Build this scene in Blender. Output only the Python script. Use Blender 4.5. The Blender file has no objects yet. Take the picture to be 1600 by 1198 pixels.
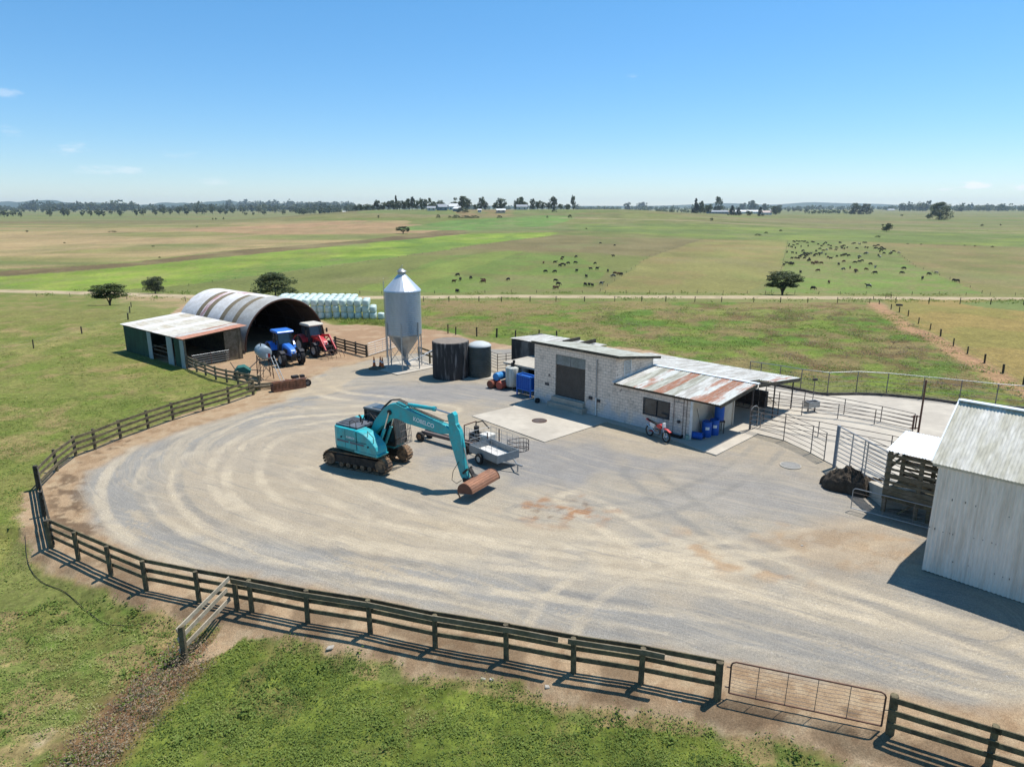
import bpy, bmesh, math, random
import numpy as np
from mathutils import Vector, Matrix
R = math.radians
random.seed(7)
SC = bpy.context.scene
COL = SC.collection

# ---------------------------------------------------------------- camera, sky, sun, exposure
CAM_H = 13.5; PITCH = R(14.5); FPX = 1067.0
cam_d = bpy.data.cameras.new('camera'); cam = bpy.data.objects.new('camera', cam_d); COL.objects.link(cam)
cam.location = (0, 0, CAM_H); cam.rotation_euler = (math.pi/2 - PITCH, 0, 0)
cam_d.sensor_width = 36; cam_d.lens = 36*FPX/1600; cam_d.clip_start = 0.1; cam_d.clip_end = 60000
SC.camera = cam
SUN = Vector((0.36, 0.24, 1.0)).normalized()
SUN_EL = math.asin(SUN.z); SUN_AZ = math.atan2(SUN.x, SUN.y)      # azimuth clockwise from +Y
sun_d = bpy.data.lights.new('sun', 'SUN'); sun_d.energy = 5.0; sun_d.angle = R(0.53); sun_d.color = (1.0, 0.955, 0.89)
sun = bpy.data.objects.new('sun', sun_d); COL.objects.link(sun)
sun.rotation_euler = SUN.to_track_quat('Z', 'Y').to_euler()
W = bpy.data.worlds.new('World'); SC.world = W; W.use_nodes = True
nt = W.node_tree; nt.nodes.clear()
wo = nt.nodes.new('ShaderNodeOutputWorld'); bg = nt.nodes.new('ShaderNodeBackground')
sky = nt.nodes.new('ShaderNodeTexSky'); sky.sky_type = 'NISHITA'; sky.sun_disc = False
sky.sun_elevation = SUN_EL; sky.sun_rotation = SUN_AZ; sky.altitude = 0; sky.air_density = 1.0; sky.dust_density = 0.0; sky.ozone_density = 3.0
bg.inputs['Strength'].default_value = 0.101
def nn(tree, t, **k):
    n = tree.nodes.new(t)
    for a, b in k.items(): setattr(n, a, b)
    return n
L = nt.links.new
# small fair-weather clouds: patches of the sky picked by direction, broken up by noise
tc = nn(nt, 'ShaderNodeTexCoord')
def cloud_mask(az, el, wa, we, thr, sc):
    a = R(az); e = R(el)
    c = Vector((math.sin(a)*math.cos(e), math.cos(a)*math.cos(e), math.sin(e)))
    s = nn(nt, 'ShaderNodeVectorMath', operation='SUBTRACT'); L(tc.outputs['Generated'], s.inputs[0]); s.inputs[1].default_value = c
    rt = nn(nt, 'ShaderNodeVectorRotate', rotation_type='Z_AXIS'); rt.inputs['Angle'].default_value = a; L(s.outputs[0], rt.inputs['Vector'])
    m = nn(nt, 'ShaderNodeVectorMath', operation='MULTIPLY'); L(rt.outputs[0], m.inputs[0]); m.inputs[1].default_value = (1/R(wa), 0, 1/R(we))
    ln = nn(nt, 'ShaderNodeVectorMath', operation='LENGTH'); L(m.outputs[0], ln.inputs[0])
    mp = nn(nt, 'ShaderNodeVectorMath', operation='MULTIPLY'); L(tc.outputs['Generated'], mp.inputs[0]); mp.inputs[1].default_value = (sc, sc, sc*3.2)
    no = nn(nt, 'ShaderNodeTexNoise'); no.inputs['Scale'].default_value = 1; no.inputs['Detail'].default_value = 5; no.inputs['Roughness'].default_value = .6; L(mp.outputs[0], no.inputs['Vector'])
    f = nn(nt, 'ShaderNodeMath', operation='MULTIPLY_ADD'); L(ln.outputs['Value'], f.inputs[0]); f.inputs[1].default_value = -0.55; L(no.outputs['Fac'], f.inputs[2])
    r = nn(nt, 'ShaderNodeMapRange', interpolation_type='SMOOTHSTEP'); L(f.outputs[0], r.inputs['Value']); r.inputs['From Min'].default_value = thr; r.inputs['From Max'].default_value = thr+.28
    return r.outputs['Result']
last = None
def px_dir(x, y):
    u = (x-800)/FPX; v = (599-y)/FPX
    d = Vector((u, math.cos(PITCH)+v*math.sin(PITCH), -math.sin(PITCH)+v*math.cos(PITCH))).normalized()
    return math.degrees(math.atan2(d.x, d.y)), math.degrees(math.asin(d.z))
for (cx_, cy_, w_, h_, t_, s_, amt) in [(110, 234, 3.0, .8, .2, 34, .34), (185, 267, 4.6, .8, .22, 30, .3), (330, 285, 3.5, .7, .24, 30, .24), (5, 148, 2.0, .9, .24, 30, .25), (275, 243, 4, .8, .28, 28, .16),
        (1524, 290, 1.1, .38, .02, 60, .75), (1598, 292, .9, .35, .05, 60, .65), (1475, 296, 1.2, .3, .15, 50, .4), (8, 205, 2.2, .9, .26, 28, .16), (985, 120, 2, .5, .3, 30, .2)]:
    az, el = px_dir(cx_, cy_)
    mk = cloud_mask(az, el, w_, h_, t_, s_)
    ml = nn(nt, 'ShaderNodeMath', operation='MULTIPLY'); L(mk, ml.inputs[0]); ml.inputs[1].default_value = amt
    if last is None: last = ml.outputs[0]
    else:
        mx = nn(nt, 'ShaderNodeMath', operation='MAXIMUM'); L(last, mx.inputs[0]); L(ml.outputs[0], mx.inputs[1]); last = mx.outputs[0]
hs = nn(nt, 'ShaderNodeHueSaturation'); hs.inputs['Saturation'].default_value = 1.12; hs.inputs['Hue'].default_value = .497; 
# clear summer air: deep blue overhead, pale blue (not yellow) at the skyline
sx = nn(nt, 'ShaderNodeSeparateXYZ'); L(tc.outputs['Generated'], sx.inputs[0])
cr = nn(nt, 'ShaderNodeValToRGB'); L(sx.outputs['Z'], cr.inputs['Fac']); e = cr.color_ramp.elements
e[0].position = 0.0; e[0].color = (.82, .93, 1.16, 1); e[1].position = .5; e[1].color = (.92, 1.20, 1.26, 1)
e2 = e.new(.09); e2.color = (.80, .96, 1.15, 1)
tm_ = nn(nt, 'ShaderNodeMix', data_type='RGBA', blend_type='MULTIPLY'); tm_.inputs['Factor'].default_value = 1; L(sky.outputs[0], tm_.inputs[6]); L(cr.outputs[0], tm_.inputs[7])
L(tm_.outputs[2], hs.inputs['Color'])
cm = nn(nt, 'ShaderNodeMix', data_type='RGBA'); L(last, cm.inputs['Factor']); L(hs.outputs[0], cm.inputs[6]); cm.inputs[7].default_value = (8.2, 8.4, 8.8, 1)
L(cm.outputs[2], bg.inputs['Color']); L(bg.outputs[0], wo.inputs[0])
SC.view_settings.view_transform = 'Standard'; SC.view_settings.look = 'None'; SC.view_settings.exposure = 0.33; SC.view_settings.gamma = 1

# ---------------------------------------------------------------- layout helpers
def G(x, y, z=0.0):
    """point on the level z that the photo shows at pixel (x, y)"""
    u = (x-800)/FPX; v = (599-y)/FPX
    dy = math.cos(PITCH)+v*math.sin(PITCH); dz = -math.sin(PITCH)+v*math.cos(PITCH)
    t = (z-CAM_H)/dz
    return Vector((u*t, dy*t, z))
def at_dist(x, D):
    """ground position in the photo's column x at depth D"""
    return Vector(((x-800)/FPX*D*math.cos(PITCH)*1.03, D, 0))
def hz_np(x, y):
    # low rise carrying the farmhouse, levels off to the north
    cx = 40 + 0.0*x
    gx = np.exp(-np.clip(np.abs(x-(-10))-110, 0, None)**2/(2*75.**2))
    gy = np.exp(-((y-700)/115.)**2/2)*(y < 700) + np.exp(-((y-700)/260.)**2/2)*(y >= 700)
    h = 10.5*gx*gy
    gx2 = np.exp(-((x-260)/110.)**2/2); gy2 = np.exp(-((y-900)/110.)**2/2)
    return h + 4.0*gx2*gy2
def hz(x, y): return float(hz_np(np.array([x], float), np.array([y], float))[0])
def lin(c):
    c = np.array(c, float)/255
    return np.where(c <= .04045, c/12.92, ((c+.055)/1.055)**2.4)
KL = 1.62          # what a sunlit level surface of albedo 1 sends back
def alb(r, g, b, k=KL):
    a = lin((r, g, b))/k
    return (float(a[0]), float(a[1]), float(a[2]))

# The yard stands on a terrace; beyond the barn and the rough paddock the land falls to a plain about 19 m lower.
# Layout coordinates are carried on to that slope and plain by these two functions.
def KS(y):
    t = np.clip((np.asarray(y, float)-90)/26., 0, 1); return 1+1.4*t*t*(3-2*t)
def W3(x, y, z=0.0):
    k = float(KS(y)); return Vector((x*k, y*k, CAM_H+(z-CAM_H)*k))
# ---------------------------------------------------------------- object helpers
def tag(o, label=None, cat=None, group=None, kind=None):
    if label: o['label'] = label
    if cat: o['category'] = cat
    if group: o['group'] = group
    if kind: o['kind'] = kind
    return o
def thing(name, label, cat, loc=(0, 0, 0), rz=0.0, group=None):
    o = bpy.data.objects.new(name, None); COL.objects.link(o); o.empty_display_size = .3
    o.location = loc; o.rotation_euler = (0, 0, rz)
    return tag(o, label, cat, group)
def copy_tree(o, parent=None):
    c = o.copy(); COL.objects.link(c)
    if parent is not None: c.parent = parent
    for ch in list(KIDS.get(o.name, [])):
        k = copy_tree(ch, c); KIDS.setdefault(c.name, []).append(k)
    return c
KIDS = {}
def link(name, me, parent=None):
    o = bpy.data.objects.new(name, me); COL.objects.link(o)
    if parent is not None:
        o.parent = parent; KIDS.setdefault(parent.name, []).append(o)
    return o
class MB:
    def __init__(s): s.v = []; s.f = []; s.m = []; s.mi = 0
    def add(s, vs, fs, M=None):
        b = len(s.v)
        for p in vs: s.v.append(tuple(M @ Vector(p)) if M is not None else tuple(p))
        for f in fs: s.f.append([b+i for i in f]); s.m.append(s.mi)
        return s
    def box(s, x0, x1, y0, y1, z0, z1, M=None):
        vs = [(x0, y0, z0), (x1, y0, z0), (x1, y1, z0), (x0, y1, z0), (x0, y0, z1), (x1, y0, z1), (x1, y1, z1), (x0, y1, z1)]
        return s.add(vs, [(0, 3, 2, 1), (4, 5, 6, 7), (0, 1, 5, 4), (1, 2, 6, 5), (2, 3, 7, 6), (3, 0, 4, 7)], M)
    def bar(s, p, q, w, h=None, up=(0, 0, 1)):
        """rectangular bar from p to q"""
        h = h or w; p = Vector(p); q = Vector(q); d = q-p; l = d.length
        if l < 1e-6: return s
        d.normalize(); u = Vector(up)
        if abs(d.dot(u)) > .98: u = Vector((0, 1, 0)) if abs(d.y) < .9 else Vector((1, 0, 0))
        a = d.cross(u).normalized(); b = a.cross(d).normalized()
        M = Matrix((( d.x, a.x, b.x, p.x), (d.y, a.y, b.y, p.y), (d.z, a.z, b.z, p.z), (0, 0, 0, 1)))
        return s.box(0, l, -w/2, w/2, -h/2, h/2, M)
    def tube(s, pts, r, n=8, caps=True, closed=False):
        pts = [Vector(p) for p in pts]; k = len(pts); rr = r if isinstance(r, (list, tuple)) else [r]*k
        b = len(s.v); ref = None
        for i, p in enumerate(pts):
            if closed: d = pts[(i+1) % k]-pts[i-1]
            else: d = pts[min(i+1, k-1)]-pts[max(i-1, 0)]
            d = d.normalized() if d.length > 1e-9 else Vector((0, 0, 1))
            if ref is None or abs(ref.dot(d)) > .99: ref = Vector((0, 0, 1)) if abs(d.z) < .9 else Vector((1, 0, 0))
            a = (ref-d*ref.dot(d)).normalized(); ref = a; c = d.cross(a)
            for j in range(n):
                t = 2*math.pi*j/n; s.v.append(tuple(p+(a*math.cos(t)+c*math.sin(t))*rr[i]))
        for i in range(k if closed else k-1):
            i2 = (i+1) % k
            for j in range(n):
                s.f.append([b+i*n+j, b+i*n+(j+1) % n, b+i2*n+(j+1) % n, b+i2*n+j]); s.m.append(s.mi)
        if caps and not closed:
            s.f.append([b+j for j in range(n)][::-1]); s.m.append(s.mi)
            s.f.append([b+(k-1)*n+j for j in range(n)]); s.m.append(s.mi)
        return s
    def lathe(s, prof, n=24, M=None, caps=True):
        """profile of (radius, height) spun round z"""
        vs = []; fs = []
        for (r, z) in prof:
            for j in range(n):
                t = 2*math.pi*j/n; vs.append((r*math.cos(t), r*math.sin(t), z))
        for i in range(len(prof)-1):
            for j in range(n): fs.append((i*n+j, i*n+(j+1) % n, (i+1)*n+(j+1) % n, (i+1)*n+j))
        if caps:
            if prof[0][0] > 1e-4: fs.append(tuple(range(n))[::-1])
            if prof[-1][0] > 1e-4: fs.append(tuple((len(prof)-1)*n+j for j in range(n)))
        return s.add(vs, fs, M)
    def prism(s, poly, y0, y1, M=None):
        """polygon in the xz plane given thickness in y"""
        n = len(poly)
        vs = [(x, y0, z) for x, z in poly]+[(x, y1, z) for x, z in poly]
        ar = sum(poly[i][0]*poly[(i+1) % n][1]-poly[(i+1) % n][0]*poly[i][1] for i in range(n))
        fs = [tuple(range(n)), tuple(range(n, 2*n))[::-1]] + [(i, i+n, (i+1) % n+n, (i+1) % n) for i in range(n)]
        if ar < 0: fs = [f[::-1] for f in fs]
        return s.add(vs, fs, M)
    def build(s, name, mat, parent=None, smooth=None, bevel=0):
        me = bpy.data.meshes.new(name); me.from_pydata(s.v, [], s.f)
        for m in (mat if isinstance(mat, (list, tuple)) else [mat]): me.materials.append(m)
        if isinstance(mat, (list, tuple)): me.polygons.foreach_set('material_index', s.m)
        if smooth is not None:
            me.shade_smooth(); me.set_sharp_from_angle(angle=R(smooth))
        me.update()
        o = link(name, me, parent)
        if bevel:
            b = o.modifiers.new('bevel', 'BEVEL'); b.width = bevel; b.segments = 2; b.limit_method = 'ANGLE'; b.angle_limit = R(40)
        return o
def frame(o, dx):
    """matrix with local x along the horizontal direction dx, origin o"""
    dx = Vector((dx[0], dx[1], 0)).normalized(); a = math.atan2(dx.y, dx.x)
    return a
def lerp(a, b, t): return a+(b-a)*t

# ---------------------------------------------------------------- materials
def mat(name, col, col2=None, rough=.75, metal=0.0, scale=3.0, amt=.5, var=.18, bump=0.0, bscale=30.0, stretch=(1, 1, 1), thr=.5, soft=.12, spec=.22, coat=0.0):
    m = bpy.data.materials.new(name); m.use_nodes = True; t = m.node_tree; n = t.nodes; l = t.links.new
    p = n['Principled BSDF']; p.inputs['Roughness'].default_value = rough; p.inputs['Metallic'].default_value = metal
    p.inputs['Specular IOR Level'].default_value = spec
    if coat: p.inputs['Coat Weight'].default_value = coat
    c = nn(t, 'ShaderNodeTexCoord'); mp = nn(t, 'ShaderNodeMapping'); mp.inputs['Scale'].default_value = stretch
    l(c.outputs['Object'], mp.inputs['Vector'])
    a = nn(t, 'ShaderNodeTexNoise'); a.inputs['Scale'].default_value = scale; a.inputs['Detail'].default_value = 6; a.inputs['Roughness'].default_value = .62; l(mp.outputs[0], a.inputs['Vector'])
    r = nn(t, 'ShaderNodeMapRange', interpolation_type='SMOOTHSTEP'); l(a.outputs['Fac'], r.inputs['Value']); r.inputs['From Min'].default_value = thr-soft; r.inputs['From Max'].default_value = thr+soft
    mul = nn(t, 'ShaderNodeMath', operation='MULTIPLY'); l(r.outputs[0], mul.inputs[0]); mul.inputs[1].default_value = amt
    mx = nn(t, 'ShaderNodeMix', data_type='RGBA'); l(mul.outputs[0], mx.inputs['Factor'])
    mx.inputs[6].default_value = (*col, 1); mx.inputs[7].default_value = (*(col2 or tuple(x*.8 for x in col)), 1)
    b = nn(t, 'ShaderNodeTexNoise'); b.inputs['Scale'].default_value = scale*5.3; b.inputs['Detail'].default_value = 4; l(mp.outputs[0], b.inputs['Vector'])
    r2 = nn(t, 'ShaderNodeMapRange'); l(b.outputs['Fac'], r2.inputs['Value']); r2.inputs['From Min'].default_value = .25; r2.inputs['From Max'].default_value = .75
    r2.inputs['To Min'].default_value = 1-var; r2.inputs['To Max'].default_value = 1+var
    vm = nn(t, 'ShaderNodeVectorMath', operation='SCALE'); l(mx.outputs[2], vm.inputs[0]); l(r2.outputs[0], vm.inputs['Scale'])
    l(vm.outputs[0], p.inputs['Base Color'])
    if bump:
        bn = nn(t, 'ShaderNodeTexNoise'); bn.inputs['Scale'].default_value = bscale; bn.inputs['Detail'].default_value = 4; l(mp.outputs[0], bn.inputs['Vector'])
        bp = nn(t, 'ShaderNodeBump'); bp.inputs['Strength'].default_value = bump; bp.inputs['Distance'].default_value = .03; l(bn.outputs['Fac'], bp.inputs['Height']); l(bp.outputs[0], p.inputs['Normal'])
    m['out'] = 1
    return m
# ---------------------------------------------------------------- ground: one sheet, painted with the real colours of soil, gravel and grass
def vnoise(x, y, seed=0):
    xi = np.floor(x).astype(np.int64); yi = np.floor(y).astype(np.int64); fx = x-xi; fy = y-yi
    fx = fx*fx*(3-2*fx); fy = fy*fy*(3-2*fy)
    def h(a, b):
        n = (a*374761393+b*668265263+seed*974634777) & 0xffffffff
        n = ((n ^ (n >> 13))*1274126177) & 0xffffffff
        return ((n ^ (n >> 16)) & 0xffff)/65535.
    return (h(xi, yi)*(1-fx)+h(xi+1, yi)*fx)*(1-fy)+(h(xi, yi+1)*(1-fx)+h(xi+1, yi+1)*fx)*fy
def fbm(x, y, sc, seed=0, oc=4):
    s = 0; a = .5; tot = 0
    for i in range(oc):
        s = s+a*vnoise(x/sc*2**i+17.3*i, y/sc*2**i-9.1*i, seed+i); tot += a; a *= .55
    return s/tot
def inpoly(x, y, P):
    r = np.zeros(x.shape, bool); n = len(P)
    for i in range(n):
        x1, y1 = P[i][0], P[i][1]; x2, y2 = P[(i+1) % n][0], P[(i+1) % n][1]
        if y1 == y2: continue
        c = ((y1 > y) != (y2 > y)) & (x < (x2-x1)*(y-y1)/(y2-y1)+x1)
        r ^= c
    return r
def dist_line(x, y, P, closed=False):
    d = np.full(x.shape, 1e9); n = len(P)
    for i in range(n if closed else n-1):
        x1, y1 = P[i][0], P[i][1]; x2, y2 = P[(i+1) % n][0], P[(i+1) % n][1]
        vx, vy = x2-x1, y2-y1; L2 = vx*vx+vy*vy+1e-12
        t = np.clip(((x-x1)*vx+(y-y1)*vy)/L2, 0, 1)
        d = np.minimum(d, np.hypot(x-x1-t*vx, y-y1-t*vy))
    return d
def ss(n, t, w=.07): return sstep(t-w, t+w, n)
def sstep(a, b, x):
    t = np.clip((x-a)/(b-a), 0, 1); return t*t*(3-2*t)
def GP(pts): return [G(*p) for p in pts]
def smooth_line(pts, n=6):
    """Catmull-Rom through world points"""
    P = [Vector(p) for p in pts]; out = []
    for i in range(len(P)-1):
        p0 = P[max(i-1, 0)]; p1 = P[i]; p2 = P[i+1]; p3 = P[min(i+2, len(P)-1)]
        for k in range(n):
            t = k/n; out.append(.5*((2*p1)+(p2-p0)*t+(2*p0-5*p1+4*p2-p3)*t*t+(3*p1-p0-3*p2+p3)*t*t*t))
    out.append(P[-1]); return out

FENCE_UP = GP([(396, 617), (358, 630), (317.6, 642), (271, 656), (232, 670), (189, 685.5), (149, 702), (119, 713), (89, 736), (61, 764)])
FENCE_END = [FENCE_UP[-1], G(69, 806), G(81, 855)]
FENCE_LOW = GP([(81, 855), (123, 875), (174, 899), (229, 922), (311.5, 939), (394, 955), (481, 973), (579, 989), (680, 1011), (791, 1030.5), (896, 1050), (1001, 1067), (1120.5, 1092)])
FENCE_RIGHT = [G(1390, 1146), G(1544, 1195), G(1544, 1195)+(G(1544, 1195)-G(1390, 1146))*1.0, G(1544, 1195)+(G(1544, 1195)-G(1390, 1146))*2.0, G(1544, 1195)+(G(1544, 1195)-G(1390, 1146))*3.0]

rows = [4.0]
while rows[-1] < 132: rows.append(rows[-1]*1.0058)
while rows[-1] < 1500: rows.append(rows[-1]*1.0105)
while rows[-1] < 7100: rows.append(rows[-1]*1.04)
rows = np.array(rows); us = np.linspace(-1.5, 1.5, 661)
GX = rows[:, None]*us[None, :]; GY = np.repeat(rows[:, None], len(us), 1)
X = GX.ravel(); Y = GY.ravel()
Hh = hz_np(X, Y)
wob = 1+Y*.004
wx = X+(fbm(X, Y, 6, 1)-.5)*1.6*wob; wy = Y+(fbm(X, Y, 6, 5)-.5)*1.6*wob*(Y < 200)
C = np.zeros((X.size, 3)); gr = np.ones(X.size)
def put(mask, col, k=1.0):
    global C
    a = np.asarray(mask, float)[:, None]*k
    C = C*(1-a)+np.array(alb(*col))[None, :]*a
big = fbm(X, Y, 60, 11); mid = fbm(X, Y, 9, 12); fine = fbm(X, Y, 1.6, 13); str_ = fbm(X*.25+Y*.05, Y*.9, 30, 14)
put(np.ones(X.size), (124, 136, 73))
put(sstep(.45, .65, big), (140, 146, 86), .7); put(sstep(.5, .7, str_), (150, 142, 98), .5)
far = Y > 380
put((far) * ss(str_, .52), (140, 140, 96), .6); put((far) * ss(fbm(X*.2, Y, 50, 31), .56), (116, 138, 78), .7); put((far) * ss(fbm(X*.2, Y, 33, 32), .62), (150, 132, 98), .6)
def poly(pts, w=True):
    P = GP(pts); return inpoly(wx if w else X, wy if w else Y, P)
# left fields, far to near
m = poly([(-1500, 352), (560, 352), (640, 352), (640, 374), (560, 378), (350, 392), (210, 409), (0, 421), (-1500, 470)])
put(m, (146, 146, 90)); put((m) * ss(fbm(X*.3, Y, 40, 41), .47), (178, 158, 116), .85); put((m) * ss(fbm(X*.25, Y, 28, 42), .6), (118, 138, 76), .7)
m = poly([(-1500, 380), (0, 366), (260, 371), (430, 366), (300, 378), (0, 400), (-1500, 440)]); put(m, (184, 164, 122), .55)
m = poly([(240, 359), (560, 352), (690, 356), (690, 364), (560, 366), (420, 367)]); put(m, (182, 150, 116), .75)
m = poly([(-1500, 349), (560, 344), (560, 348), (-1500, 354.5)]); put(m, (132, 118, 86), .6)
m = poly([(-1500, 455), (0, 423), (210, 410), (350, 393), (560, 376), (690, 361), (730, 360), (729, 366), (560, 381), (180, 418), (0, 432), (-1500, 470)]); put(m, (122, 108, 76)); put((m) * ss(mid, .55), (142, 132, 92), .7)
lime = poly([(-1500, 480), (0, 433), (180, 419), (560, 381), (729, 366), (874, 363.5), (864, 368), (762, 381), (695, 391), (560, 409), (402, 430), (297, 444), (175, 454), (0, 455), (-1500, 470)])
put(lime, (132, 164, 56)); put((lime) * ss(mid, .52), (156, 178, 72), .7); put((lime) * ss(fbm(X, Y*.6, 14, 43), .6), (110, 142, 66), .7)
put((lime & (X < -50)) * ss(fine, .55), (150, 158, 84), .55)
m = poly([(560, 411), (695, 391), (762, 381), (864, 368), (985, 366), (1097, 374), (1015, 401), (938, 456), (480, 458), (402, 445), (430, 428)])
put(m, (126, 136, 73)); put((m) * ss(str_, .5), (138, 132, 88), .65)
put(poly([(700, 388), (864, 368), (1097, 374), (1015, 401), (940, 396), (830, 392)]), (137, 126, 88), .75)
put((poly([(560, 452), (700, 400), (800, 392), (900, 402), (950, 420), (930, 448), (700, 458)])) * ss(mid, .42), (116, 148, 64), .7)
put(poly([(560, 452), (640, 425), (760, 394), (820, 392), (700, 430), (610, 458)]), (142, 160, 74), .5)
m = poly([(1097, 374), (1015, 401), (938, 456), (1170, 458), (1220, 426), (1231, 377)]); put(m, (146, 146, 86)); put((m) * ss(mid, .56), (154, 138, 92), .6)
m = poly([(1231, 377), (1220, 426), (1190, 458), (1532, 459), (1484, 436), (1431, 417), (1397, 392), (1340, 378)])
put(m, (127, 144, 78)); put((m) * ss(mid, .52), (142, 138, 92), .6); put((m & (Y < 165)) * ss(fine, .5), (116, 152, 62), .6)
m = poly([(1397, 392), (1431, 417), (1484, 436), (1532, 459), (2600, 470), (2600, 385), (1600, 388), (1345, 378)]); put(m, (138, 138, 84)); put((m) * ss(mid, .5), (152, 138, 94), .7)
m = poly([(900, 354), (1100, 354), (1600, 366), (2600, 372), (2600, 388), (1600, 386), (1345, 377), (1231, 375), (1097, 372), (985, 364), (880, 361)]); put(m, (118, 137, 73)); put((m) * ss(fbm(X*.5, Y, 22, 44), .58), (142, 160, 74), .7)
put(poly([(620, 358), (700, 352), (860, 349), (900, 350), (860, 356), (730, 361), (640, 361)]), (114, 154, 74), .9)
put((poly([(680, 336), (720, 350), (800, 349), (810, 341), (860, 336), (900, 331), (860, 329), (740, 330), (700, 332)])) * ss(mid, .4), (168, 134, 104), .6)
# farm tracks
def track(pts, w, col, soft=.4):
    d = dist_line(X+(wx-X)*.3, Y+(wy-Y)*.3, pts); return sstep(w/2+soft, w/2-soft, d)
TR = GP([(-700, 449), (0, 454.5), (110, 457), (210, 460), (300, 464), (420, 466), (560, 465), (800, 463), (1200, 464.5), (1600, 467), (2400, 475)])
tm = track(TR, 3.6, None); put(tm, (205, 184, 148)); put(tm*ss(fine, .62), (170, 154, 118), .6)
gr = gr*(1-tm)
m = track(GP([(880, 350.5), (1100, 352), (1600, 364.5), (2400, 372)]), 7, None, 2); put(m, (180, 166, 130), .8)
m = track(GP([(0, 341), (560, 339)]), 8, None, 3)*0; put(m, (170, 158, 124), .6)
# rough paddock between track and yard
rough = poly([(640, 468), (1372, 474), (1420, 500), (1500, 548), (1600, 600), (2200, 760), (1700, 660), (1480, 620), (1230, 585), (1000, 552), (870, 535), (700, 520), (600, 508), (520, 508)])
put(rough, (122, 144, 62)); put((rough) * ss(mid, .5), (140, 142, 82), .6); put(rough*sstep(.47, .62, fbm(X, Y, 5, 51)), (146, 128, 92), .8); put(rough*sstep(.5, .6, fbm(X, Y, 1.3, 151)), (128, 118, 80), .6); put(rough*sstep(.55, .68, fbm(X, Y, 3.4, 52)), (92, 132, 46), .8)
put((rough & (Y > 92)) * ss(mid, .45), (152, 134, 92), .65); put((rough & (X > 26)) * ss(fbm(X, Y, 2.6, 53), .62), (112, 92, 62), .7)
m = poly([(1380, 468), (1420, 498), (1500, 546), (1600, 600), (2200, 760), (2600, 760), (2600, 470)]); put(m, (150, 144, 82)); put((m) * ss(mid, .5), (164, 144, 90), .7)
put(poly([(1500, 473), (1540, 481), (1600, 486), (2600, 500), (2600, 470), (1560, 470)]), (118, 142, 82), .8)
dg = sstep(1.6, .5, dist_line(wx, wy, GP([(1370, 474), (1392, 492), (1440, 522), (1500, 556), (1600, 615), (2000, 760)]))); put(dg*.8, (196, 156, 124)*1)
# left paddock near the yard
lp = poly([(-2500, 470), (0, 458), (170, 464), (200, 500), (198, 550), (291, 578), (396, 605), (300, 640), (190, 680), (61, 760), (-60, 980), (-500, 1500), (-2500, 1400)])
put(lp, (126, 138, 70)); put((lp) * ss(fbm(X, Y, 3.2, 61), .5), (142, 142, 84), .6); put((lp) * ss(fbm(X, Y, 1.2, 62), .58), (112, 134, 56), .6); put(lp*sstep(.55, .72, fbm(X, Y, 2.1, 63)), (164, 148, 104), .7)
put((lp & (Y > 80)) * ss(fbm(X*.4, Y, 6, 64), .5), (140, 140, 84), .6)
m = poly([(170, 462), (300, 464), (295, 478), (250, 482), (190, 474)]); put((m) * ss(mid, .35), (186, 164, 128), .8)
put(poly([(0, 548), (170, 505), (195, 506), (60, 552), (0, 560)])*ss(fine, .4), (158, 156, 96), .6)
# near grass
ng = Y < 21.5
ng2 = inpoly(wx, wy, [G(-400, 1600), G(20, 1190), G(150, 1120), G(290, 1000), G(420, 985), G(640, 1040), G(900, 1100), G(1120, 1130), G(1240, 1198), G(1500, 1700)])
put(ng & ~ng2, (122, 128, 70)); put((ng & ~ng2) * ss(fbm(X, Y, 1.5, 71), .48), (164, 148, 106), .8); put((ng & ~ng2) * ss(fbm(X, Y, .9, 72), .57), (100, 130, 56), .7)
put(ng2, (106, 124, 52)); put((ng2) * ss(fbm(X, Y, .8, 73), .55), (128, 144, 64), .7); put((ng2) * ss(fbm(X, Y, 1.3, 74), .62), (132, 122, 82), .55)
dead = sstep(1.35, .4, dist_line(wx, wy, GP([(300, 1000), (240, 1060), (190, 1110), (120, 1190), (60, 1260)])))
put(dead, (138, 108, 82), .95)
put(((inpoly(wx, wy, GP([(60, 1110), (110, 1095), (120, 1130), (70, 1150)]))) * ss(fine, .5)), (188, 176, 150), .7)
# bare earth along the fences and around the yard
YARD = FENCE_UP[::-1][0:0]+[Vector(p) for p in FENCE_LOW]+[G(1250, 1118)]+[Vector(p) for p in FENCE_RIGHT]+[Vector((60, 6, 0)), Vector((60, 30, 0)), G(1700, 700), G(1600, 640), G(1500, 632), G(1420, 622), G(1290, 616), G(1230, 604), G(1180, 596), G(1100, 570), G(1020, 548), G(900, 536), G(860, 541), G(800, 540), G(740, 530), G(690, 516), G(600, 510), G(560, 507), G(520, 508), G(500, 500), G(300, 472), G(283, 478), G(195, 545), G(291, 576), G(408, 601), G(396, 617)]+[Vector(p) for p in FENCE_UP[1:]]+[Vector(p) for p in FENCE_END[1:-1]]
dE = dist_line(X, Y, YARD, True); ins = inpoly(X, Y, YARD); sd = np.where(ins, -dE, dE)     # < 0 inside
dF = dist_line(X, Y, [Vector(p) for p in FENCE_UP]+FENCE_END+[Vector(p) for p in FENCE_LOW]+[G(1390, 1146)]+FENCE_RIGHT)
dF_low = dist_line(X, Y, FENCE_END+[Vector(p) for p in FENCE_LOW]+[Vector(p) for p in FENCE_RIGHT])
nE = (fbm(X, Y, 1.4, 81)-.5)
earth = np.maximum(ins*1.0, np.maximum(sstep(1.05, .65, dF_low+nE*1.2)*(Y < 31), sstep(.55, .15, dF+nE*.8)))
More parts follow.
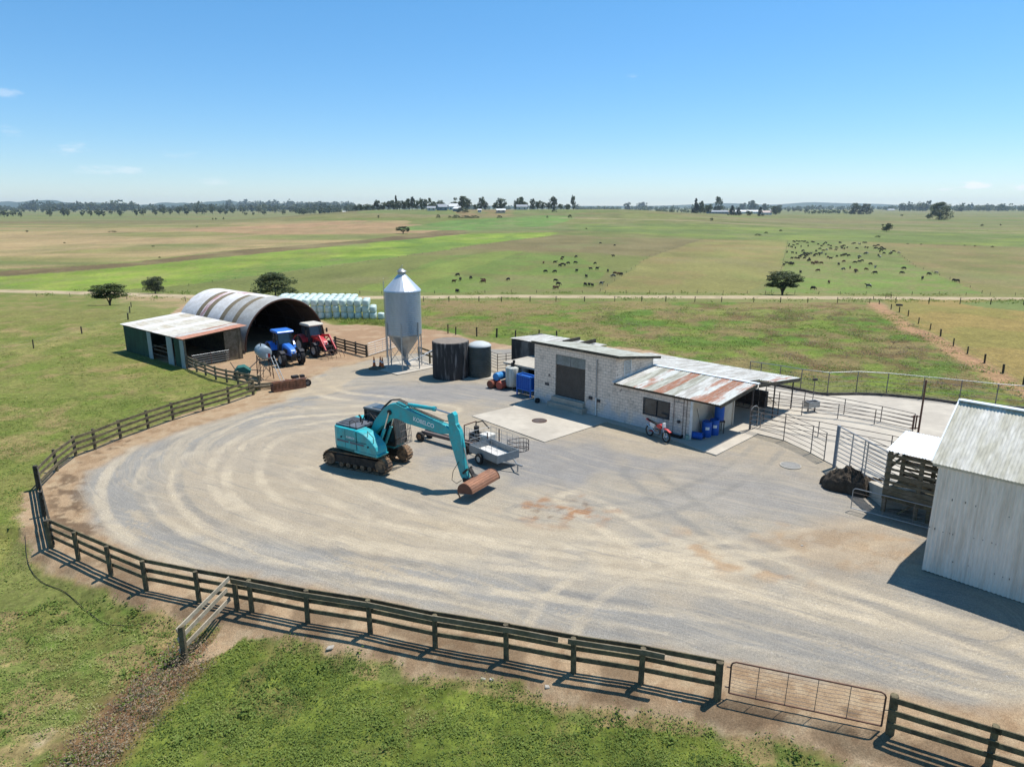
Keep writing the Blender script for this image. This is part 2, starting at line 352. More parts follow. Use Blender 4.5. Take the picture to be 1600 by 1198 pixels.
earth = np.maximum(earth, inpoly(wx*.5+X*.5, wy*.5+Y*.5, GP([(364, 955), (292, 1022), (350, 1000), (380, 985), (450, 985), (640, 1020), (800, 1045), (800, 1030)])))
earth = np.maximum(earth, inpoly(X+nE*1.2, Y+nE*1.2, GP([(1120, 1090), (1175, 1125), (1260, 1145), (1330, 1180), (1380, 1240), (1500, 1260), (1400, 1150)])))
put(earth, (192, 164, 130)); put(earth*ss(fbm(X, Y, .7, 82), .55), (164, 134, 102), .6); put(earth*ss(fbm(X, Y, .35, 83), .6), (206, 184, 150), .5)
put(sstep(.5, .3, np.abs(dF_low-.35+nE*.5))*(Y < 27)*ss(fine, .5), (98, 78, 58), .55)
# gravel
gp = [G(125, 775), G(140, 735), G(200, 705), G(300, 668), G(400, 640), G(440, 628), G(470, 600), G(520, 575), G(590, 560), G(700, 545), G(800, 545), G(900, 545), G(1500, 640), Vector((60, 30, 0)), Vector((60, 12, 0)), G(1600, 1110), G(1390, 1085), G(1140, 1040), G(900, 995), G(680, 955), G(480, 915), G(310, 890), G(190, 858), G(140, 825)]
gd = dist_line(X, Y, gp, True); gi = inpoly(X, Y, gp); gs = np.where(gi, -gd, gd)+nE*1.2
grav = sstep(.5, -.5, gs); grav = grav*ins
put(grav, (175, 167, 153)); 
# wheel-worn streaks: loop round the machine, then out along the drive to the right
A0 = G(455, 690); A1 = G(1500, 960)
vx, vy = A1.x-A0.x, A1.y-A0.y; LL = math.hypot(vx, vy); tt = ((X-A0.x)*vx+(Y-A0.y)*vy)/LL; tc_ = np.clip(tt, 0, LL)
cap = np.hypot(X-A0.x-tc_*vx/LL, Y-A0.y-tc_*vy/LL); side = np.sign((X-A0.x)*vy-(Y-A0.y)*vx)
ang = np.abs(np.arctan2((X-A0.x)*vy-(Y-A0.y)*vx, (X-A0.x)*vx+(Y-A0.y)*vy)); along = np.where(tt > 0, tt, -(ang-math.pi/2)*8)
wr = cap+(fbm(X, Y, 7, 91)-.5)*1.3+tc_*.03*side
st = vnoise(wr*.7, along*.05+side*3.1, 92)*.22+vnoise(wr*2.6, along*.09+side*1.7, 93)*.33+vnoise(wr*6.5, along*.2, 94)*.3+vnoise(wr*13, along*.4, 94)*.15
tan_ = sstep(.42, .68, st+(fbm(X, Y, 5, 95)-.5)*.55)
yz = grav
put(yz*tan_, (204, 188, 160), .5)
# centre of the yard: compacted tan dirt
cen = sstep(.35, .62, fbm(X, Y, 6, 96)+.55*sstep(11, 3, np.hypot(X-G(480, 740).x, (Y-G(480, 740).y)*1.2))-.12)
put(yz*cen, (196, 178, 150), .5)
cen2 = sstep(1.0, .2, np.hypot((X-G(760, 830).x)/9, (Y-G(760, 830).y)/3.2)+nE*.8); put(yz*cen2, (206, 188, 158), .6)
cen3 = sstep(1.0, .2, np.hypot((X-G(1130, 880).x)/9, (Y-G(1130, 880).y)/3.0)+nE*1.2+(fine-.5)*.5); put(yz*cen3, (208, 188, 156), .6)
# bluish loose gravel where little drives
blue = sstep(1.1, .5, np.hypot((X-G(850, 720).x)/6.5, (Y-G(850, 720).y)/4.5)+(fbm(X, Y, 2.5, 97)-.5)*1.4); put(yz*blue, (152, 150, 148), .75)
blue = sstep(1.1, .5, np.hypot((X-G(700, 610).x)/8.0, (Y-G(700, 612).y)/4.0)+(fbm(X, Y, 2.5, 98)-.5)*.9); put(yz*blue, (158, 156, 153), .85)
blue = sstep(1.0, .3, np.hypot((X-G(1180, 790).x)/6, (Y-G(1150, 760).y)/5)+(fbm(X, Y, 2.5, 99)-.5)*1.2); put(yz*blue, (162, 159, 155), .6)
edge = sstep(1.6, .5, np.abs(gs+1.6)); put(yz*edge*(tan_ < .6), (162, 159, 152), .7)
# single wheel marks
def wheel(pts, w, col, k, gauge=0, px=True):
    P = smooth_line(GP(pts) if px else pts, 5)
    if gauge:
        d0 = dist_line(X, Y, P); d = np.abs(d0-gauge/2)
    else: d = dist_line(X, Y, P)
    brk = sstep(.34, .6, fbm(X, Y, 1.5, int(w*100)+int(abs(P[0].x)*10)))
    mk = sstep(w/2+.12, w/2-.03, d)*(.35+.65*brk); put(yz*mk, col, min(1, k*1.1))
TA = (222, 205, 176); GYc = (150, 146, 138)
wheel([(520, 600), (400, 625), (300, 660), (225, 705), (190, 750), (200, 800), (270, 850), (400, 895), (600, 940), (850, 985), (1150, 1040), (1500, 1110), (1700, 1160)], .45, TA, .6, 1.7)
wheel([(560, 640), (430, 650), (340, 690), (300, 740), (330, 800), (450, 850), (700, 895), (1000, 930), (1300, 975), (1600, 1040)], .4, TA, .6, 1.7)
wheel([(540, 660), (430, 680), (385, 720), (390, 770), (480, 815), (700, 850), (900, 870), (1150, 900), (1400, 960), (1600, 1010)], .4, TA, .6, 1.6)
wheel([(640, 600), (520, 610), (400, 640), (290, 690), (250, 750), (280, 810), (400, 860), (650, 900), (900, 950), (1250, 1010), (1600, 1085)], .35, GYc, .6, 1.7)
wheel([(900, 780), (1000, 840), (1150, 900), (1350, 970), (1600, 1060)], .4, TA, .6, 1.7)
wheel([(1000, 740), (1080, 800), (1200, 870), (1350, 920), (1600, 1010)], .4, GYc, .6, 1.7)
wheel([(1040, 880), (1180, 880), (1300, 930), (1600, 1030)], .35, TA, .6, 1.6)
wheel([(480, 740), (600, 800), (800, 840), (1000, 860), (1200, 850), (1380, 830)], .35, TA, .6, 1.7)
wheel([(860, 985), (900, 930), (1000, 880), (1150, 860)], .3, TA, .5, 1.6)
wheel([(700, 640), (600, 625), (520, 615), (480, 590), (500, 565)], .4, TA, .7, 1.7)
wheel([(820, 800), (960, 800), (1060, 780), (1150, 740), (1200, 700)], .3, GYc, .5, 1.6)
put(yz*sstep(.54, .7, fbm(X, Y, .8, 101))*sstep(3.6, 1.2, np.hypot(X-G(880, 795).x, (Y-G(880, 795).y)*1.4)), (176, 126, 84), .85)
put(yz*sstep(.6, .75, fbm(X, Y, 1.1, 102))*sstep(5, 2, np.hypot(X-G(1180, 860).x, (Y-G(1180, 860).y)*1.4)), (196, 160, 120), .7)
put(yz*sstep(.5, .7, fbm(X, Y, .8, 103))*sstep(.9, .2, np.hypot((X-G(1400, 850).x)/3.5, (Y-G(1400, 860).y)/3)), (190, 158, 124), .9)
put(yz*sstep(.55, .7, fbm(X, Y, .5, 104))*sstep(1.1, .4, dist_line(X, Y, GP([(860, 800), (900, 790)]))), (120, 92, 70), .7)
# bare brown ground by the round-roofed shed and behind the silo
br = inpoly(X+nE*2, Y+nE*2, GP([(300, 590), (420, 600), (470, 592), (520, 572), (570, 560), (600, 548), (690, 545), (860, 545), (860, 530), (740, 526), (690, 512), (600, 506), (520, 505), (380, 555)]))
put(br & ins, (188, 158, 126)); put((br & ins) * ss(mid, .5), (172, 138, 106), .6); put((br & ins)*sstep(.55, .7, fbm(X, Y, 1.2, 105)), (206, 180, 146), .6)
sg = inpoly(X+nE*2, Y+nE*2, GP([(430, 625), (475, 600), (540, 570), (585, 565), (560, 590), (520, 615)])); put(sg & ins, (200, 180, 148), .6)
# dark litter along the inside of the west fence
lit = sstep(1.2, .4, dist_line(X, Y, GP([(105, 745), (100, 790), (125, 830)])))+sstep(.8, .3, dist_line(X, Y, GP([(190, 690), (140, 720)])))
put(np.clip(lit, 0, 1)*ss(fbm(X, Y, .5, 106), .52)*ins, (112, 90, 70), .75)
dm = sstep(1.0, .25, np.hypot((X-G(1330, 840).x)/4.5, (Y-G(1330, 850).y)/3.2)+(fbm(X, Y, 2, 120)-.5)*.9)*ins; put(dm, (196, 172, 140), .6); put(dm*ss(fbm(X, Y, .7, 121), .6), (170, 142, 110), .5)
gr = gr*(1-np.clip(earth+tm, 0, 1))
# far paddocks: muted by dry seed heads, and broken up by grazing at every scale
fm = sstep(100, 135, Y); lumC = C.mean(1, keepdims=True)
C = C*(1-.06*fm[:, None])+lumC*np.array([[1.06, 1.0, .84]])*.06*fm[:, None]
C = C*np.where(gr[:, None] > .5, np.array([[1.05, .965, .90]]), 1.0)
C = C*(1+fm*((fbm(X, Y*.5, 7, 122, 5)-.5)*.5+(fbm(X, Y*.4, 26, 123)-.5)*.35))[:, None]
sdry = fm*sstep(.56, .72, fbm(X*.6, Y*.35, 9, 124, 5)); C = C*(1-.35*sdry[:, None])+np.array(alb(158, 146, 104))[None, :]*.35*sdry[:, None]
sgrn = fm*sstep(.6, .74, fbm(X*.6, Y*.35, 12, 125, 5)); C = C*(1-.25*sgrn[:, None])+np.array(alb(104, 134, 62))[None, :]*.25*sgrn[:, None]
C *= (1+(fbm(X, Y, .6, 107)-.5)*.22)[:, None]*(1+(mid-.5)*.12)[:, None]
# small relief: ruts, soil and turf
rel = (fbm(X, Y, .9, 111)-.5)*.10*gr*(Y < 130)+(fbm(X, Y, .35, 112)-.5)*.025*(Y < 60)*(1-gr)+ (fbm(X, Y, 2.4, 113)-.5)*.06*(Y < 60)
pad = np.zeros(X.size, bool)
rel = np.where(rel > 0, rel*.6, rel)
Z = Hh+np.where(Y < 130, rel, 0)
drop = sstep(.05, 1.5, dF_low)*(Y < 27)*(~ins)*(X < 12); Z = Z-drop*.42
# classes
cls = np.zeros(X.size, int)                     # 0 grass
cls[(ins | (earth > .5)) & (Y < 110)] = 1
cls[(tm > .5)] = 2
cls[lime] = 3
hillm = (Hh > .6); cls[hillm & (cls == 0)] = 4
nr, nc = GX.shape
idx = np.arange(nr*nc).reshape(nr, nc)
quads = np.stack([idx[:-1, :-1], idx[:-1, 1:], idx[1:, 1:], idx[1:, :-1]], -1).reshape(-1, 4)
qc = cls[quads[:, 0]]
K_ = KS(Y); co = np.stack([X*K_, Y*K_, CAM_H+(Z-CAM_H)*K_], 1).astype(np.float32)
def ground_mat():
    m = bpy.data.materials.new('ground_surface'); m.use_nodes = True; t = m.node_tree; l = t.links.new
    p = t.nodes['Principled BSDF']; p.inputs['Roughness'].default_value = .95; p.inputs['Specular IOR Level'].default_value = .15
    at = nn(t, 'ShaderNodeAttribute', attribute_name='soil'); ag = nn(t, 'ShaderNodeAttribute', attribute_name='turf')
    g = nn(t, 'ShaderNodeNewGeometry')
    def noise(sc, det=3, ro=.6):
        n = nn(t, 'ShaderNodeTexNoise'); n.inputs['Scale'].default_value = sc; n.inputs['Detail'].default_value = det; n.inputs['Roughness'].default_value = ro; l(g.outputs['Position'], n.inputs['Vector']); return n
    def rng(src, a, b, c, d):
        r = nn(t, 'ShaderNodeMapRange'); l(src, r.inputs['Value']); r.inputs['From Min'].default_value = a; r.inputs['From Max'].default_value = b; r.inputs['To Min'].default_value = c; r.inputs['To Max'].default_value = d; return r.outputs[0]
    n1 = noise(3.1, 5, .7); n2 = noise(11, 5, .85); n3 = noise(.55, 4)
    # turf modulation: strong light/dark clumps, with straw and deep green
    mg = nn(t, 'ShaderNodeMath', operation='MULTIPLY'); l(rng(n1.outputs[0], .3, .7, .62, 1.38), mg.inputs[0]); l(rng(n2.outputs[0], .3, .7, .7, 1.3), mg.inputs[1])
    ms = nn(t, 'ShaderNodeMath', operation='MULTIPLY'); l(rng(n2.outputs[0], .35, .65, .80, 1.20), ms.inputs[0]); l(rng(noise(28, 3, .9).outputs[0], .35, .65, .72, 1.28), ms.inputs[1])
    mg2 = nn(t, 'ShaderNodeMath', operation='MULTIPLY'); l(rng(noise(.42, 6, .85).outputs[0], .32, .68, .72, 1.28), mg2.inputs[0]); l(mg.outputs[0], mg2.inputs[1]); mg = mg2
    mx = nn(t, 'ShaderNodeMix', data_type='FLOAT'); l(ag.outputs['Fac'], mx.inputs[0]); l(ms.outputs[0], mx.inputs[2]); l(mg.outputs[0], mx.inputs[3])
    sc = nn(t, 'ShaderNodeVectorMath', operation='SCALE'); l(at.outputs['Color'], sc.inputs[0]); l(mx.outputs[0], sc.inputs['Scale'])
    # straw tint
    st1 = nn(t, 'ShaderNodeMix', data_type='RGBA'); f = nn(t, 'ShaderNodeMath', operation='MULTIPLY'); l(rng(noise(5.3, 4, .7).outputs[0], .56, .68, 0, .45), f.inputs[0]); l(ag.outputs['Fac'], f.inputs[1])
    l(f.outputs[0], st1.inputs[0]); l(sc.outputs[0], st1.inputs[6]); st1.inputs[7].default_value = (*alb(158, 146, 100), 1)
    st2 = nn(t, 'ShaderNodeMix', data_type='RGBA'); f2 = nn(t, 'ShaderNodeMath', operation='MULTIPLY'); l(rng(noise(7.9, 4, .7).outputs[0], .58, .7, 0, .5), f2.inputs[0]); l(ag.outputs['Fac'], f2.inputs[1])
    l(f2.outputs[0], st2.inputs[0]); l(st1.outputs[2], st2.inputs[6]); st2.inputs[7].default_value = (*alb(84, 112, 40), 1)
    # wheel-worn streaks in the gravel, running along the flow of traffic
    fl = nn(t, 'ShaderNodeAttribute', attribute_name='flow'); gv = nn(t, 'ShaderNodeAttribute', attribute_name='gravel')
    def streak(sx, sy, lo, hi, amt, col, det=6):
        mpn = nn(t, 'ShaderNodeVectorMath', operation='MULTIPLY'); l(fl.outputs['Vector'], mpn.inputs[0]); mpn.inputs[1].default_value = (sx, sy, 1)
        n_ = nn(t, 'ShaderNodeTexNoise'); n_.inputs['Scale'].default_value = 1; n_.inputs['Detail'].default_value = det; n_.inputs['Roughness'].default_value = .72; l(mpn.outputs[0], n_.inputs['Vector'])
        f_ = nn(t, 'ShaderNodeMath', operation='MULTIPLY'); l(rng(n_.outputs[0], lo, hi, 0, amt), f_.inputs[0]); l(gv.outputs['Fac'], f_.inputs[1]); return f_.outputs[0], col
    cur = st2.outputs[2]
    for f_, col in (streak(2.6, .16, .52, .66, .42, alb(210, 195, 168)), streak(7.5, .35, .54, .66, .42, alb(218, 205, 182)), streak(3.3, .2, .47, .33, .5, alb(142, 140, 136)), streak(11, .6, .42, .32, .4, alb(146, 141, 130))):
        m_ = nn(t, 'ShaderNodeMix', data_type='RGBA'); l(f_, m_.inputs[0]); l(cur, m_.inputs[6]); m_.inputs[7].default_value = (*col, 1); cur = m_.outputs[2]
    # scattered single stones, light and dark
    vo = nn(t, 'ShaderNodeTexVoronoi', feature='F1'); vo.inputs['Scale'].default_value = 7; l(g.outputs['Position'], vo.inputs['Vector'])
    sp = nn(t, 'ShaderNodeMath', operation='MULTIPLY'); l(rng(vo.outputs['Distance'], .16, .08, 0, .5), sp.inputs[0]); l(gv.outputs['Fac'], sp.inputs[1])
    m_ = nn(t, 'ShaderNodeMix', data_type='RGBA'); l(sp.outputs[0], m_.inputs[0]); l(cur, m_.inputs[6])
    sxc = nn(t, 'ShaderNodeSeparateColor'); l(vo.outputs['Color'], sxc.inputs[0]); ccx = nn(t, 'ShaderNodeMapRange'); l(sxc.outputs[0], ccx.inputs[0]); ccx.inputs['To Min'].default_value = .05; ccx.inputs['To Max'].default_value = .55
    cmb = nn(t, 'ShaderNodeCombineColor'); [l(ccx.outputs[0], cmb.inputs[q]) for q in range(3)]; l(cmb.outputs[0], m_.inputs[7]); cur = m_.outputs[2]
    l(cur, p.inputs['Base Color'])
    bp = nn(t, 'ShaderNodeBump'); bp.inputs['Strength'].default_value = .7; bp.inputs['Distance'].default_value = .05; l(n2.outputs[0], bp.inputs['Height']); l(bp.outputs[0], p.inputs['Normal'])
    return m
GM = ground_mat()
for k, nm in enumerate(['paddock_grass', 'gravel_yard', 'farm_track', 'crop_field', 'hill']):
    q = quads[qc == k]; used, inv = np.unique(q, return_inverse=True); inv = inv.reshape(q.shape)
    me = bpy.data.meshes.new(nm); me.vertices.add(len(used)); me.vertices.foreach_set('co', co[used].ravel())
    me.loops.add(inv.size); me.loops.foreach_set('vertex_index', inv.ravel().astype(np.int32))
    me.polygons.add(len(q)); me.polygons.foreach_set('loop_start', np.arange(0, inv.size, 4, dtype=np.int32))
    me.update(calc_edges=True)
    a = me.attributes.new('soil', 'FLOAT_COLOR', 'POINT'); a.data.foreach_set('color', np.concatenate([C[used], np.ones((len(used), 1))], 1).astype(np.float32).ravel())
    f3 = me.attributes.new('flow', 'FLOAT_VECTOR', 'POINT'); f3.data.foreach_set('vector', np.stack([wr[used], along[used], 0*wr[used]], 1).astype(np.float32).ravel())
    gvl = me.attributes.new('gravel', 'FLOAT', 'POINT'); gvl.data.foreach_set('value', (grav*(1-.6*np.clip(dm, 0, 1)))[used].astype(np.float32))
    b = me.attributes.new('turf', 'FLOAT', 'POINT'); b.data.foreach_set('value', gr[used].astype(np.float32))
    me.materials.append(GM); me.shade_smooth()
    tag(link(nm, me), kind='structure')
# apron under everything so that the land goes on outside the painted sheet
apron = MB().box(-25500, 25500, -3000, 17500, -24, -22.5).build('ground', mat('far_ground', alb(124, 138, 80), alb(140, 140, 92), scale=.02, rough=.95))
tag(apron, kind='structure')
def gz(x, y):
    i = np.searchsorted(rows, y)-1; i = min(max(i, 0), nr-2); j = int((x/rows[i]+1.5)/3*660); j = min(max(j, 0), nc-1)
    return float(Z[i*nc+j])
# ---------------------------------------------------------------- materials of buildings
M_conc = mat('concrete', alb(214, 206, 190), alb(190, 182, 168), rough=.9, scale=.9, amt=.7, var=.08, bump=.2)
M_concd = mat('stained_concrete', (.16, .155, .145), (.035, .034, .033), rough=.9, scale=1.2, amt=.95, var=.25, stretch=(1, 1, .25), thr=.47)
M_galv = mat('galvanised', (.36, .38, .39), (.27, .28, .28), rough=.42, metal=.55, scale=2, var=.1)
M_galvroof = mat('galvanised_roof', (.48, .48, .45), (.28, .26, .22), rough=.6, metal=.0, scale=1.4, amt=.85, var=.2, stretch=(2.2, .35, 1), thr=.5)
M_roofgreen = mat('lichened_roof', (.40, .41, .36), (.22, .21, .16), rough=.7, metal=.0, scale=1.1, amt=.9, var=.25, stretch=(3, .4, 1), thr=.5)
M_rust = mat('rusty_iron', (.27, .13, .08), (.33, .28, .24), rough=.8, metal=.1, scale=2.2, amt=.8, var=.25, stretch=(2, .4, 1), thr=.56)
M_rustmix = mat('part_rusted_iron', (.45, .46, .43), (.30, .14, .085), rough=.65, metal=.0, scale=.8, amt=.9, var=.2, stretch=(2.5, .5, 1), thr=.52, soft=.07)
M_steel = mat('pipe_steel', (.22, .21, .20), (.15, .10, .075), rough=.6, metal=.4, scale=3, amt=.6, var=.15)
M_steeld = mat('dark_steel', (.07, .07, .075), (.09, .06, .045), rough=.6, metal=.3, scale=3, amt=.5)
M_brown = mat('rust_brown_steel', (.16, .085, .06), (.08, .05, .04), rough=.8, metal=.2, scale=4)
M_white = mat('white_paint', (.72, .72, .70), (.55, .54, .50), rough=.5, scale=3, amt=.5, var=.06)
M_cream = mat('cream_plaster', (.58, .53, .44), (.48, .43, .36), rough=.8, scale=1.5, amt=.6, var=.06)
M_black = mat('black_rubber', (.022, .022, .023), (.035, .032, .03), rough=.85, scale=5)
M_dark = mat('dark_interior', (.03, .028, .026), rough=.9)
M_timber = mat('weathered_timber', (.20, .165, .115), (.125, .105, .065), rough=.9, scale=2.5, amt=.85, var=.25, stretch=(.6, 1, 1), thr=.48, bump=.2)
M_timbg = mat('mossy_timber', (.155, .13, .075), (.070, .058, .040), rough=.92, scale=2.2, amt=.8, var=.3, thr=.5, bump=.2)
M_timbd = mat('dark_timber', (.085, .075, .055), (.04, .036, .03), rough=.92, scale=3, amt=.8, var=.3, bump=.2)
M_timbw = mat('pale_timber', (.42, .36, .27), (.27, .23, .16), rough=.9, scale=3, amt=.7, var=.2)
M_glass = mat('dark_glass', (.03, .04, .045), (.05, .06, .065), rough=.12, scale=1.5, spec=.6)
M_green = mat('green_iron', (.030, .085, .060), (.022, .05, .04), rough=.6, scale=1.5, amt=.7, var=.2, stretch=(1, 1, .4))
M_zinc = mat('bright_zinc', (.74, .78, .80), (.62, .66, .68), rough=.4, metal=.25, scale=2, var=.05)
M_skyl = mat('aged_fibreglass', (.17, .14, .09), (.23, .19, .13), rough=.7, scale=2, var=.2)
M_pink = mat('red_stained_iron', (.62, .56, .55), (.36, .15, .14), rough=.6, metal=.0, scale=1.6, amt=.9, var=.15, stretch=(6, .5, .5), thr=.5, soft=.05)
M_light = mat('pale_iron', (.62, .61, .60), (.50, .48, .45), rough=.55, metal=.0, scale=1.6, amt=.7, var=.1)
M_greyi = mat('grey_iron', (.34, .33, .305), (.44, .44, .42), rough=.6, metal=.0, scale=1.2, amt=.7, var=.15)
M_shed = mat('white_iron_wall', (.80, .71, .61), (.56, .47, .37), rough=.55, scale=1.0, amt=.55, var=.10, stretch=(3, 3, .35), thr=.55)
M_shedroof = mat('aged_zinc_roof', (.64, .61, .54), (.44, .41, .31), rough=.6, metal=.0, scale=.75, amt=.9, var=.22, stretch=(3.2, .6, 1), thr=.48, soft=.16)

def block_mat():
    m = bpy.data.materials.new('painted_block'); m.use_nodes = True; t = m.node_tree; l = t.links.new
    p = t.nodes['Principled BSDF']; p.inputs['Roughness'].default_value = .85; p.inputs['Specular IOR Level'].default_value = .2
    c = nn(t, 'ShaderNodeTexCoord'); s = nn(t, 'ShaderNodeSeparateXYZ'); l(c.outputs['Object'], s.inputs[0])
    ad = nn(t, 'ShaderNodeMath', operation='ADD'); l(s.outputs['X'], ad.inputs[0]); l(s.outputs['Y'], ad.inputs[1])
    cb = nn(t, 'ShaderNodeCombineXYZ'); l(ad.outputs[0], cb.inputs['X']); l(s.outputs['Z'], cb.inputs['Y'])
    b = nn(t, 'ShaderNodeTexBrick'); l(cb.outputs[0], b.inputs['Vector']); b.inputs['Scale'].default_value = 1; b.inputs['Brick Width'].default_value = .4; b.inputs['Row Height'].default_value = .2
    b.inputs['Mortar Size'].default_value = .012; b.inputs['Mortar Smooth'].default_value = .3; b.inputs['Bias'].default_value = -.1
    b.inputs['Color1'].default_value = (.78, .65, .54, 1); b.inputs['Color2'].default_value = (.715, .585, .475, 1); b.inputs['Mortar'].default_value = (.40, .33, .27, 1)
    n = nn(t, 'ShaderNodeTexNoise'); n.inputs['Scale'].default_value = 1.7; n.inputs['Detail'].default_value = 8; n.inputs['Roughness'].default_value = .72; l(c.outputs['Object'], n.inputs['Vector'])
    r = nn(t, 'ShaderNodeMapRange', interpolation_type='SMOOTHSTEP'); l(n.outputs['Fac'], r.inputs['Value']); r.inputs['From Min'].default_value = .48; r.inputs['From Max'].default_value = .66; r.inputs['To Max'].default_value = .5
    mx = nn(t, 'ShaderNodeMix', data_type='RGBA'); l(r.outputs[0], mx.inputs[0]); l(b.outputs['Color'], mx.inputs[6]); mx.inputs[7].default_value = (.30, .25, .21, 1)
    n2 = nn(t, 'ShaderNodeTexNoise'); n2.inputs['Scale'].default_value = 2.6; n2.inputs['Detail'].default_value = 9; n2.inputs['Roughness'].default_value = .8
    mp = nn(t, 'ShaderNodeMapping'); mp.inputs['Location'].default_value = (7, 3, 2); l(c.outputs['Object'], mp.inputs['Vector']); l(mp.outputs[0], n2.inputs['Vector'])
    r2 = nn(t, 'ShaderNodeMapRange', interpolation_type='SMOOTHSTEP'); l(n2.outputs['Fac'], r2.inputs['Value']); r2.inputs['From Min'].default_value = .565; r2.inputs['From Max'].default_value = .65; r2.inputs['To Max'].default_value = .6
    mx2 = nn(t, 'ShaderNodeMix', data_type='RGBA'); l(r2.outputs[0], mx2.inputs[0]); l(mx.outputs[2], mx2.inputs[6]); mx2.inputs[7].default_value = (.055, .05, .048, 1)
    # old blue-white wash near the foot
    n3 = nn(t, 'ShaderNodeTexNoise'); n3.inputs['Scale'].default_value = 1.3; n3.inputs['Detail'].default_value = 5; l(c.outputs['Object'], n3.inputs['Vector'])
    zz = nn(t, 'ShaderNodeMath', operation='MULTIPLY_ADD'); l(s.outputs['Z'], zz.inputs[0]); zz.inputs[1].default_value = -.28; l(n3.outputs['Fac'], zz.inputs[2])
    r3 = nn(t, 'ShaderNodeMapRange', interpolation_type='SMOOTHSTEP'); l(zz.outputs[0], r3.inputs['Value']); r3.inputs['From Min'].default_value = .22; r3.inputs['From Max'].default_value = .4; r3.inputs['To Max'].default_value = .55
    mx3 = nn(t, 'ShaderNodeMix', data_type='RGBA'); l(r3.outputs[0], mx3.inputs[0]); l(mx2.outputs[2], mx3.inputs[6]); mx3.inputs[7].default_value = (.50, .52, .56, 1)
    l(mx3.outputs[2], p.inputs['Base Color'])
    bp = nn(t, 'ShaderNodeBump'); bp.inputs['Strength'].default_value = .4; bp.inputs['Distance'].default_value = .008; l(b.outputs['Fac'], bp.inputs['Height']); bp.invert = True; l(bp.outputs[0], p.inputs['Normal'])
    return m
M_block = block_mat()

def sheet(mb, o, u, v, W, Lh, pitch=.1, amp=.013, th=.0):
    """corrugated sheet from corner o, W along u, Lh along v"""
    o = Vector(o); u = Vector(u).normalized(); v = Vector(v).normalized(); n = u.cross(v).normalized()
    k = max(4, int(round(W/pitch*4))); vs = []; fs = []
    for i in range(k+1):
        a = W*i/k; h = amp*math.sin(2*math.pi*a/pitch)
        for b in (0, Lh): vs.append(o+u*a+v*b+n*h)
    fs = [(2*i, 2*i+2, 2*i+3, 2*i+1) for i in range(k)]
    mb.add(vs, fs); return mb
def rroof(name, mt, parent, o, u, v, W, Lh, pitch=.15, amp=.018):
    ob = sheet(MB(), o, u, v, W, Lh, pitch, amp).build(name, mt, parent, smooth=60)
    return ob

# ================================================================ milking shed
DA = R(-43.9); DO = (1.6, 47.3, 0)
dairy = thing('milking_shed', 'long concrete block milking shed with stepped rusty iron roofs and a brown roller door', 'shed', DO, DA)
w = MB(); T = .19
w.box(0, 1.95, 0, T, 0, 4.3); w.box(1.95, 4.55, 0, T, 3.72, 4.3); w.box(1.95, 4.55, 0, T, 0, .78); w.box(4.55, 6.97, 0, T, 0, 4.3)
w.add([(6.78, T, 0), (6.97, T, 0), (6.97, 4.4, 0), (6.78, 4.4, 0), (6.78, T, 4.27), (6.97, T, 4.27), (6.97, 4.4, 3.58), (6.78, 4.4, 3.58)], [(0, 3, 2, 1), (4, 5, 6, 7), (0, 1, 5, 4), (1, 2, 6, 5), (2, 3, 7, 6), (3, 0, 4, 7)])
w.add([(0, T, 0), (T, T, 0), (T, 4.4, 0), (0, 4.4, 0), (0, T, 4.27), (T, T, 4.27), (T, 4.4, 3.58), (0, 4.4, 3.58)], [(0, 3, 2, 1), (4, 5, 6, 7), (0, 1, 5, 4), (1, 2, 6, 5), (2, 3, 7, 6), (3, 0, 4, 7)])
w.box(T, 6.78, 4.21, 4.4, 0, 3.56)
w.build('wall', M_block, dairy)
w = MB()   # low wing
w.box(6.98, 9.2, 0, T, 0, 2.52); w.box(9.2, 11.0, 0, T, 0, 1.0); w.box(9.2, 11.0, 0, T, 2.0, 2.52); w.box(11.0, 12.44, 0, T, 0, 2.52); w.box(6.98, 12.25, 4.2, 4.4, 0, 2.8)
w.build('wall', M_block, dairy)
rroof('roof', M_roofgreen, dairy, (-.18, -.14, 4.36), (1, 0, 0), (0, 1, -.157), 7.45, 5.05)
fs_ = MB(); fs_.box(-.18, 7.27, -.17, -.135, 4.2, 4.375); fs_.bar((7.27, -.16, 4.28), (7.27, 4.85, 3.52), .04, .17)
fs_.build('fascia', M_timbd, dairy)
for i in range(10):
    x = 7.02+.735*i; mt = {4: M_rust, 8: M_rust, 9: M_rustmix, 2: M_rustmix, 7: M_rustmix}.get(i, M_roofgreen if i % 2 else M_galvroof)
    l_ = 4.72; rroof('roof_sheet', mt, dairy, (x, -.28, 2.62+.004*(i % 2)), (1, 0, 0), (0, 1, .08), .75, l_)
bk = rroof('back_roof', M_galvroof, dairy, (2.6, 4.42, 3.0), (1, 0, 0), (0, 1, -.12), 11.0, 6.6)
rroof('back_roof_end', M_rustmix, dairy, (13.6, 6.4, 2.765), (1, 0, 0), (0, 1, -.12), .9, 4.6)
MB().bar((6.98, 4.43, 3.03), (14.5, 4.43, 3.03), .34, .03).build('ridge_cap', M_zinc, dairy)
b = MB(); b.bar((6.98, -.3, 2.66), (6.98, 4.42, 3.04), .12, .03); b.build('flashing', M_white, dairy)
b = MB(); b.bar((14.42, -.28, 2.52), (14.42, 4.4, 2.88), .04, .2); b.bar((14.52, 4.42, 2.88), (14.52, 10.95, 2.1), .04, .2); b.bar((7, -.16, 2.52), (14.4, -.16, 2.52), .05, .1); b.build('barge_board', M_timbd, dairy)
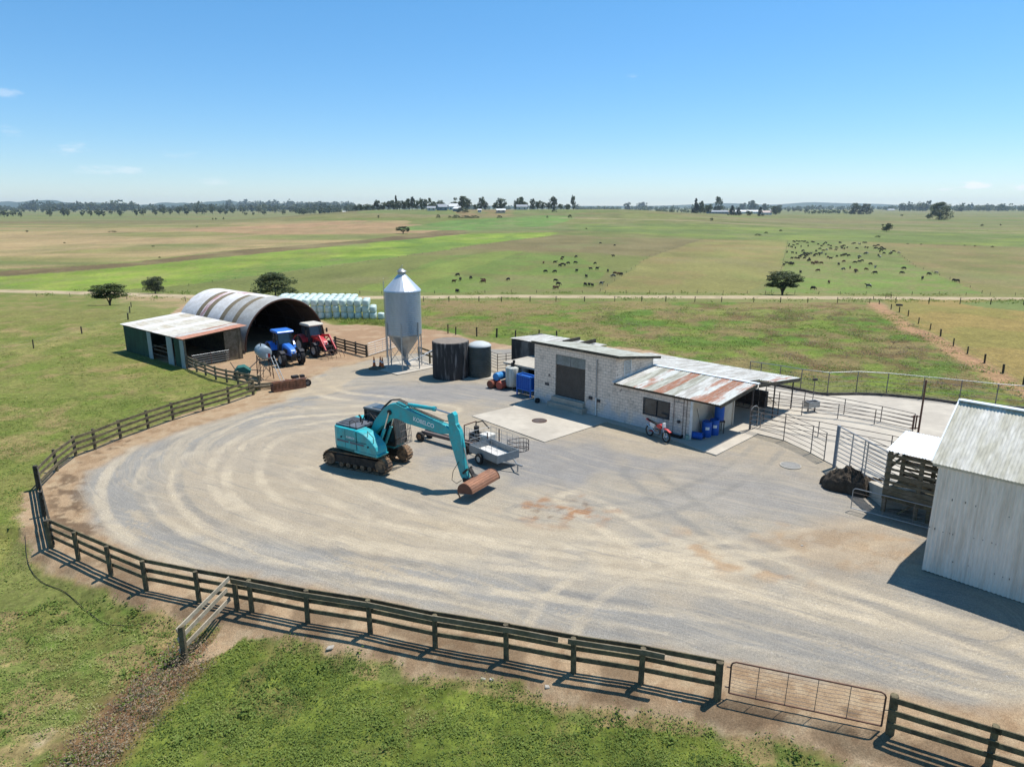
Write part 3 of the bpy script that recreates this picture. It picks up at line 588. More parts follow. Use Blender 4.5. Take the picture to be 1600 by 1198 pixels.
# roller door
b = MB()
for i in range(28): b.tube([(1.99, .12, .86+i*.078), (4.51, .12, .86+i*.078)], .041, n=8)
b.build('roller_door', mat('brown_slats', (.125, .10, .08), (.09, .07, .055), rough=.5, scale=2), dairy, smooth=50)
b = MB(); b.box(1.95, 3.22, .06, .14, 3.0, 3.72); b.box(3.26, 4.55, .06, .14, 3.0, 3.72); b.build('lintel_panel', mat('grey_board', (.24, .25, .24), (.17, .18, .16), rough=.7, scale=1.5, amt=.8), dairy)
b = MB(); b.box(1.95, 4.55, .10, .13, .3, 3.05); b.build('door_back', M_dark, dairy)
b = MB(); b.box(1.7, 4.75, -.55, -.002, 0.0, .42); b.box(1.85, 4.6, -.28, -.003, .42, .76); b.build('loading_step', M_conc, dairy)
b = MB(); b.tube([(5.53, -.07, 3.8), (5.53, -.07, .05)], .035, n=8); b.tube([(5.53, -.07, 3.8), (5.53, .02, 3.85)], .035, n=8); b.build('downpipe', M_galv, dairy, smooth=50)
b = MB(); b.tube([(5.56, -.1, 1.3), (5.56, -.1, .1)], .055, n=8); b.build('pipe_guard', M_white, dairy, smooth=50)
fr_ = MB(); fr_.box(6.975, 7.02, .9, 1.7, 2.85, 2.9); fr_.box(6.975, 7.02, .9, 1.7, 3.78, 3.83); fr_.box(6.975, 7.02, .9, .95, 2.9, 3.78); fr_.box(6.975, 7.02, 1.65, 1.7, 2.9, 3.78)
for i in range(9): fr_.bar((6.995, .95, 2.95+i*.095), (6.995, 1.65, 2.95+i*.095), .01, .06, up=(1, 0, .9))
fr_.build('louvre', M_white, dairy)
wf = MB(); wf.box(9.15, 11.05, -.03, .02, .95, 1.0); wf.box(9.15, 11.05, -.03, .02, 2.0, 2.05); wf.box(9.15, 9.2, -.03, .02, 1.0, 2.0); wf.box(11.0, 11.05, -.03, .02, 1.0, 2.0); wf.box(10.08, 10.12, -.02, .03, 1.0, 2.0)
wn = wf.build('window', M_steeld, dairy)
MB().box(9.2, 11.0, .05, .07, 1.0, 2.0).build('pane', M_glass, wn)
b = MB()
for x in (11.33, 11.98, 12.2): b.tube([(x, -.03, 2.45), (x, -.03, .1)], .018, n=6)
b.tube([(11.33, -.03, 2.2), (11.98, -.03, 2.2)], .015, n=6)
b.build('conduit', M_steel, dairy)
for nm, bx in (('tap_box', (11.68, 11.82, -.17, -.03, .95, 1.1)), ('vent', (1.0, 1.4, -.01, .0, 1.35, 1.55)), ('meter_box', (4.95, 5.2, -.1, -.005, 1.1, 1.3)), ('switch', (5.65, 5.85, -.1, -.005, 1.05, 1.2)), ('switch', (1.35, 1.45, -.03, 0, 2.1, 2.2))): MB().box(*bx).build(nm, M_steeld, dairy)
MB().box(12.44, 12.56, -.05, .07, 0, 2.5).build('post', M_white, dairy)
MB().bar((12.5, .01, 2.44), (14.2, .01, 2.5), .06, .12).build('beam', M_white, dairy)
w = MB(); w.box(12.25, 12.44, T, 2.8, 0, 2.62); w.box(12.25, 12.97, 2.8, 2.92, 0, 2.75); w.box(12.85, 12.97, 2.92, 4.35, 0, 2.85); w.build('wall', M_cream, dairy)
b = MB(); b.box(12.8, 13.04, 4.35, 4.45, 0, 2.85); b.build('door_frame', M_cream, dairy)
for (x, y) in ((14.2, 4.4), (14.2, 7.6), (14.2, 10.6), (9, 10.6), (4, 10.6)):
    MB().tube([(x, y, 0), (x, y, 3.0-.12*abs(y-4.4)-.05)], .05, n=8).build('roof_post', M_steeld, dairy, smooth=50)
b = MB(); b.bar((3, 10.6, 2.13), (14.3, 10.6, 2.13), .08, .12); b.bar((3, 7.6, 2.5), (14.3, 7.6, 2.5), .08, .12); b.box(3, 12.9, 9.6, 9.8, 0, 1.2); b.build('purlin', M_steeld, dairy)
b = MB()
for k in range(4):
    z = .45+k*.33; b.tube([(11, 7.4, z), (14.15, 7.4, z)], .022, n=6)
b.build('bail_rails', M_steeld, dairy, smooth=60); b = MB()
for y in (5.4, 6.4, 8.6): MB().tube([(14.15, y, 0), (14.15, y, 1.6)], .03, n=6).build('bail_post', M_steeld, dairy)
for k in range(5): b.tube([(13.6-.5*k, 7.6, 1.9), (13.6-.5*k, 7.9, 1.4), (13.4-.5*k, 8.3, .8), (13.2-.5*k, 8.6, .2)], .025, n=6)
b.build('bail_gates', M_steeld, dairy, smooth=60)

# stained concrete vat room behind the left end
vat = thing('vat_room', 'low dark-stained concrete vat room joined to the left end of the milking shed', 'building', DO, DA)
b = MB(); b.box(-7.0, -.01, 4.9, 5.1, 0, 2.9); b.box(-7.0, -6.8, 5.1, 8.6, 0, 2.9); b.box(-6.8, -.01, 8.4, 8.6, 0, 2.7); b.build('wall', M_concd, vat)
rroof('roof', M_galvroof, vat, (-7.1, 4.85, 2.98), (1, 0, 0), (0, 1, -.04), 7.05, 3.9)
b = MB(); b.box(-2.6, -2.45, 6.2, 8.3, 2.95, 3.2); b.box(-1.0, -.85, 6.2, 8.3, 2.95, 3.25); b.build('parapet', M_timbd, vat)
b = MB(); b.box(-4.7, -.01, 1.6, 4.88, 1.72, 1.86); b.build('canopy', M_conc, vat)
b = MB(); b.box(-4.4, -4.25, 2.2, 4.8, 0, 1.72); b.box(-4.2, -.02, 4.6, 4.85, 0, 1.72); b.box(-1.4, -1.25, 1.8, 1.95, 0, 1.72); b.build('support', M_concd, vat)
# corrugated water butt shapes: tanks
def place(o): return o
t = thing('water_tank', 'wide dark concrete water tank streaked with stains, left of the grey plastic tank', 'tank', (-5.0, 54.55, 0))
MB().lathe([(1.5, 0), (1.5, 2.95), (1.44, 2.99), (0.0, 3.05)], 48).build('shell', mat('tarred_concrete', (.036, .035, .035), (.26, .245, .235), rough=.85, scale=2.2, amt=.75, var=.25, stretch=(1.6, 1.6, .18), thr=.58, soft=.09), t, smooth=40)
MB().lathe([(1.43, 3.0), (0, 3.075)], 40).build('lid', mat('dusty_lid', (.22, .185, .15), (.15, .13, .11), rough=.9, scale=1.3), t, smooth=40)
b = MB(); b.tube([(1.2, -.95, .2), (1.2, -.95, 2.7)], .03, n=6); b.build('pipe', M_steel, t)
t2 = thing('water_tank', 'narrower ribbed grey plastic water tank with a pale domed lid, beside the dark concrete tank', 'tank', (-2.65, 54.6, 0))
prof = []
for i in range(17):
    z = .12+i*.145; prof += [(.93, z), (.93, z+.07), (.955, z+.09), (.955, z+.125)]
MB().lathe([(.93, .0)]+prof+[(.93, 2.6)], 40).build('shell', mat('grey_plastic', (.055, .065, .06), (.085, .095, .09), rough=.6, scale=1.5, var=.08), t2, smooth=60)
MB().lathe([(.97, 2.56), (.97, 2.62), (.8, 2.75), (.45, 2.88), (0, 2.93)], 40).build('lid', mat('pale_plastic', (.46, .48, .47), (.38, .40, .39), rough=.6, scale=1.5, var=.06), t2, smooth=60)
b = MB(); b.box(-1.2, 1.1, -1.15, 1.1, -.05, .05); b.build('plinth', M_conc, t2)

# ================================================================ feed silo
silo = thing('feed_silo', 'tall galvanised steel feed silo with cone roof and hopper standing on eight thin legs', 'silo', (-9.25, 57.75, 0))
M_silo = mat('ribbed_zinc', (.40, .43, .45), (.33, .36, .38), rough=.38, metal=.6, scale=.9, amt=.6, var=.06, stretch=(1, 1, .3))
prof = []
z = 3.0
while z < 6.7: prof += [(1.49, z), (1.495, z+.05), (1.53, z+.09), (1.495, z+.13)]; z += .165
MB().lathe([(1.49, 2.95)]+prof+[(1.5, 6.72)], 56, caps=False).build('barrel', M_silo, silo, smooth=88)
MB().lathe([(1.58, 6.66), (1.55, 6.74), (.34, 8.0), (.34, 8.02)], 24).build('cone_roof', mat('zinc_cone', (.56, .60, .63), (.50, .53, .56), rough=.35, metal=.5, scale=1, var=.05), silo, smooth=10)
cap = MB().lathe([(.33, 8.0), (.33, 8.22), (.42, 8.26), (.12, 8.48), (0, 8.5)], 20).build('cap', M_galv, silo, smooth=30)
MB().bar((-.35, -.2, 8.25), (.12, -.2, 8.8), .03).bar((-.02, .1, 8.4), (.12, -.2, 8.8), .02).build('lid_lever', M_galv, cap)
MB().lathe([(.17, .75), (.17, 1.0), (1.5, 3.0), (1.515, 3.05)], 12, caps=False).build('hopper', mat('zinc_hopper', (.34, .36, .37), (.28, .25, .22), rough=.4, metal=.55, scale=1.3, amt=.5, var=.08), silo, smooth=10)
MB().lathe([(.2, .62), (.2, .8)], 12).bar((0, 0, .6), (.5, -.9, .35), .3, .2).build('auger_boot', M_galv, silo)
legs = [2*math.pi*(k+.5)/6 for k in range(6)]
for a in legs:
    x, y = 1.54*math.cos(a), 1.54*math.sin(a)
    MB().bar((x, y, 0), (x, y, 4.1), .09, .07).box(x-.12, x+.12, y-.12, y+.12, 0, .03).build('leg', M_galv, silo)
b = MB()
for i, a in enumerate(legs):
    a2 = legs[(i+1) % 6]; p = (1.54*math.cos(a), 1.54*math.sin(a)); q = (1.54*math.cos(a2), 1.54*math.sin(a2))
    b.tube([(p[0], p[1], .4), (q[0], q[1], 2.3)], .014, n=5); b.tube([(q[0], q[1], .4), (p[0], p[1], 2.3)], .014, n=5); b.bar((p[0], p[1], 2.95), (q[0], q[1], 2.95), .05, .08)
b.build('cross_brace', M_galv, silo)
b = MB(); b.tube([(.3, .2, .5), (1.6, .5, 1.0), (2.9, 1.0, 1.7)], .05, n=6); b.build('auger_tube', M_zinc, silo)
b = MB()
for k in range(22): b.bar((-1.62, .1, 3.0+k*.22), (-1.62, .4, 3.0+k*.22), .02)
b.bar((-1.62, .1, .8), (-1.62, .1, 7.4), .03); b.bar((-1.62, .4, .8), (-1.62, .4, 7.4), .03); b.build('ladder', M_galv, silo)

# ================================================================ slabs
def slab(name, pts, z0, z1, mt):
    n = len(pts); b = MB(); vs = [(p[0], p[1], z0) for p in pts]+[(p[0], p[1], z1) for p in pts]
    b.add(vs, [tuple(range(n)), tuple(range(n, 2*n))]+[(i, (i+1) % n, (i+1) % n+n, i+n) for i in range(n)])
    bm = bmesh.new(); o = b.build(name, mt); bm.from_mesh(o.data); bmesh.ops.recalc_face_normals(bm, faces=bm.faces); bm.to_mesh(o.data); bm.free()
    return tag(o, kind='structure')
def DL(x, y): a = DA; return (DO[0]+x*math.cos(a)-y*math.sin(a), DO[1]+x*math.sin(a)+y*math.cos(a))
M_slab = mat('washed_concrete', alb(222, 212, 194), alb(202, 192, 176), rough=.9, scale=.35, amt=.8, var=.07, bump=.15)
slab('concrete_apron', [DL(-.3, 0), DL(-.6, -.5), tuple(G(800, 636)[:2]), tuple(G(737, 650.5)[:2]), tuple(G(851, 691.5)[:2]), tuple(G(937, 663.5)[:2]), DL(6.8, -.9), DL(7.0, 0)], -.3, .05, M_slab)
slab('concrete_path', [DL(7.0, .1), DL(6.8, -.55), DL(12, -.75), DL(14.03, -1.23), DL(14.9, -1.3), DL(14.95, 3.2), DL(14.6, 11), DL(0, 11), DL(0, .1)], -.3, .055, M_slab)
slab('silo_slab', [(-12.3, 57.5), (-9.47, 54.87), (-6.4, 57.9), (-8.8, 61.3)], -.3, .07, M_slab)
pen = [Vector((14.35, 40.55, 0)), Vector((16.2, 38.6, 0)), Vector((16.9, 36.4, 0)), Vector((17.2, 35.0, 0)), Vector((18.3, 31.6, 0)), Vector((22.5, 28.5, 0)), Vector((40, 26, 0)), Vector((42, 40, 0))]
kerb = smooth_line(GP([(1600, 640.6), (1508, 633.4), (1456, 626.3), (1381, 619), (1340, 617.6), (1284, 617.6), (1250, 611), (1217, 604.7), (1170, 597)]), 6)
slab('cattle_yard_slab', [(p[0], p[1]) for p in pen]+[(p[0], p[1]) for p in kerb]+[DL(13.0, 11.2), DL(13.0, 4.2)], -.3, .045, M_slab)
kb = MB()
for i in range(len(kerb)-1): kb.bar(kerb[i]+Vector((0, 0, .06)), kerb[i+1]+Vector((0, 0, .06)), .18, .32)
tag(kb.build('kerb', mat('kerb_stain', (.12, .10, .085), (.05, .045, .04), scale=2, amt=.8)), kind='structure')

# ================================================================ white iron shed, right
SHA = R(-45.8); SO = (15.74, 23.6, 0)
shed = thing('corrugated_shed', 'white corrugated iron shed with weathered zinc roof at the right edge of the yard', 'shed', SO, SHA)
rr = random.Random(3)
for i in range(9):
    x = i*1.42; q = sheet(MB(), (x, 0-.004*(i % 2), .03), (1, 0, 0), (0, 0, 1), 1.43, 4.33, .143, .022); q.mi = 1
    for z in (.75, 1.85, 3.05):          # nail heads and rust spots along the girts
        for k in range(11):
            if rr.random() < .72: continue
            xx = x+.05+k*.13+rr.uniform(-.05, .05); z = z+rr.uniform(-.035, .035); s = rr.uniform(.007, .018); q.box(xx-s, xx+s, -.022, -.012, z-s, z+s+rr.choice((0, 0, .04)))
    q.build('wall_sheet', [M_shed, M_timbd], shed, smooth=60)
o = sheet(MB(), (0, 5.2, .03), (0, -1, 0), (0, 0, 1), 5.2, 4.33, .14, .02).build('side_wall', M_shed, shed, smooth=60)
MB().prism([(0, 4.3), (5.2, 4.3), (2.6, 6.1)], 0, .03, Matrix.Rotation(R(90), 4, 'Z')).build('gable', M_shed, shed)
MB().box(.03, 12.8, .03, .08, 0, 4.3).box(.03, .08, .03, 5.2, 0, 4.3).box(.0, 12.8, 5.15, 5.2, 0, 4.3).build('lining', M_dark, shed)
M_bat = mat('stained_batten', (.30, .27, .22), (.2, .17, .13))
for x in (1.42*3, 1.42*6): MB().box(x-.02, x+.02, -.03, -.015, .03, 4.3).build('cover_strip', M_bat, shed)
rroof('roof', M_shedroof, shed, (-.22, -.12, 4.36), (1, 0, 0), (0, 1, .685), 13.2, 3.33, .11, .013)
rroof('roof', M_shedroof, shed, (-.22, 5.35, 4.32), (1, 0, 0), (0, -1, .685), 13.2, 3.32, .11, .013)
b = MB(); b.bar((-.24, 2.6, 6.24), (13, 2.6, 6.24), .3, .04); b.bar((-.24, -.1, 4.4), (-.24, 2.6, 6.24), .05, .1); b.bar((-.24, 5.3, 4.4), (-.24, 2.6, 6.24), .05, .1)
b.build('ridge_cap', M_zinc, shed)
b = MB(); b.bar((-.2, -.03, 4.3), (13, -.03, 4.3), .05, .1); b.build('eave_board', mat('cream_board', (.55, .5, .4)), shed)

# ================================================================ timber loading race with zinc roof, in the shed's frame
race = thing('loading_race', 'raised timber stock race with a bright corrugated roof, left of the white shed', 'stock race', SO, SHA)
rroof('roof', M_zinc, race, (-3.05, 4.35, 2.98), (1, 0, 0), (0, 1, .12), 2.75, 2.6, .12, .016)
for (x, y) in ((-2.9, 4.6), (-1.6, 4.6), (-.4, 4.6), (-2.9, 6.7), (-1.6, 6.7), (-.4, 6.7)):
    MB().bar((x, y, 0), (x, y, 2.93 if y < 5 else 3.15), .16).build('post', M_timber, race)
b = MB()
for z, h in ((2.75, .1), (2.45, .1), (2.1, .1), (1.78, .22), (1.48, .12), (1.2, .2), (.98, .2)):
    b.bar((-3.0, 4.5, z), (-.15, 4.5, z), .04, h)
    b.bar((-3.0, 6.8, z), (-.15, 6.8, z), .04, h)
b.bar((-2.95, 4.5, 2.45), (-2.95, 6.8, 2.45), .04, .15); b.bar((-2.95, 4.5, 2.05), (-2.95, 6.8, 2.05), .04, .15)
b.build('rail', M_timber, race)
b = MB(); b.box(-3.0, -.2, 4.53, 6.8, .78, .86); b.bar((-3.0, 4.5, .75), (-.2, 4.5, .75), .08, .2); b.build('deck', M_timbg, race)
b = MB(); b.bar((-2.3, 4.6, .05), (-1.6, 4.6, .8), .08); b.bar((-.5, 4.6, .8), (-.9, 4.6, .05), .08); b.bar((-1.1, 4.6, 0), (-1.1, 4.6, .8), .14); b.build('brace', M_timbg, race)
b = MB(); b.box(-.42, -.22, 4.42, 4.48, 1.9, 2.25); b.build('notice', mat('blue_plate', (.03, .08, .3)), race)
def SL(x, y): a = SHA; return Vector((SO[0]+x*math.cos(a)-y*math.sin(a), SO[1]+x*math.sin(a)+y*math.cos(a), 0))
# ramp fence up to the race
ramp = thing('race_fence', 'tall steel-railed ramp fence rising from its thick post to the timber race', 'fence', SO, SHA)
p0 = Vector((-6.6, 8.5, 0)); p1 = Vector((-3.1, 4.9, 0))
MB().bar(p0, p0+Vector((0, 0, 2.35)), .14).build('post', mat('grey_post', (.22, .25, .28), rough=.5), ramp)
for k, t_ in enumerate((.33, .58, .64, 1.0)):
    p = p0.lerp(p1, t_); b_ = lerp(.1, 1.15, t_); MB().bar(p+Vector((0, 0, b_)), p+Vector((0, 0, lerp(2.35, 2.75, t_))), .05).build('upright', M_galv, ramp)
for k in range(9):
    q = k/8; MB().tube([p0+Vector((0, 0, lerp(.5, 2.32, q))), p1+Vector((0, 0, lerp(1.15, 2.72, q)))], .026 if k < 8 else .035, n=6).build('rail', M_galv, ramp)
p2 = p0+Vector((1.2, 1.0, 0)); p3 = p1+Vector((1.3, .9, 0))
for k in range(6):
    q = k/5; MB().tube([p2+Vector((0, 0, lerp(.5, 1.7, q))), p3+Vector((0, 0, lerp(1.15, 2.3, q)))], .022, n=6).build('rail', M_steel, ramp)
b = MB(); b.add([p0+Vector((.1, 0, 0)), p1+Vector((.1, 0, 0)), p3, p2, p0+Vector((.1, 0, .06)), p1+Vector((.1, 0, .95)), p3+Vector((0, 0, .95)), p2+Vector((0, 0, .06))], [(0, 1, 2, 3), (4, 7, 6, 5), (0, 4, 5, 1), (1, 5, 6, 2), (2, 6, 7, 3), (3, 7, 4, 0)])
b.build('ramp_floor', M_conc, ramp)
# pile of dark earth and muck beneath the ramp
def mound2(name, label, cat, loc, rx, ry, h, mt, seed, rz=0):
    n = 72; m = 34; i, j = np.meshgrid(np.arange(m+1)/m, np.arange(n)/n*2*math.pi, indexing='ij'); r = np.sin(i*math.pi/2)
    x = np.cos(j)*r; y = np.sin(j)*r; d = 1+.32*(fbm(x+seed, y, .55, seed, 3)-.5)*2*r; z = np.cos(i*math.pi/2)**.75*h*(1+.3*(fbm(x+seed, y, .5, seed+1)-.5)*2)+(fbm(x, y, .13, seed+2)-.5)*.28*h*(1-i**4)+(fbm(x, y, .05, seed+3)-.5)*.14*h*(1-i**4)
    vs = np.stack([x*rx*d, y*ry*d, z], -1).reshape(-1, 3); fs = [(a*n+b, (a+1)*n+b, (a+1)*n+(b+1) % n, a*n+(b+1) % n) for a in range(m) for b in range(n)]
    o = MB().add([tuple(v) for v in vs], fs).build(name, mt, smooth=50); o.location = loc; o.rotation_euler = (0, 0, rz); return tag(o, label, cat)
def mound(name, label, cat, loc, rx, ry, h, mt, seed, parent=None, rz=0, lump=.25):
    vs = []; fs = []; n = 28; m = 12; rr = random.Random(seed)
    for i in range(m+1):
        f = i/m
        for j in range(n):
            a = 2*math.pi*j/n; q = math.cos(f*math.pi/2)
            nz = 1+lump*(vnoise(np.array([a*2.2+seed]), np.array([f*4.0]), seed)[0]-.5)*2*(1-f*.5)
            vs.append((rx*math.cos(a)*math.sin(f*math.pi/2)*nz, ry*math.sin(a)*math.sin(f*math.pi/2)*nz, h*(q**.8)*nz+rr.uniform(-.02, .02)))
    for i in range(m):
        for j in range(n): fs.append((i*n+j, (i+1)*n+j, (i+1)*n+(j+1) % n, i*n+(j+1) % n))
    o = MB().add(vs, fs).build(name, mt, smooth=80); o.location = loc; o.rotation_euler = (0, 0, rz)
    return tag(o, label, cat)
M_muck = mat('muck', (.05, .04, .03), (.09, .07, .05), rough=.95, scale=4, bump=.6, var=.35)
l_ = SL(-5.0, 6.0); mound2('muck_heap', 'large dark heap of muck and earth under the steel ramp fence', 'heap', (l_.x, l_.y, -.05), 1.2, .75, 1.05, M_muck, 5, rz=SHA+.3)
l_ = SL(-3.9, 6.6); mound2('muck_heap', 'smaller dark heap of muck behind the ramp rails beside the timber race', 'heap', (l_.x, l_.y, -.05), .8, .6, .8, M_muck, 9, rz=SHA)

# ================================================================ lean-to, left
LA = R(-39.2); LO = (-37.32, 64.83, 0)
lt = thing('lean_to', 'low open-fronted dark green iron lean-to with a pale rusting roof', 'shed', LO, LA)
M_ltroof = mat('pale_rusty_roof', (.50, .48, .42), (.38, .33, .24), rough=.6, metal=.0, scale=.6, amt=.8, var=.2, stretch=(.5, 3, 1), thr=.52)
for i in range(11):
    x = -.2+i*1.13; mt = M_rust if i == 10 else (M_rustmix if i == 9 else (M_ltroof if i % 3 else M_light))
    if i == 10: mt = mat('red_oxide_sheet', (.42, .22, .15), (.34, .13, .08), rough=.7, scale=1.5, amt=.7, stretch=(.6, 2, 1))
    rroof('roof_sheet', mt, lt, (x, -.2, 2.62+.004*(i % 2)), (1, 0, 0), (0, 1, .07), 1.15, 6.0)
sheet(MB(), (.0, 0, .02), (1, 0, 0), (0, 0, 1), 5.0, 2.58, .12, .016).build('wall', M_green, lt, smooth=60)
sheet(MB(), (10.2, 0, .02), (1, 0, 0), (0, 0, 1), 1.3, 2.58, .12, .016).build('wall', M_green, lt, smooth=60)
sheet(MB(), (.0, 5.3, .02), (0, -1, 0), (0, 0, 1), 5.3, 2.6, .12, .016).build('wall', M_green, lt, smooth=60)
b = MB(); b.box(0, 11.95, 5.25, 5.3, 0, 2.9); b.build('back_wall', M_timbd, lt)
M_grn2 = mat('pale_green_board', (.30, .36, .36), (.22, .27, .27), rough=.7, stretch=(1, 1, .3))
for (x0, x1) in ((5.1, 5.85), (8.9, 9.9), (11.35, 11.98)):
    MB().box(x0, x1, -.07, -.02, 0, 2.6).build('pilaster', M_grn2, lt)
for x in (.05, 5.1, 8.9, 11.9): MB().box(x-.07, x+.07, .02, .16, 0, 2.6).build('post', M_timber, lt)
MB().box(11.75, 11.95, 5.0, 5.25, 0, 2.95).build('post', M_timber, lt)
b = MB(); b.box(11.82, 11.9, 3.7, 5.0, 0, 2.9); b.build('end_wall', M_timber, lt)
b = MB(); b.bar((11.9, 0, 2.52), (11.9, 5.3, 2.9), .06, .16); b.bar((0, -.05, 2.55), (12, -.05, 2.55), .05, .14); b.build('beam', M_timbd, lt)
b = MB()
for z in (.5, .95, 1.3): b.bar((5.8, .1, z), (8.9, .1, z), .04, .12)
b.build('rail', M_timbd, lt)
gt = thing('pipe_gate', 'rusty pipe gate across the open end of the green lean-to', 'gate', LO, LA)
b = MB()
for k in range(5): b.tube([(12.1, .5, .25+k*.2), (12.15, 3.9, .25+k*.2)], .018, n=6)
b.build('rail', M_galv, gt, smooth=60)
b = MB()
for y in (.5, 2.2, 3.9): b.tube([(12.12, y, .1), (12.12, y, 1.12)], .025, n=6)
b.build('frame', M_brown, gt, smooth=60)

# ================================================================ round-roofed hay barn
QA = math.atan2(.628, -.778); Q0 = (-22.43, 66.88, 0)       # local x runs back along the barn, y across
barn = thing('round_roofed_barn', 'half-round corrugated iron barn with striped grey and rusty roof and open dark mouth', 'barn', Q0, QA)
RB = 4.55; NS = 17; SW = 13.3/NS
def ring(a0, a1, x0, r=RB, w=SW, pitch=.15, amp=.018):
    k = 6*5; n = max(3, int((a1-a0)/R(4))); vs = []; fs = []
    k = int(w/pitch*4)
    for i in range(k+1):
        x = x0+w*i/k; h = amp*math.sin(2*math.pi*i/4)
        for j in range(n+1):
            a = lerp(a0, a1, j/n); vs.append((x, (r+h)*math.cos(a), .25+(r+h)*math.sin(a)))
    for i in range(k):
        for j in range(n): fs.append((i*(n+1)+j, i*(n+1)+j+1, (i+1)*(n+1)+j+1, (i+1)*(n+1)+j))
    return MB().add(vs, fs)
# +y local points to the viewer's left/front side
for i in range(NS):
    x0 = i*SW
    lo = {3: M_skyl, 6: M_skyl, 10: M_skyl, 12: M_skyl, 11: M_pink}.get(i, M_greyi if i < 7 else M_light)
    hi = {11: M_pink, 10: M_light, 8: M_pink, 9: M_pink}.get(i, M_greyi if i < 3 else M_light)
    lo2 = lo
    ring(R(0), R(50), x0).build('roof_sheet', lo, barn, smooth=60)
    ring(R(50), R(84), x0).build('roof_sheet', lo, barn, smooth=60)
    ring(R(84), R(125), x0).build('roof_sheet', hi if i > 2 else M_greyi, barn, smooth=60)
    ring(R(125), R(180), x0).build('roof_sheet', M_galvroof, barn, smooth=60)
for xx in (0.04, 3.3, 6.6, 9.9, 13.2):
    pts = [(xx, (RB-.09)*math.cos(R(a)), .25+(RB-.09)*math.sin(R(a))) for a in range(0, 181, 6)]
    b = MB().tube(pts, .06 if xx > .1 else .09, n=6); b.build('arch_rib', mat('rib_brown', (.07, .035, .025)) if xx < .1 else M_steeld, barn)
b = MB(); pl = [(RB*.99*math.cos(R(a)), .25+RB*.99*math.sin(R(a))) for a in range(0, 181, 6)]
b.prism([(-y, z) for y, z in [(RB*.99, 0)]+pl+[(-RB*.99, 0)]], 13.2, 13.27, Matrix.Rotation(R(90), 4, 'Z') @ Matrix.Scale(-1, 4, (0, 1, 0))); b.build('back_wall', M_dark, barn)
ring(R(0), R(180), .12, r=RB-.04, w=13.0, amp=0).build('lining', mat('shade_lining', (.07, .055, .048), (.035, .03, .028), rough=.9), barn, smooth=60)  # added inner skin: the deep shade inside the barn is put into its colour
b = MB()
for a in (20, 45, 70, 110, 135, 160): b.tube([(0, (RB-.12)*math.cos(R(a)), .25+(RB-.12)*math.sin(R(a))), (13.2, (RB-.12)*math.cos(R(a)), .25+(RB-.12)*math.sin(R(a)))], .04, n=5)
b.build('purlin', M_steeld, barn)
b = MB(); b.box(0, 13.3, RB-.05, RB+.05, 0, .3); b.box(0, 13.3, -RB-.05, -RB+.05, 0, .3); b.build('plinth', M_concd, barn)
def QL(x, y): a = QA; return Vector((Q0[0]+x*math.cos(a)-y*math.sin(a), Q0[1]+x*math.sin(a)+y*math.cos(a), 0))
# ================================================================ fences and gates
rf = random.Random(21)
def wood_fence(name, label, pts, h=1.2, rails=(1.10, .76, .42), mt=None, side=1, rw=.15, pr=.085, group=None, skip_last=False, cat='fence', top_outer=None, ends=True):
    mt = mt or M_timbg
    root = thing(name, label, cat, (pts[0].x, pts[0].y, 0), 0, group); o = pts[0].copy(); o.z = 0
    P = [Vector((p.x, p.y, gz(p.x, p.y) if p.y < 130 else 0))-o for p in pts]
    if side < 0: pass
    for i, p in enumerate(P):
        hh = h+rf.uniform(-.03, .05); l_ = Vector((rf.uniform(-.03, .03), rf.uniform(-.03, .03), 0))
        r_ = pr*(1.25 if i in (0, len(P)-1) and ends else 1)
        MB().tube([p+Vector((0, 0, -.2)), p+l_*.5+Vector((0, 0, hh*.6)), p+l_+Vector((0, 0, hh))], [r_*1.05, r_, r_*.97], n=9).build('post', mt, root, smooth=40)
    for i in range(len(P)-1):
        d = (P[i+1]-P[i]); d.z = 0; d.normalize(); n = Vector((-d.y, d.x, 0))*side*(pr+.02)
        for z in rails:
            a = P[i]+n+Vector((0, 0, z+rf.uniform(-.015, .015)))-d*.1; b = P[i+1]+n+Vector((0, 0, z+rf.uniform(-.015, .015)))+d*.1
            MB().bar(a, b, .04, rw+rf.uniform(-.01, .01)).build('rail', mt, root)
    if top_outer:
        for (i0, t0, i1, t1) in top_outer:
            a = P[i0].lerp(P[i0+1], t0); b = P[i1].lerp(P[min(i1+1, len(P)-1)], t1); q = [a]+P[i0+1:i1+1]+[b]
            for k in range(len(q)-1):
                if (q[k+1]-q[k]).length < .05: continue
                d = (q[k+1]-q[k]); d.z = 0; d.normalize(); n = Vector((-d.y, d.x, 0))*(-side)*(pr+.025)
                MB().bar(q[k]+n+Vector((0, 0, 1.13)), q[k+1]+n+Vector((0, 0, 1.12)), .045, .17).build('top_board', M_timber, root)
    return root
wood_fence('timber_fence', 'mossy timber rail fence curving along the far left side of the gravel yard', FENCE_UP, side=1)
wood_fence('timber_fence', 'short end-on stretch of dark timber fence closing the left tip of the yard', FENCE_END, side=1, rails=(1.1, .8, .5, .2), mt=M_timbd)
wood_fence('timber_fence', 'long dark timber rail fence along the near edge of the yard', FENCE_LOW, side=1, rails=(1.14, .78, .42), mt=M_timbg, top_outer=((5, -.3, 9, .78), (9, .92, 11, .3)))
wood_fence('timber_fence', 'timber rail fence right of the wire gate in the bottom right corner', FENCE_RIGHT, side=-1, rails=(1.10, .72, .36), mt=M_timbg)
wood_fence('timber_fence', 'low timber fence running from the green lean-to to the fuel tank stand', GP([(293, 573), (308, 581), (322, 587), (338, 593), (355, 597), (372.5, 601), (390, 605), (406, 609)]), h=1.1, rails=(1.0, .68, .38), mt=M_timber, side=-1)
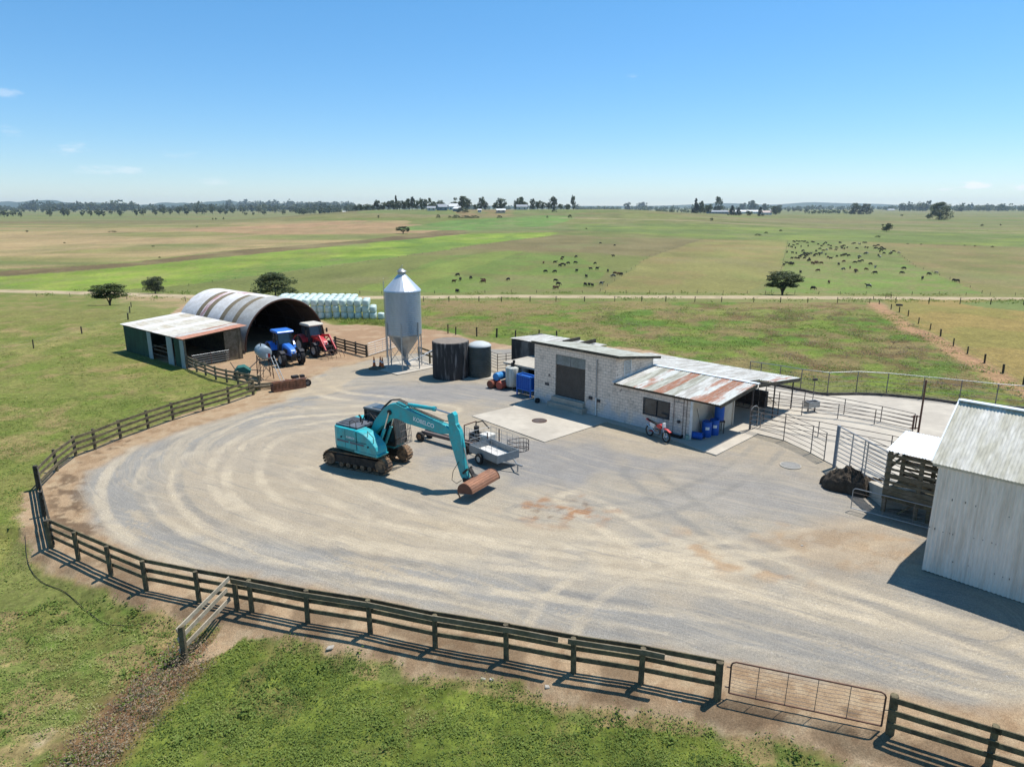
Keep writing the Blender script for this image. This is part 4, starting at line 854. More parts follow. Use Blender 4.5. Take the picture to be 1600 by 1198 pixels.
wood_fence('timber_fence', 'short dark timber fence between the red tractor and the white pipe gate', [Vector((-17.4, 66.1, 0)), Vector((-16.1, 64.7, 0)), Vector((-14.8, 63.4, 0)), Vector((-13.48, 62.06, 0))], h=1.15, rails=(1.05, .8, .5, .25), mt=M_timbd, side=-1)
wood_fence('timber_fence', 'short timber fence behind the silo legs, left of the dark water tank', [G(655, 563), G(672, 569), G(690, 574)], h=1.25, rails=(1.15, .7), mt=M_timbg, side=1)
# pale panel sticking out from the near fence
pp = [G(287, 1016), G(366, 950)]
sp = thing('timber_wing', 'short pale timber fence panel angling out into the grass from the near fence', 'fence', (pp[0].x, pp[0].y, 0))
d = pp[1]-pp[0]; g0 = gz(pp[0].x, pp[0].y)
MB().tube([(0, 0, g0-.2), (0, .02, g0+1.3)], .11, n=9).build('post', M_timbg, sp, smooth=40)
MB().tube([(d.x+.15, d.y-.1, -.2), (d.x+.15, d.y-.1, 1.0)], .09, n=9).build('post', M_timbg, sp, smooth=40)
for z, k, e in ((1.22, .0, 1.0), (.88, .0, .93), (.48, .02, .97)):
    MB().bar((-.02-.05, -.12, g0+z), (d.x*e, d.y*e-.12, z+.02), .04, .15).build('rail', M_timbw, sp)
# wire mesh farm gate
ga, gb = G(1138, 1090), G(1376, 1141); gd_ = gb-ga; gl = gd_.length; gang = math.atan2(gd_.y, gd_.x)
gate = thing('wire_gate', 'wide rusty pipe farm gate filled with sagging wire between the near timber fences', 'gate', (ga.x, ga.y, .05), gang)
b = MB(); r_ = .07
b.tube([(0, 0, .12), (0, 0, 1.02), (.03, 0, 1.1), (.12, 0, 1.15), (gl-.12, 0, 1.12), (gl-.03, 0, 1.07), (gl, 0, 1.0), (gl, 0, .1)], .024, n=8); b.tube([(0, 0, .12), (gl, 0, .1)], .024, n=8)
b.build('frame', M_brown, gate, smooth=50)
for t_ in (.19, .385, .58, .785): MB().tube([(gl*t_, 0, 1.13), (gl*t_-.02, 0, .12)], .010, n=5).build('stay', M_steel, gate)
for k in range(8):
    z = .22+k*.115; pts = [(gl*i/16, 0, z+math.sin(i*1.3+k)*.012-.02*math.sin(math.pi*(i % 4)/4)) for i in range(17)]
    MB().tube(pts, .0065, n=4).build('wire', M_steel, gate)
b = MB(); b.tube([(-.12, 0, .3), (0, 0, .3)], .02, n=6); b.tube([(-.12, 0, .95), (0, 0, .95)], .02, n=6); b.tube([(gl, 0, .6), (gl+.1, 0, .62)], .015, n=6)
b.build('hinge', M_steeld, gate)

def pipe_fence(name, label, pts, h, n, mt=None, r=.022, pr=.03, cat='fence', z0=.25, group=None, top=None, postmat=None, posts=None):
    mt = mt or M_steel; root = thing(name, label, cat, (pts[0].x, pts[0].y, 0), 0, group); o = Vector((pts[0].x, pts[0].y, 0)); P = [Vector((p.x, p.y, .04))-o for p in pts]
    for i, p in enumerate(P):
        if posts is None or i in posts: MB().tube([p, p+Vector((0, 0, h))], pr, n=8).build('post', postmat or mt, root, smooth=50)
    for k in range(n):
        z = lerp(z0, h, k/(n-1)); MB().tube([p+Vector((0, 0, z)) for p in P], (top or r) if k == n-1 else r, n=6).build('rail', M_galv if (k == n-1 and top) else mt, root, smooth=60)
    return root
kp = smooth_line(GP([(1602, 641), (1554, 637), (1497.6, 630.5), (1440, 624), (1384, 618), (1337, 615), (1292, 617), (1250, 611), (1217, 604.7), (1187, 600), (1170, 597)]), 1)
pipe_fence('yard_fence', 'curved steel pipe fence on the dark kerb at the back of the cattle yard', kp, 1.66, 5, r=.016, top=.028, pr=.035)
V = lambda x, y: Vector((x, y, 0))
pipe_fence('yard_fence', 'steel pipe fence along the front edge of the cattle yard slab', [V(14.72, 40.34), V(16.2, 38.61), V(16.89, 36.41), V(17.1, 35.2)], 1.6, 6, r=.018)
pipe_fence('pen_fence', 'front row of low pipe rails dividing the cattle yard, ending at the tall rusty post', [V(17.2, 44.6), V(19.33, 43.62), V(21.35, 42.8), V(23.16, 41.63), V(24.65, 39.95)], 1.0, 4, mt=M_steel)
pipe_fence('pen_fence', 'rear row of low pipe rails dividing the cattle yard', [V(18.2, 47.2), V(20.3, 45.6), V(22.25, 43.83), V(23.8, 42.1), V(25.0, 40.5)], 1.05, 4, mt=M_steel)
pipe_fence('pen_fence', 'long low pipe rail crossing the near part of the cattle yard', [V(15.6, 40.9), V(18.5, 39.2), V(21.5, 36.6), V(23.5, 34.2)], .95, 3, mt=M_steel)
pipe_fence('pen_fence', 'small rusty pipe rails between the grey plastic tank and the vat room', [V(-1.8, 57.1), V(-1.22, 56.1), V(-.5, 56.4), V(.4, 57.0)], 1.5, 6, mt=M_steel, postmat=M_brown)
tp = thing('gate_post', 'tall rusty brown gate post with a heavy latch in the middle of the cattle yard', 'post', (24.85, 39.7, .04))
MB().tube([(0, 0, 0), (0, 0, 3.4)], [.06, .05], n=10).build('post', M_brown, tp, smooth=50)
b = MB(); b.box(-.55, -.06, -.04, .04, 1.1, 1.15); b.box(-.55, -.06, -.04, .04, .35, .4); b.box(-.42, -.36, -.04, .04, .3, 1.2); b.box(-.25, -.2, -.04, .04, .3, 1.2); b.build('latch_frame', M_brown, tp)
for (x, y, h_, lb) in ((21.05, 46.0, 1.8, 'lamp post with a small black floodlight inside the cattle yard'),):
    lp_ = thing('lamp_post', lb, 'lamp', (x, y, .04)); MB().tube([(0, 0, 0), (0, 0, h_)], .03, n=8).build('pole', M_steel, lp_)
    MB().bar((-.16, -.03, h_+.05), (.16, -.03, h_+.05), .12, .16).build('floodlight', M_steeld, lp_)
tr_ = thing('water_trough', 'small grey metal trough fixed to the pen rails', 'trough', (20.3, 44.4, .04), .3)
MB().box(-.45, .45, -.25, .25, .35, .42).box(-.45, -.4, -.25, .25, .42, .75).box(.4, .45, -.25, .25, .42, .75).box(-.4, .4, -.25, -.2, .42, .75).box(-.4, .4, .2, .25, .42, .75).build('basin', M_galv, tr_)
MB().box(-.3, -.24, -.05, .05, 0, .35).box(.24, .3, -.05, .05, 0, .35).build('stand', M_steel, tr_)
yg = thing('yard_gate', 'narrow round-cornered pipe gate at the corner of the milking shed slab', 'gate', (14.75, 40.4, .05), R(35))
MB().tube([(0, 0, .1), (0, 0, 1.2), (.1, 0, 1.4), (.3, 0, 1.5), (.55, 0, 1.5), (.75, 0, 1.35), (.8, 0, 1.1), (.8, 0, .1)], .022, n=7).build('frame', M_galv, yg, smooth=50)
for z in (.3, .6, .9): MB().tube([(0, 0, z), (.8, 0, z)], .015, n=6).build('rail', M_galv, yg)
# small pipe gate before the race
a_, c_ = SL(-3.95, 3.6), SL(-.15, 3.9)
pg = thing('pipe_gate', 'low pipe gate standing on the gravel in front of the timber race', 'gate', (a_.x, a_.y, .05), math.atan2(c_.y-a_.y, c_.x-a_.x)); gl2 = (c_-a_).length
MB().tube([(0, 0, .05), (0, 0, .95), (.06, 0, 1.03), (.15, 0, 1.05), (gl2, 0, 1.05)], .02, n=7).tube([(0, 0, .08), (gl2, 0, .08)], .02, n=7).build('frame', M_galv, pg, smooth=50)
for k in range(4): MB().tube([(0, 0, .25+k*.2), (gl2, 0, .25+k*.2)], .008, n=5).build('wire', M_steel, pg)
for x in (1.3, 2.5): MB().tube([(x, 0, .08), (x, 0, 1.05)], .012, n=5).build('stay', M_steel, pg)
# white pipe gate by the silo
wg = thing('pipe_gate', 'white pipe gate between the dark timber fence and the silo', 'gate', (-13.35, 62.15, .05), math.atan2(4.4, 2.0))
MB().tube([(0, 0, .1), (0, 0, 1.2), (4.6, 0, 1.2), (4.6, 0, .1)], .025, n=7, closed=True).build('frame', M_white, wg, smooth=40)
for k in range(4): MB().tube([(0, 0, .3+k*.22), (4.6, 0, .3+k*.22)], .015, n=5).build('rail', M_white, wg)
for x in (1.1, 2.3, 3.5): MB().tube([(x, 0, .1), (x, 0, 1.2)], .015, n=5).build('stay', M_white, wg)

# post and wire fences across the farm
def wire_fence(label, pts, gap=None, h=1.1, group=None, mt=None):
    if gap:
        Q = []
        for i in range(len(pts)-1):
            n = max(1, int((pts[i+1]-pts[i]).length/gap))
            for k in range(n): Q.append(pts[i].lerp(pts[i+1], (k+rf.uniform(-.12, .12))/n))
        Q.append(pts[-1]); pts = Q
    pts = pts[:99]
    root = thing('wire_fence', label, 'fence', (pts[0].x, pts[0].y, 0)); o = W3(pts[0].x, pts[0].y)
    P = [W3(p.x, p.y, hz(p.x, p.y))-o for p in pts]; root.location = o
    for p in P:
        hh = h*rf.uniform(.88, 1.12); r_ = rf.uniform(.06, .1)
        MB().tube([p+Vector((0, 0, -.2)), p+Vector((rf.uniform(-.05, .05), rf.uniform(-.05, .05), hh))], r_, n=6).build('post', mt or M_timbd, root)
    for z in (.35, .65, .95):
        MB().tube([p+Vector((0, 0, z*h)) for p in P], .006, n=3).build('wire', M_steel, root)
    return root
zb_ = lambda x, y: G(1340+x/6.154, 460+y/6.154)
wire_fence('post and wire fence slanting down the right side between rough and mown paddocks', [zb_(*q) for q in ((150, 52), (208, 92), (320, 147), (402, 172), (485, 207), (585, 282), (695, 342), (797, 402), (920, 497), (1055, 572), (1220, 657), (1397, 757), (1590, 872), (1800, 990), (2050, 1150))], h=.8)
wire_fence('post and wire fence on the near side of the long farm track', GP([(500, 473), (660, 471.5), (1000, 471), (1400, 474), (1700, 478)]), 4)
wire_fence('post and wire fence on the far side of the long farm track', GP([(560, 459.5), (800, 457.5), (1200, 459.5), (1700, 463)]), 3.7)
wire_fence('post and wire fence beside the track on the far left', GP([(-60, 461), (110, 463.5), (205, 468), (290, 471)]), 5)
wire_fence('post and wire fence crossing the left paddock towards the lean-to', GP([(-40, 560), (60, 542), (130, 521), (200, 500), (205, 480)]), 6, .85)
wire_fence('fence line down the left edge of the herd paddock', GP([(1231, 378), (1226, 400), (1219, 428), (1205, 457)]), 7, .95)
wire_fence('fence line slanting down the right side of the herd paddock', GP([(1397, 392), (1431, 417), (1484, 436), (1534, 458)]), 7, .95)
wire_fence('fence line slanting between the two middle paddocks', GP([(1097, 374), (1015, 401), (938, 455)]), 8, 1.0)
wire_fence('thin fence along the near edge of the lime green crop', GP([(175, 456), (297, 446), (402, 431), (560, 411), (695, 392), (862, 368.5)]), 5, .9)
wire_fence('fence along the distant cross track', GP([(900, 349), (1100, 350.5), (1400, 357), (1620, 363)]), 12, 1.3)
wire_fence('short line of posts behind the milking shed and silo', GP([(700, 521), (712, 523), (745, 526), (776, 527), (805, 529), (842, 530), (870, 533)]), None, 1.0)
hf = thing('rail_hurdle', 'small timber hurdle standing on the farm track right of the lone tree', 'hurdle', W3(G(1388, 466).x, G(1388, 466).y))
for x in (-.75, .75): MB().bar((x, 0, 0), (x, 0, 1.1), .1).build('post', M_timbd, hf)
for z in (.4, .7, 1.0): MB().bar((-.8, 0, z), (.8, 0, z), .04, .1).build('rail', M_timbd, hf)
ty = thing('water_trough', 'round black rubber trough in the mown paddock beyond the rough grass', 'trough', W3(G(1405, 478).x, G(1405, 478).y, .02))
ty.scale = (.6, .6, .6)
MB().lathe([(.35, .1), (.45, .02), (.8, .0), (.88, .12), (.88, .3), (.8, .42), (.45, .4), (.35, .3), (.35, .1)], 24, caps=False).build('ring', M_black, ty, smooth=50)
MB().lathe([(0, .12), (.5, .12)], 20, caps=False).build('water', M_glass, ty)
# ================================================================ machines
M_teal = mat('teal_paint', (.012, .38, .42), (.06, .28, .29), rough=.42, scale=2.2, amt=.75, var=.12, spec=.5)
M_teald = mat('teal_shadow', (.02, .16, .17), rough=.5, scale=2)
M_mud = mat('muddy_track', (.30, .19, .11), (.10, .075, .055), rough=.95, scale=3, amt=.9, var=.3, bump=.4)
M_oil = mat('greasy_black', (.02, .02, .02), (.06, .05, .04), rough=.6, scale=4, amt=.7)
M_chrome = mat('rod_chrome', (.6, .6, .6), rough=.2, metal=.9)
M_bucket = mat('rusted_bucket', (.34, .17, .10), (.22, .12, .08), rough=.75, metal=.2, scale=3, amt=.8, var=.2, stretch=(1, .3, 1))
M_grill = mat('dark_grille', (.04, .04, .045), rough=.6)
M_cabgl = mat('cab_glass', (.035, .045, .05), (.07, .085, .09), rough=.1, scale=1, spec=.7)
M_letter = mat('white_letters', (.75, .80, .80), rough=.5)
def rotm(p, ax, a): return Matrix.Translation(p) @ Matrix.Rotation(a, 4, ax)
def text_mesh(s, size, name, mt, parent, M, ext=.004):
    cu = bpy.data.curves.new('lettering', 'FONT'); cu.body = s; cu.size = size; cu.extrude = ext; cu.align_x = 'CENTER'; cu.align_y = 'CENTER'; cu.offset = size*.02
    to = bpy.data.objects.new('lettering', cu); COL.objects.link(to); bpy.context.view_layer.update()
    me = bpy.data.meshes.new_from_object(to.evaluated_get(bpy.context.evaluated_depsgraph_get())); bpy.data.objects.remove(to); bpy.data.curves.remove(cu)
    me.transform(M); me.materials.clear(); me.materials.append(mt); me.name = name
    return link(name, me, parent)

EA = R(-33); EO = (-7.8, 34.9, .05)
ex = thing('excavator', 'teal crawler excavator with a wide rusty bucket resting on the yard', 'excavator', EO, EA)
# undercarriage, turned a little from the house
tA = R(9)
def RT(x, y, z): c, s = math.cos(tA), math.sin(tA); return Vector((x*c-y*s, x*s+y*c, z))
for sy in (-1, 1):
    L2 = 1.62; r = .40; yc = sy*1.0; wdt = .5
    path = []
    for i in range(14): a = math.pi/2+math.pi*i/13; path.append((-L2+r*math.cos(a), .42+r*math.sin(a)))
    for i in range(1, 14): path.append((-L2+2*L2*i/14, .02))
    for i in range(14): a = -math.pi/2+math.pi*i/13; path.append((L2+r*math.cos(a), .42+r*math.sin(a)))
    for i in range(1, 14): path.append((L2-2*L2*i/14, .82))
    # resample evenly into track shoes
    P = [Vector((x, 0, z)) for x, z in path]; P.append(P[0]); cum = [0]
    for i in range(len(P)-1): cum.append(cum[-1]+(P[i+1]-P[i]).length)
    n = 58; b = MB(); tot = cum[-1]
    def at(s):
        s %= tot
        for i in range(len(cum)-1):
            if s <= cum[i+1]: return P[i].lerp(P[i+1], (s-cum[i])/max(1e-6, cum[i+1]-cum[i]))
        return P[-1]
    for k in range(n):
        p = at(tot*k/n); q = at(tot*(k+.86)/n); d = (q-p).normalized(); nrm = Vector((d.z, 0, -d.x))
        nrm = nrm if nrm.dot(p-Vector((max(-L2, min(L2, p.x)), 0, .42))) > 0 else -nrm
        A = [p, q, q+nrm*.035, p+nrm*.035]; m_ = (p+q)/2
        vs = [RT(v.x, yc-wdt/2, v.z) for v in A]+[RT(v.x, yc+wdt/2, v.z) for v in A]
        b.add(vs, [(0, 1, 2, 3), (7, 6, 5, 4), (0, 4, 5, 1), (1, 5, 6, 2), (2, 6, 7, 3), (3, 7, 4, 0)])
        B = [m_-d*.012+nrm*.03, m_+d*.012+nrm*.03, m_+d*.012+nrm*.07, m_-d*.012+nrm*.07]
        vs = [RT(v.x, yc-wdt/2, v.z) for v in B]+[RT(v.x, yc+wdt/2, v.z) for v in B]
        b.add(vs, [(0, 1, 2, 3), (7, 6, 5, 4), (0, 4, 5, 1), (1, 5, 6, 2), (2, 6, 7, 3), (3, 7, 4, 0)])
    trk = b.build('track', M_mud, ex)
    b = MB(); pf = [(-1.5, .25), (1.5, .25), (1.62, .42), (1.5, .6), (1.2, .68), (-1.2, .68), (-1.5, .6), (-1.62, .42)]
    b.prism(pf, yc-.16, yc+.16); b.v = [tuple(RT(*v)) for v in b.v]; b.build('track_frame', M_oil, ex)
    b = MB()
    for x, rr_ in ((-L2, .33), (L2, .33), (-.9, .13), (-.45, .13), (0, .13), (.45, .13), (.9, .13)):
        zc_ = .42 if rr_ > .2 else .17
        b.tube([RT(x, yc-.2, zc_), RT(x, yc+.2, zc_)], rr_, n=18)
        b.tube([RT(x, yc-.23, zc_), RT(x, yc+.23, zc_)], rr_*.45, n=12)
    b.build('sprocket', M_mud, ex, smooth=40)
b = MB(); b.box(-.7, .7, -.8, .8, .4, .72); b.lathe([(.65, .72), (.65, .98)], 28); b.v = [tuple(RT(*v)) for v in b.v]; b.build('slew_ring', M_oil, ex)
# house
b = MB()
def rbox(b, poly, y0, y1): b.prism(poly, y0, y1)
# rear and right flank: plan outline extruded upward with rounded tail
plan = [(-1.15, -1.22), (1.30, -1.22), (1.75, -1.0), (1.82, -.55), (1.1, -.42), (.4, -.38), (.4, .36), (1.6, .36), (1.6, 1.2), (-.9, 1.2)]
for k in range(1, 7):
    a = math.radians(180*k/7); plan.append((-1.05-.55*math.sin(a), 1.2*math.cos(a)))
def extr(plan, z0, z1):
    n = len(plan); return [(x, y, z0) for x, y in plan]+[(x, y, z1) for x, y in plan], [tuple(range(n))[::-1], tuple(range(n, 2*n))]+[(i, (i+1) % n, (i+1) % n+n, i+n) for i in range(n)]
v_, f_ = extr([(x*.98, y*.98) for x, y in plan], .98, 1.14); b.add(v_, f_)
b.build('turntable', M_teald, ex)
b = MB(); pl = [(-.95, -1.25), (.45, -1.25), (.5, -.42), (.45, -.42), (-.7, -.40), (-.7, 1.22), (-1.0, 1.22)]
for k in range(1, 8):
    a = math.radians(180*k/8); pl.append((-1.0-.56*math.sin(a), 1.24*math.cos(a)))
v_, f_ = extr(pl, 1.12, 2.22); b.add(v_, f_); b.build('counterweight', M_teal, ex, bevel=.05)
b = MB(); b.prism([(.46, 1.1), (.46, 2.2), (.62, 2.2), (1.0, 2.1), (1.45, 1.86), (1.78, 1.55), (1.86, 1.35), (1.86, 1.1)], -1.24, -.44); b.build('side_tank', M_teal, ex, bevel=.05)
b = MB(); b.prism([(.3, 1.02), (1.9, 1.02), (1.95, 1.12), (.3, 1.14)], -1.26, -.44); b.build('step', M_teal, ex)
b = MB(); b.box(-.68, .3, -.38, 1.2, 1.14, 2.18); b.build('engine_bay', M_grill, ex)
b = MB(); b.box(-1.2, .38, -1.05, .3, 2.2, 2.32); b.box(-1.1, -.4, -.9, .2, 2.32, 2.37)
for k in range(9): b.bar((-1.05+k*.075, -.8, 2.38), (-1.05+k*.075, .1, 2.38), .03, .03)
b.build('engine_hood', mat('grey_hood', (.13, .14, .16), (.07, .075, .08), rough=.5), ex)
b = MB(); b.tube([(-.2, -.2, 2.3), (-.2, -.2, 2.6), (-.32, -.2, 2.68)], .05, n=8); b.build('exhaust', M_oil, ex)
b = MB(); b.tube([(-.1, -1.1, 2.2), (-.1, -1.1, 2.6), (.1, -1.1, 2.72), (.35, -1.1, 2.6), (.35, -1.1, 2.2)], .018, n=6); b.tube([(1.2, -1.15, 1.9), (1.2, -1.15, 2.3), (1.6, -1.15, 2.05), (1.6, -1.15, 1.7)], .018, n=6); b.build('handrail', M_oil, ex, smooth=60)
b = MB(); b.box(-.35, -.34, -1.262, -1.255, 1.2, 2.2); b.box(.46, .47, -1.262, -1.245, 1.2, 2.15); b.box(-.34, 1.2, -1.262, -1.252, 1.62, 1.64); b.build('panel_gap', M_oil, ex)
b = MB(); b.box(-.95, -.1, -1.268, -1.258, 1.46, 1.56); b.box(.0, 1.0, -1.262, -1.255, 1.46, 1.56); b.build('decal_stripe', mat('dark_decal', (.10, .13, .16), rough=.5), ex)
text_mesh('KOBELCO', .13, 'lettering', M_letter, ex, Matrix.Translation((.05, -1.262, 1.78)) @ Matrix.Rotation(R(90), 4, 'X'))
for (x, z) in ((-.62, 1.72), (1.3, 1.5)): MB().tube([(x, -1.26, z), (x, -1.29, z)], .05, n=10).build('latch', M_oil, ex)
# cab
cb = thing('cab', None, None); cb.parent = ex; KIDS.setdefault(ex.name, []).append(cb); bpy.data.objects.remove(cb); KIDS[ex.name].pop()
b = MB(); b.prism([(-.4, 1.14), (1.62, 1.14), (1.7, 1.5), (1.5, 2.82), (-.45, 2.82)], .42, 1.22); b.build('cab_glass', M_cabgl, ex)
b = MB()
for y in (.40, 1.24):
    b.bar((-.42, y, 1.14), (-.46, y, 2.85), .09); b.bar((1.64, y, 1.14), (1.68, y, 1.5), .09); b.bar((1.68, y, 1.5), (1.46, y, 2.85), .09); b.bar((.62, y, 1.14), (.6, y, 2.85), .07); b.bar((-.12, y, 1.9), (.62, y, 1.9), .05)
    b.bar((-.46, y, 2.83), (1.5, y, 2.83), .08); b.bar((-.12, y, 1.2), (1.66, y, 1.2), .1, .2)
b.bar((1.68, .4, 1.5), (1.68, 1.24, 1.5), .06); b.bar((1.46, .4, 2.83), (1.46, 1.24, 2.83), .08)
b.build('cab_frame', M_oil, ex)
b = MB(); b.prism([(-.55, 2.86), (1.52, 2.86), (1.6, 2.9), (1.52, 2.98), (-.5, 2.98), (-.58, 2.93)], .34, 1.3); b.build('cab_roof', mat('grey_cab_roof', (.15, .17, .18), (.09, .1, .1), rough=.4), ex, bevel=.03)
b = MB(); b.box(.0, 1.1, .5, 1.15, 2.99, 3.01); b.build('roof_hatch', M_cabgl, ex)
b = MB()
for k in range(8): y = .42+k*.118; b.bar((2.08, y, 1.25), (1.95, y, 2.72), .022)
for z in (1.25, 1.6, 1.98, 2.35, 2.72): x = 2.08-.09*(z-1.25); b.bar((x, .42, z), (x, 1.25, z), .035)
for y in (.42, 1.25):
    b.bar((2.08, y, 1.25), (1.66, y, 1.25), .03); b.bar((1.95, y, 2.72), (1.5, y, 2.78), .03)
b.build('window_guard', M_steel, ex)
# boom (side profile in the xz plane)
boom = [(.28, 1.72), (.55, 1.62), (1.2, 2.26), (1.95, 2.86), (2.35, 2.93), (3.0, 2.78), (5.2, 2.62), (5.72, 2.72), (5.78, 2.95), (5.5, 3.12), (4.0, 3.38), (3.0, 3.56), (2.3, 3.72), (1.85, 3.62), (1.4, 3.28), (.8, 2.62)]
b = MB(); b.prism(boom, -.17, .17); bo = b.build('boom', M_teal, ex, bevel=.03)
MB().bar((2.3, 0, 3.76), (2.9, 0, 3.66), .2, .05).build('bracket', M_teal, bo)
text_mesh('KOBELCO', .30, 'lettering', M_letter, bo, Matrix.Translation((4.15, -.178, 3.03)) @ Matrix.Rotation(R(7.5), 4, 'Y') @ Matrix.Rotation(R(90), 4, 'X'))
b = MB()
for sy in (-1, 1): b.tube([(1.9, sy*.18, 3.2), (1.9, sy*.24, 3.2)], .13, n=14)
b.build('pivot', M_oil, ex, smooth=40)
b = MB()
for sy in (-1, 1):
    b.tube([(1.05, sy*.27, 1.2), (1.55, sy*.25, 2.25)], .085, n=12)
b.build('boom_cylinder', M_teal, ex, smooth=40)
b = MB()
for sy in (-1, 1): b.tube([(1.5, sy*.26, 2.15), (1.9, sy*.24, 3.2)], .04, n=10)
b.build('boom_rod', M_chrome, ex, smooth=40)
MB().tube([(3.05, 0, 3.74), (4.75, 0, 3.80)], .10, n=14).tube([(4.65, 0, 3.80), (4.8, 0, 3.80)], .125, n=14).build('arm_cylinder', M_teal, ex, smooth=40)
MB().tube([(4.7, 0, 3.8), (5.72, 0, 3.70)], .045, n=10).build('arm_rod', M_chrome, ex, smooth=40)
b = MB()
for y in (-.1, .0, .1): b.tube([(.9, y, 2.75), (1.4, y, 3.4), (1.9, y, 3.82), (2.4, y, 3.92), (2.9, y, 3.8), (3.3, y, 3.6), (4.2, y, 3.46), (5.3, y, 3.25)], .022, n=6)
b.tube([(.1, -.5, 2.2), (.2, -.3, 2.8), (.5, -.2, 2.9), (.75, -.1, 2.55)], .03, n=6); b.tube([(.1, -.1, 2.2), (.3, .1, 2.7), (.6, .1, 2.7), (.8, .05, 2.55)], .03, n=6)
b.tube([(5.3, .1, 3.25), (5.9, .2, 3.3), (6.2, .2, 2.6)], .022, n=6)
b.build('hose', M_oil, ex, smooth=70)
arm = [(5.62, 3.66), (5.95, 3.86), (6.08, 3.72), (6.12, 3.3), (6.35, 3.0), (6.42, 2.75), (6.62, 1.2), (6.78, .62), (6.72, .48), (6.5, .46), (6.35, .7), (5.75, 2.45), (5.66, 2.85), (5.72, 3.2)]
b = MB(); b.prism(arm, -.145, .145); ar = b.build('arm', M_teal, ex, bevel=.025)
MB().tube([(6.2, 0, 3.25), (6.52, 0, 2.15)], .075, n=12).build('bucket_cylinder', M_teal, ex, smooth=40)
MB().tube([(6.5, 0, 2.2), (6.8, 0, 1.1)], .035, n=8).build('bucket_rod', M_chrome, ex, smooth=40)
b = MB(); b.bar((6.55, -.17, .85), (6.85, -.17, 1.15), .05, .1); b.bar((6.55, .17, .85), (6.85, .17, 1.15), .05, .1); b.bar((6.85, 0, 1.12), (7.1, 0, .75), .22, .09); b.box(6.55, 7.15, -.2, .2, .42, .62); b.bar((7.05, 0, .8), (7.35, 0, .72), .3, .12); b.build('linkage', M_oil, ex)
MB().tube([(6.3, -.16, 1.4), (6.05, -.3, .9), (6.0, -.35, .45), (6.25, -.3, .3), (6.5, -.2, .5)], .015, n=6).build('hose', M_oil, ex)
# mud bucket: curved shell seen from its back
bk_o = []; 
for k in range(13):
    a = R(200-k*200/12); bk_o.append((7.40+.43*math.cos(a), .42+.42*math.sin(a)))
bk_i = [(7.40+(x-7.40)*.93, .42+(z-.42)*.93) for x, z in bk_o][::-1]
b = MB(); b.prism(bk_o+bk_i, -1.12, 1.12)
for k in range(2, 12, 1):
    x, z = bk_o[k]; b.bar((x, -1.12, z), (x, 1.12, z), .022, .022)
for sy in (-1.12, 1.09): b.prism(bk_o, sy, sy+.03)
b.bar((6.98, -1.12, .24), (7.1, -1.12, .02), .05, .05)
bkt = b.build('bucket', M_bucket, ex)
for sy in (-1.165, 1.135):
    MB().prism([(7.40+(x-7.40)*1.03, .42+(z-.42)*1.03) for x, z in bk_o], sy, sy+.03).build('side_cutter', mat('dark_rust', (.15, .075, .05), (.09, .05, .04), rough=.85), bkt)

# ---------------------------------------------------------------- tyres
def wheel_at(parent, c, r, w, rimmat, lugs=18, axis='Y', tread=.04, rimr=.52, name='wheel'):
    """tyre with rim as its sub-part; axle along local y"""
    M = Matrix.Translation(c) @ Matrix.Rotation(R(90), 4, 'X'); b = MB()
    b.lathe([(r*.55, -w*.42), (r*.8, -w*.5), (r*.93, -w*.46), (r*.975, -w*.38), (r*.975, w*.38), (r*.93, w*.46), (r*.8, w*.5), (r*.55, w*.42), (r*.55, -w*.42)], 30, M, caps=False)
    for k in range(lugs):
        a = 2*math.pi*k/lugs; sgn = 1 if k % 2 else -1
        p = M @ Vector((r*.985*math.cos(a), r*.985*math.sin(a), 0)); q = M @ Vector((r*.985*math.cos(a+.22), r*.985*math.sin(a+.22), sgn*w*.48)); up = (p-Vector(c)).normalized()
        b.bar(p, q, r*.055, tread, up=up)
    o = b.build(name, M_black, parent, smooth=40)
    MB().lathe([(0, -w*.12), (r*rimr*.35, -w*.14), (r*rimr*.4, -w*.3), (r*rimr*.95, -w*.26), (r*(rimr+.05), -w*.43), (r*(rimr+.05), w*.43), (r*rimr*.95, w*.26), (r*rimr*.4, w*.3), (r*rimr*.35, w*.14), (0, w*.12)], 20, M, caps=False).build('rim', rimmat, o, smooth=40)
    return o
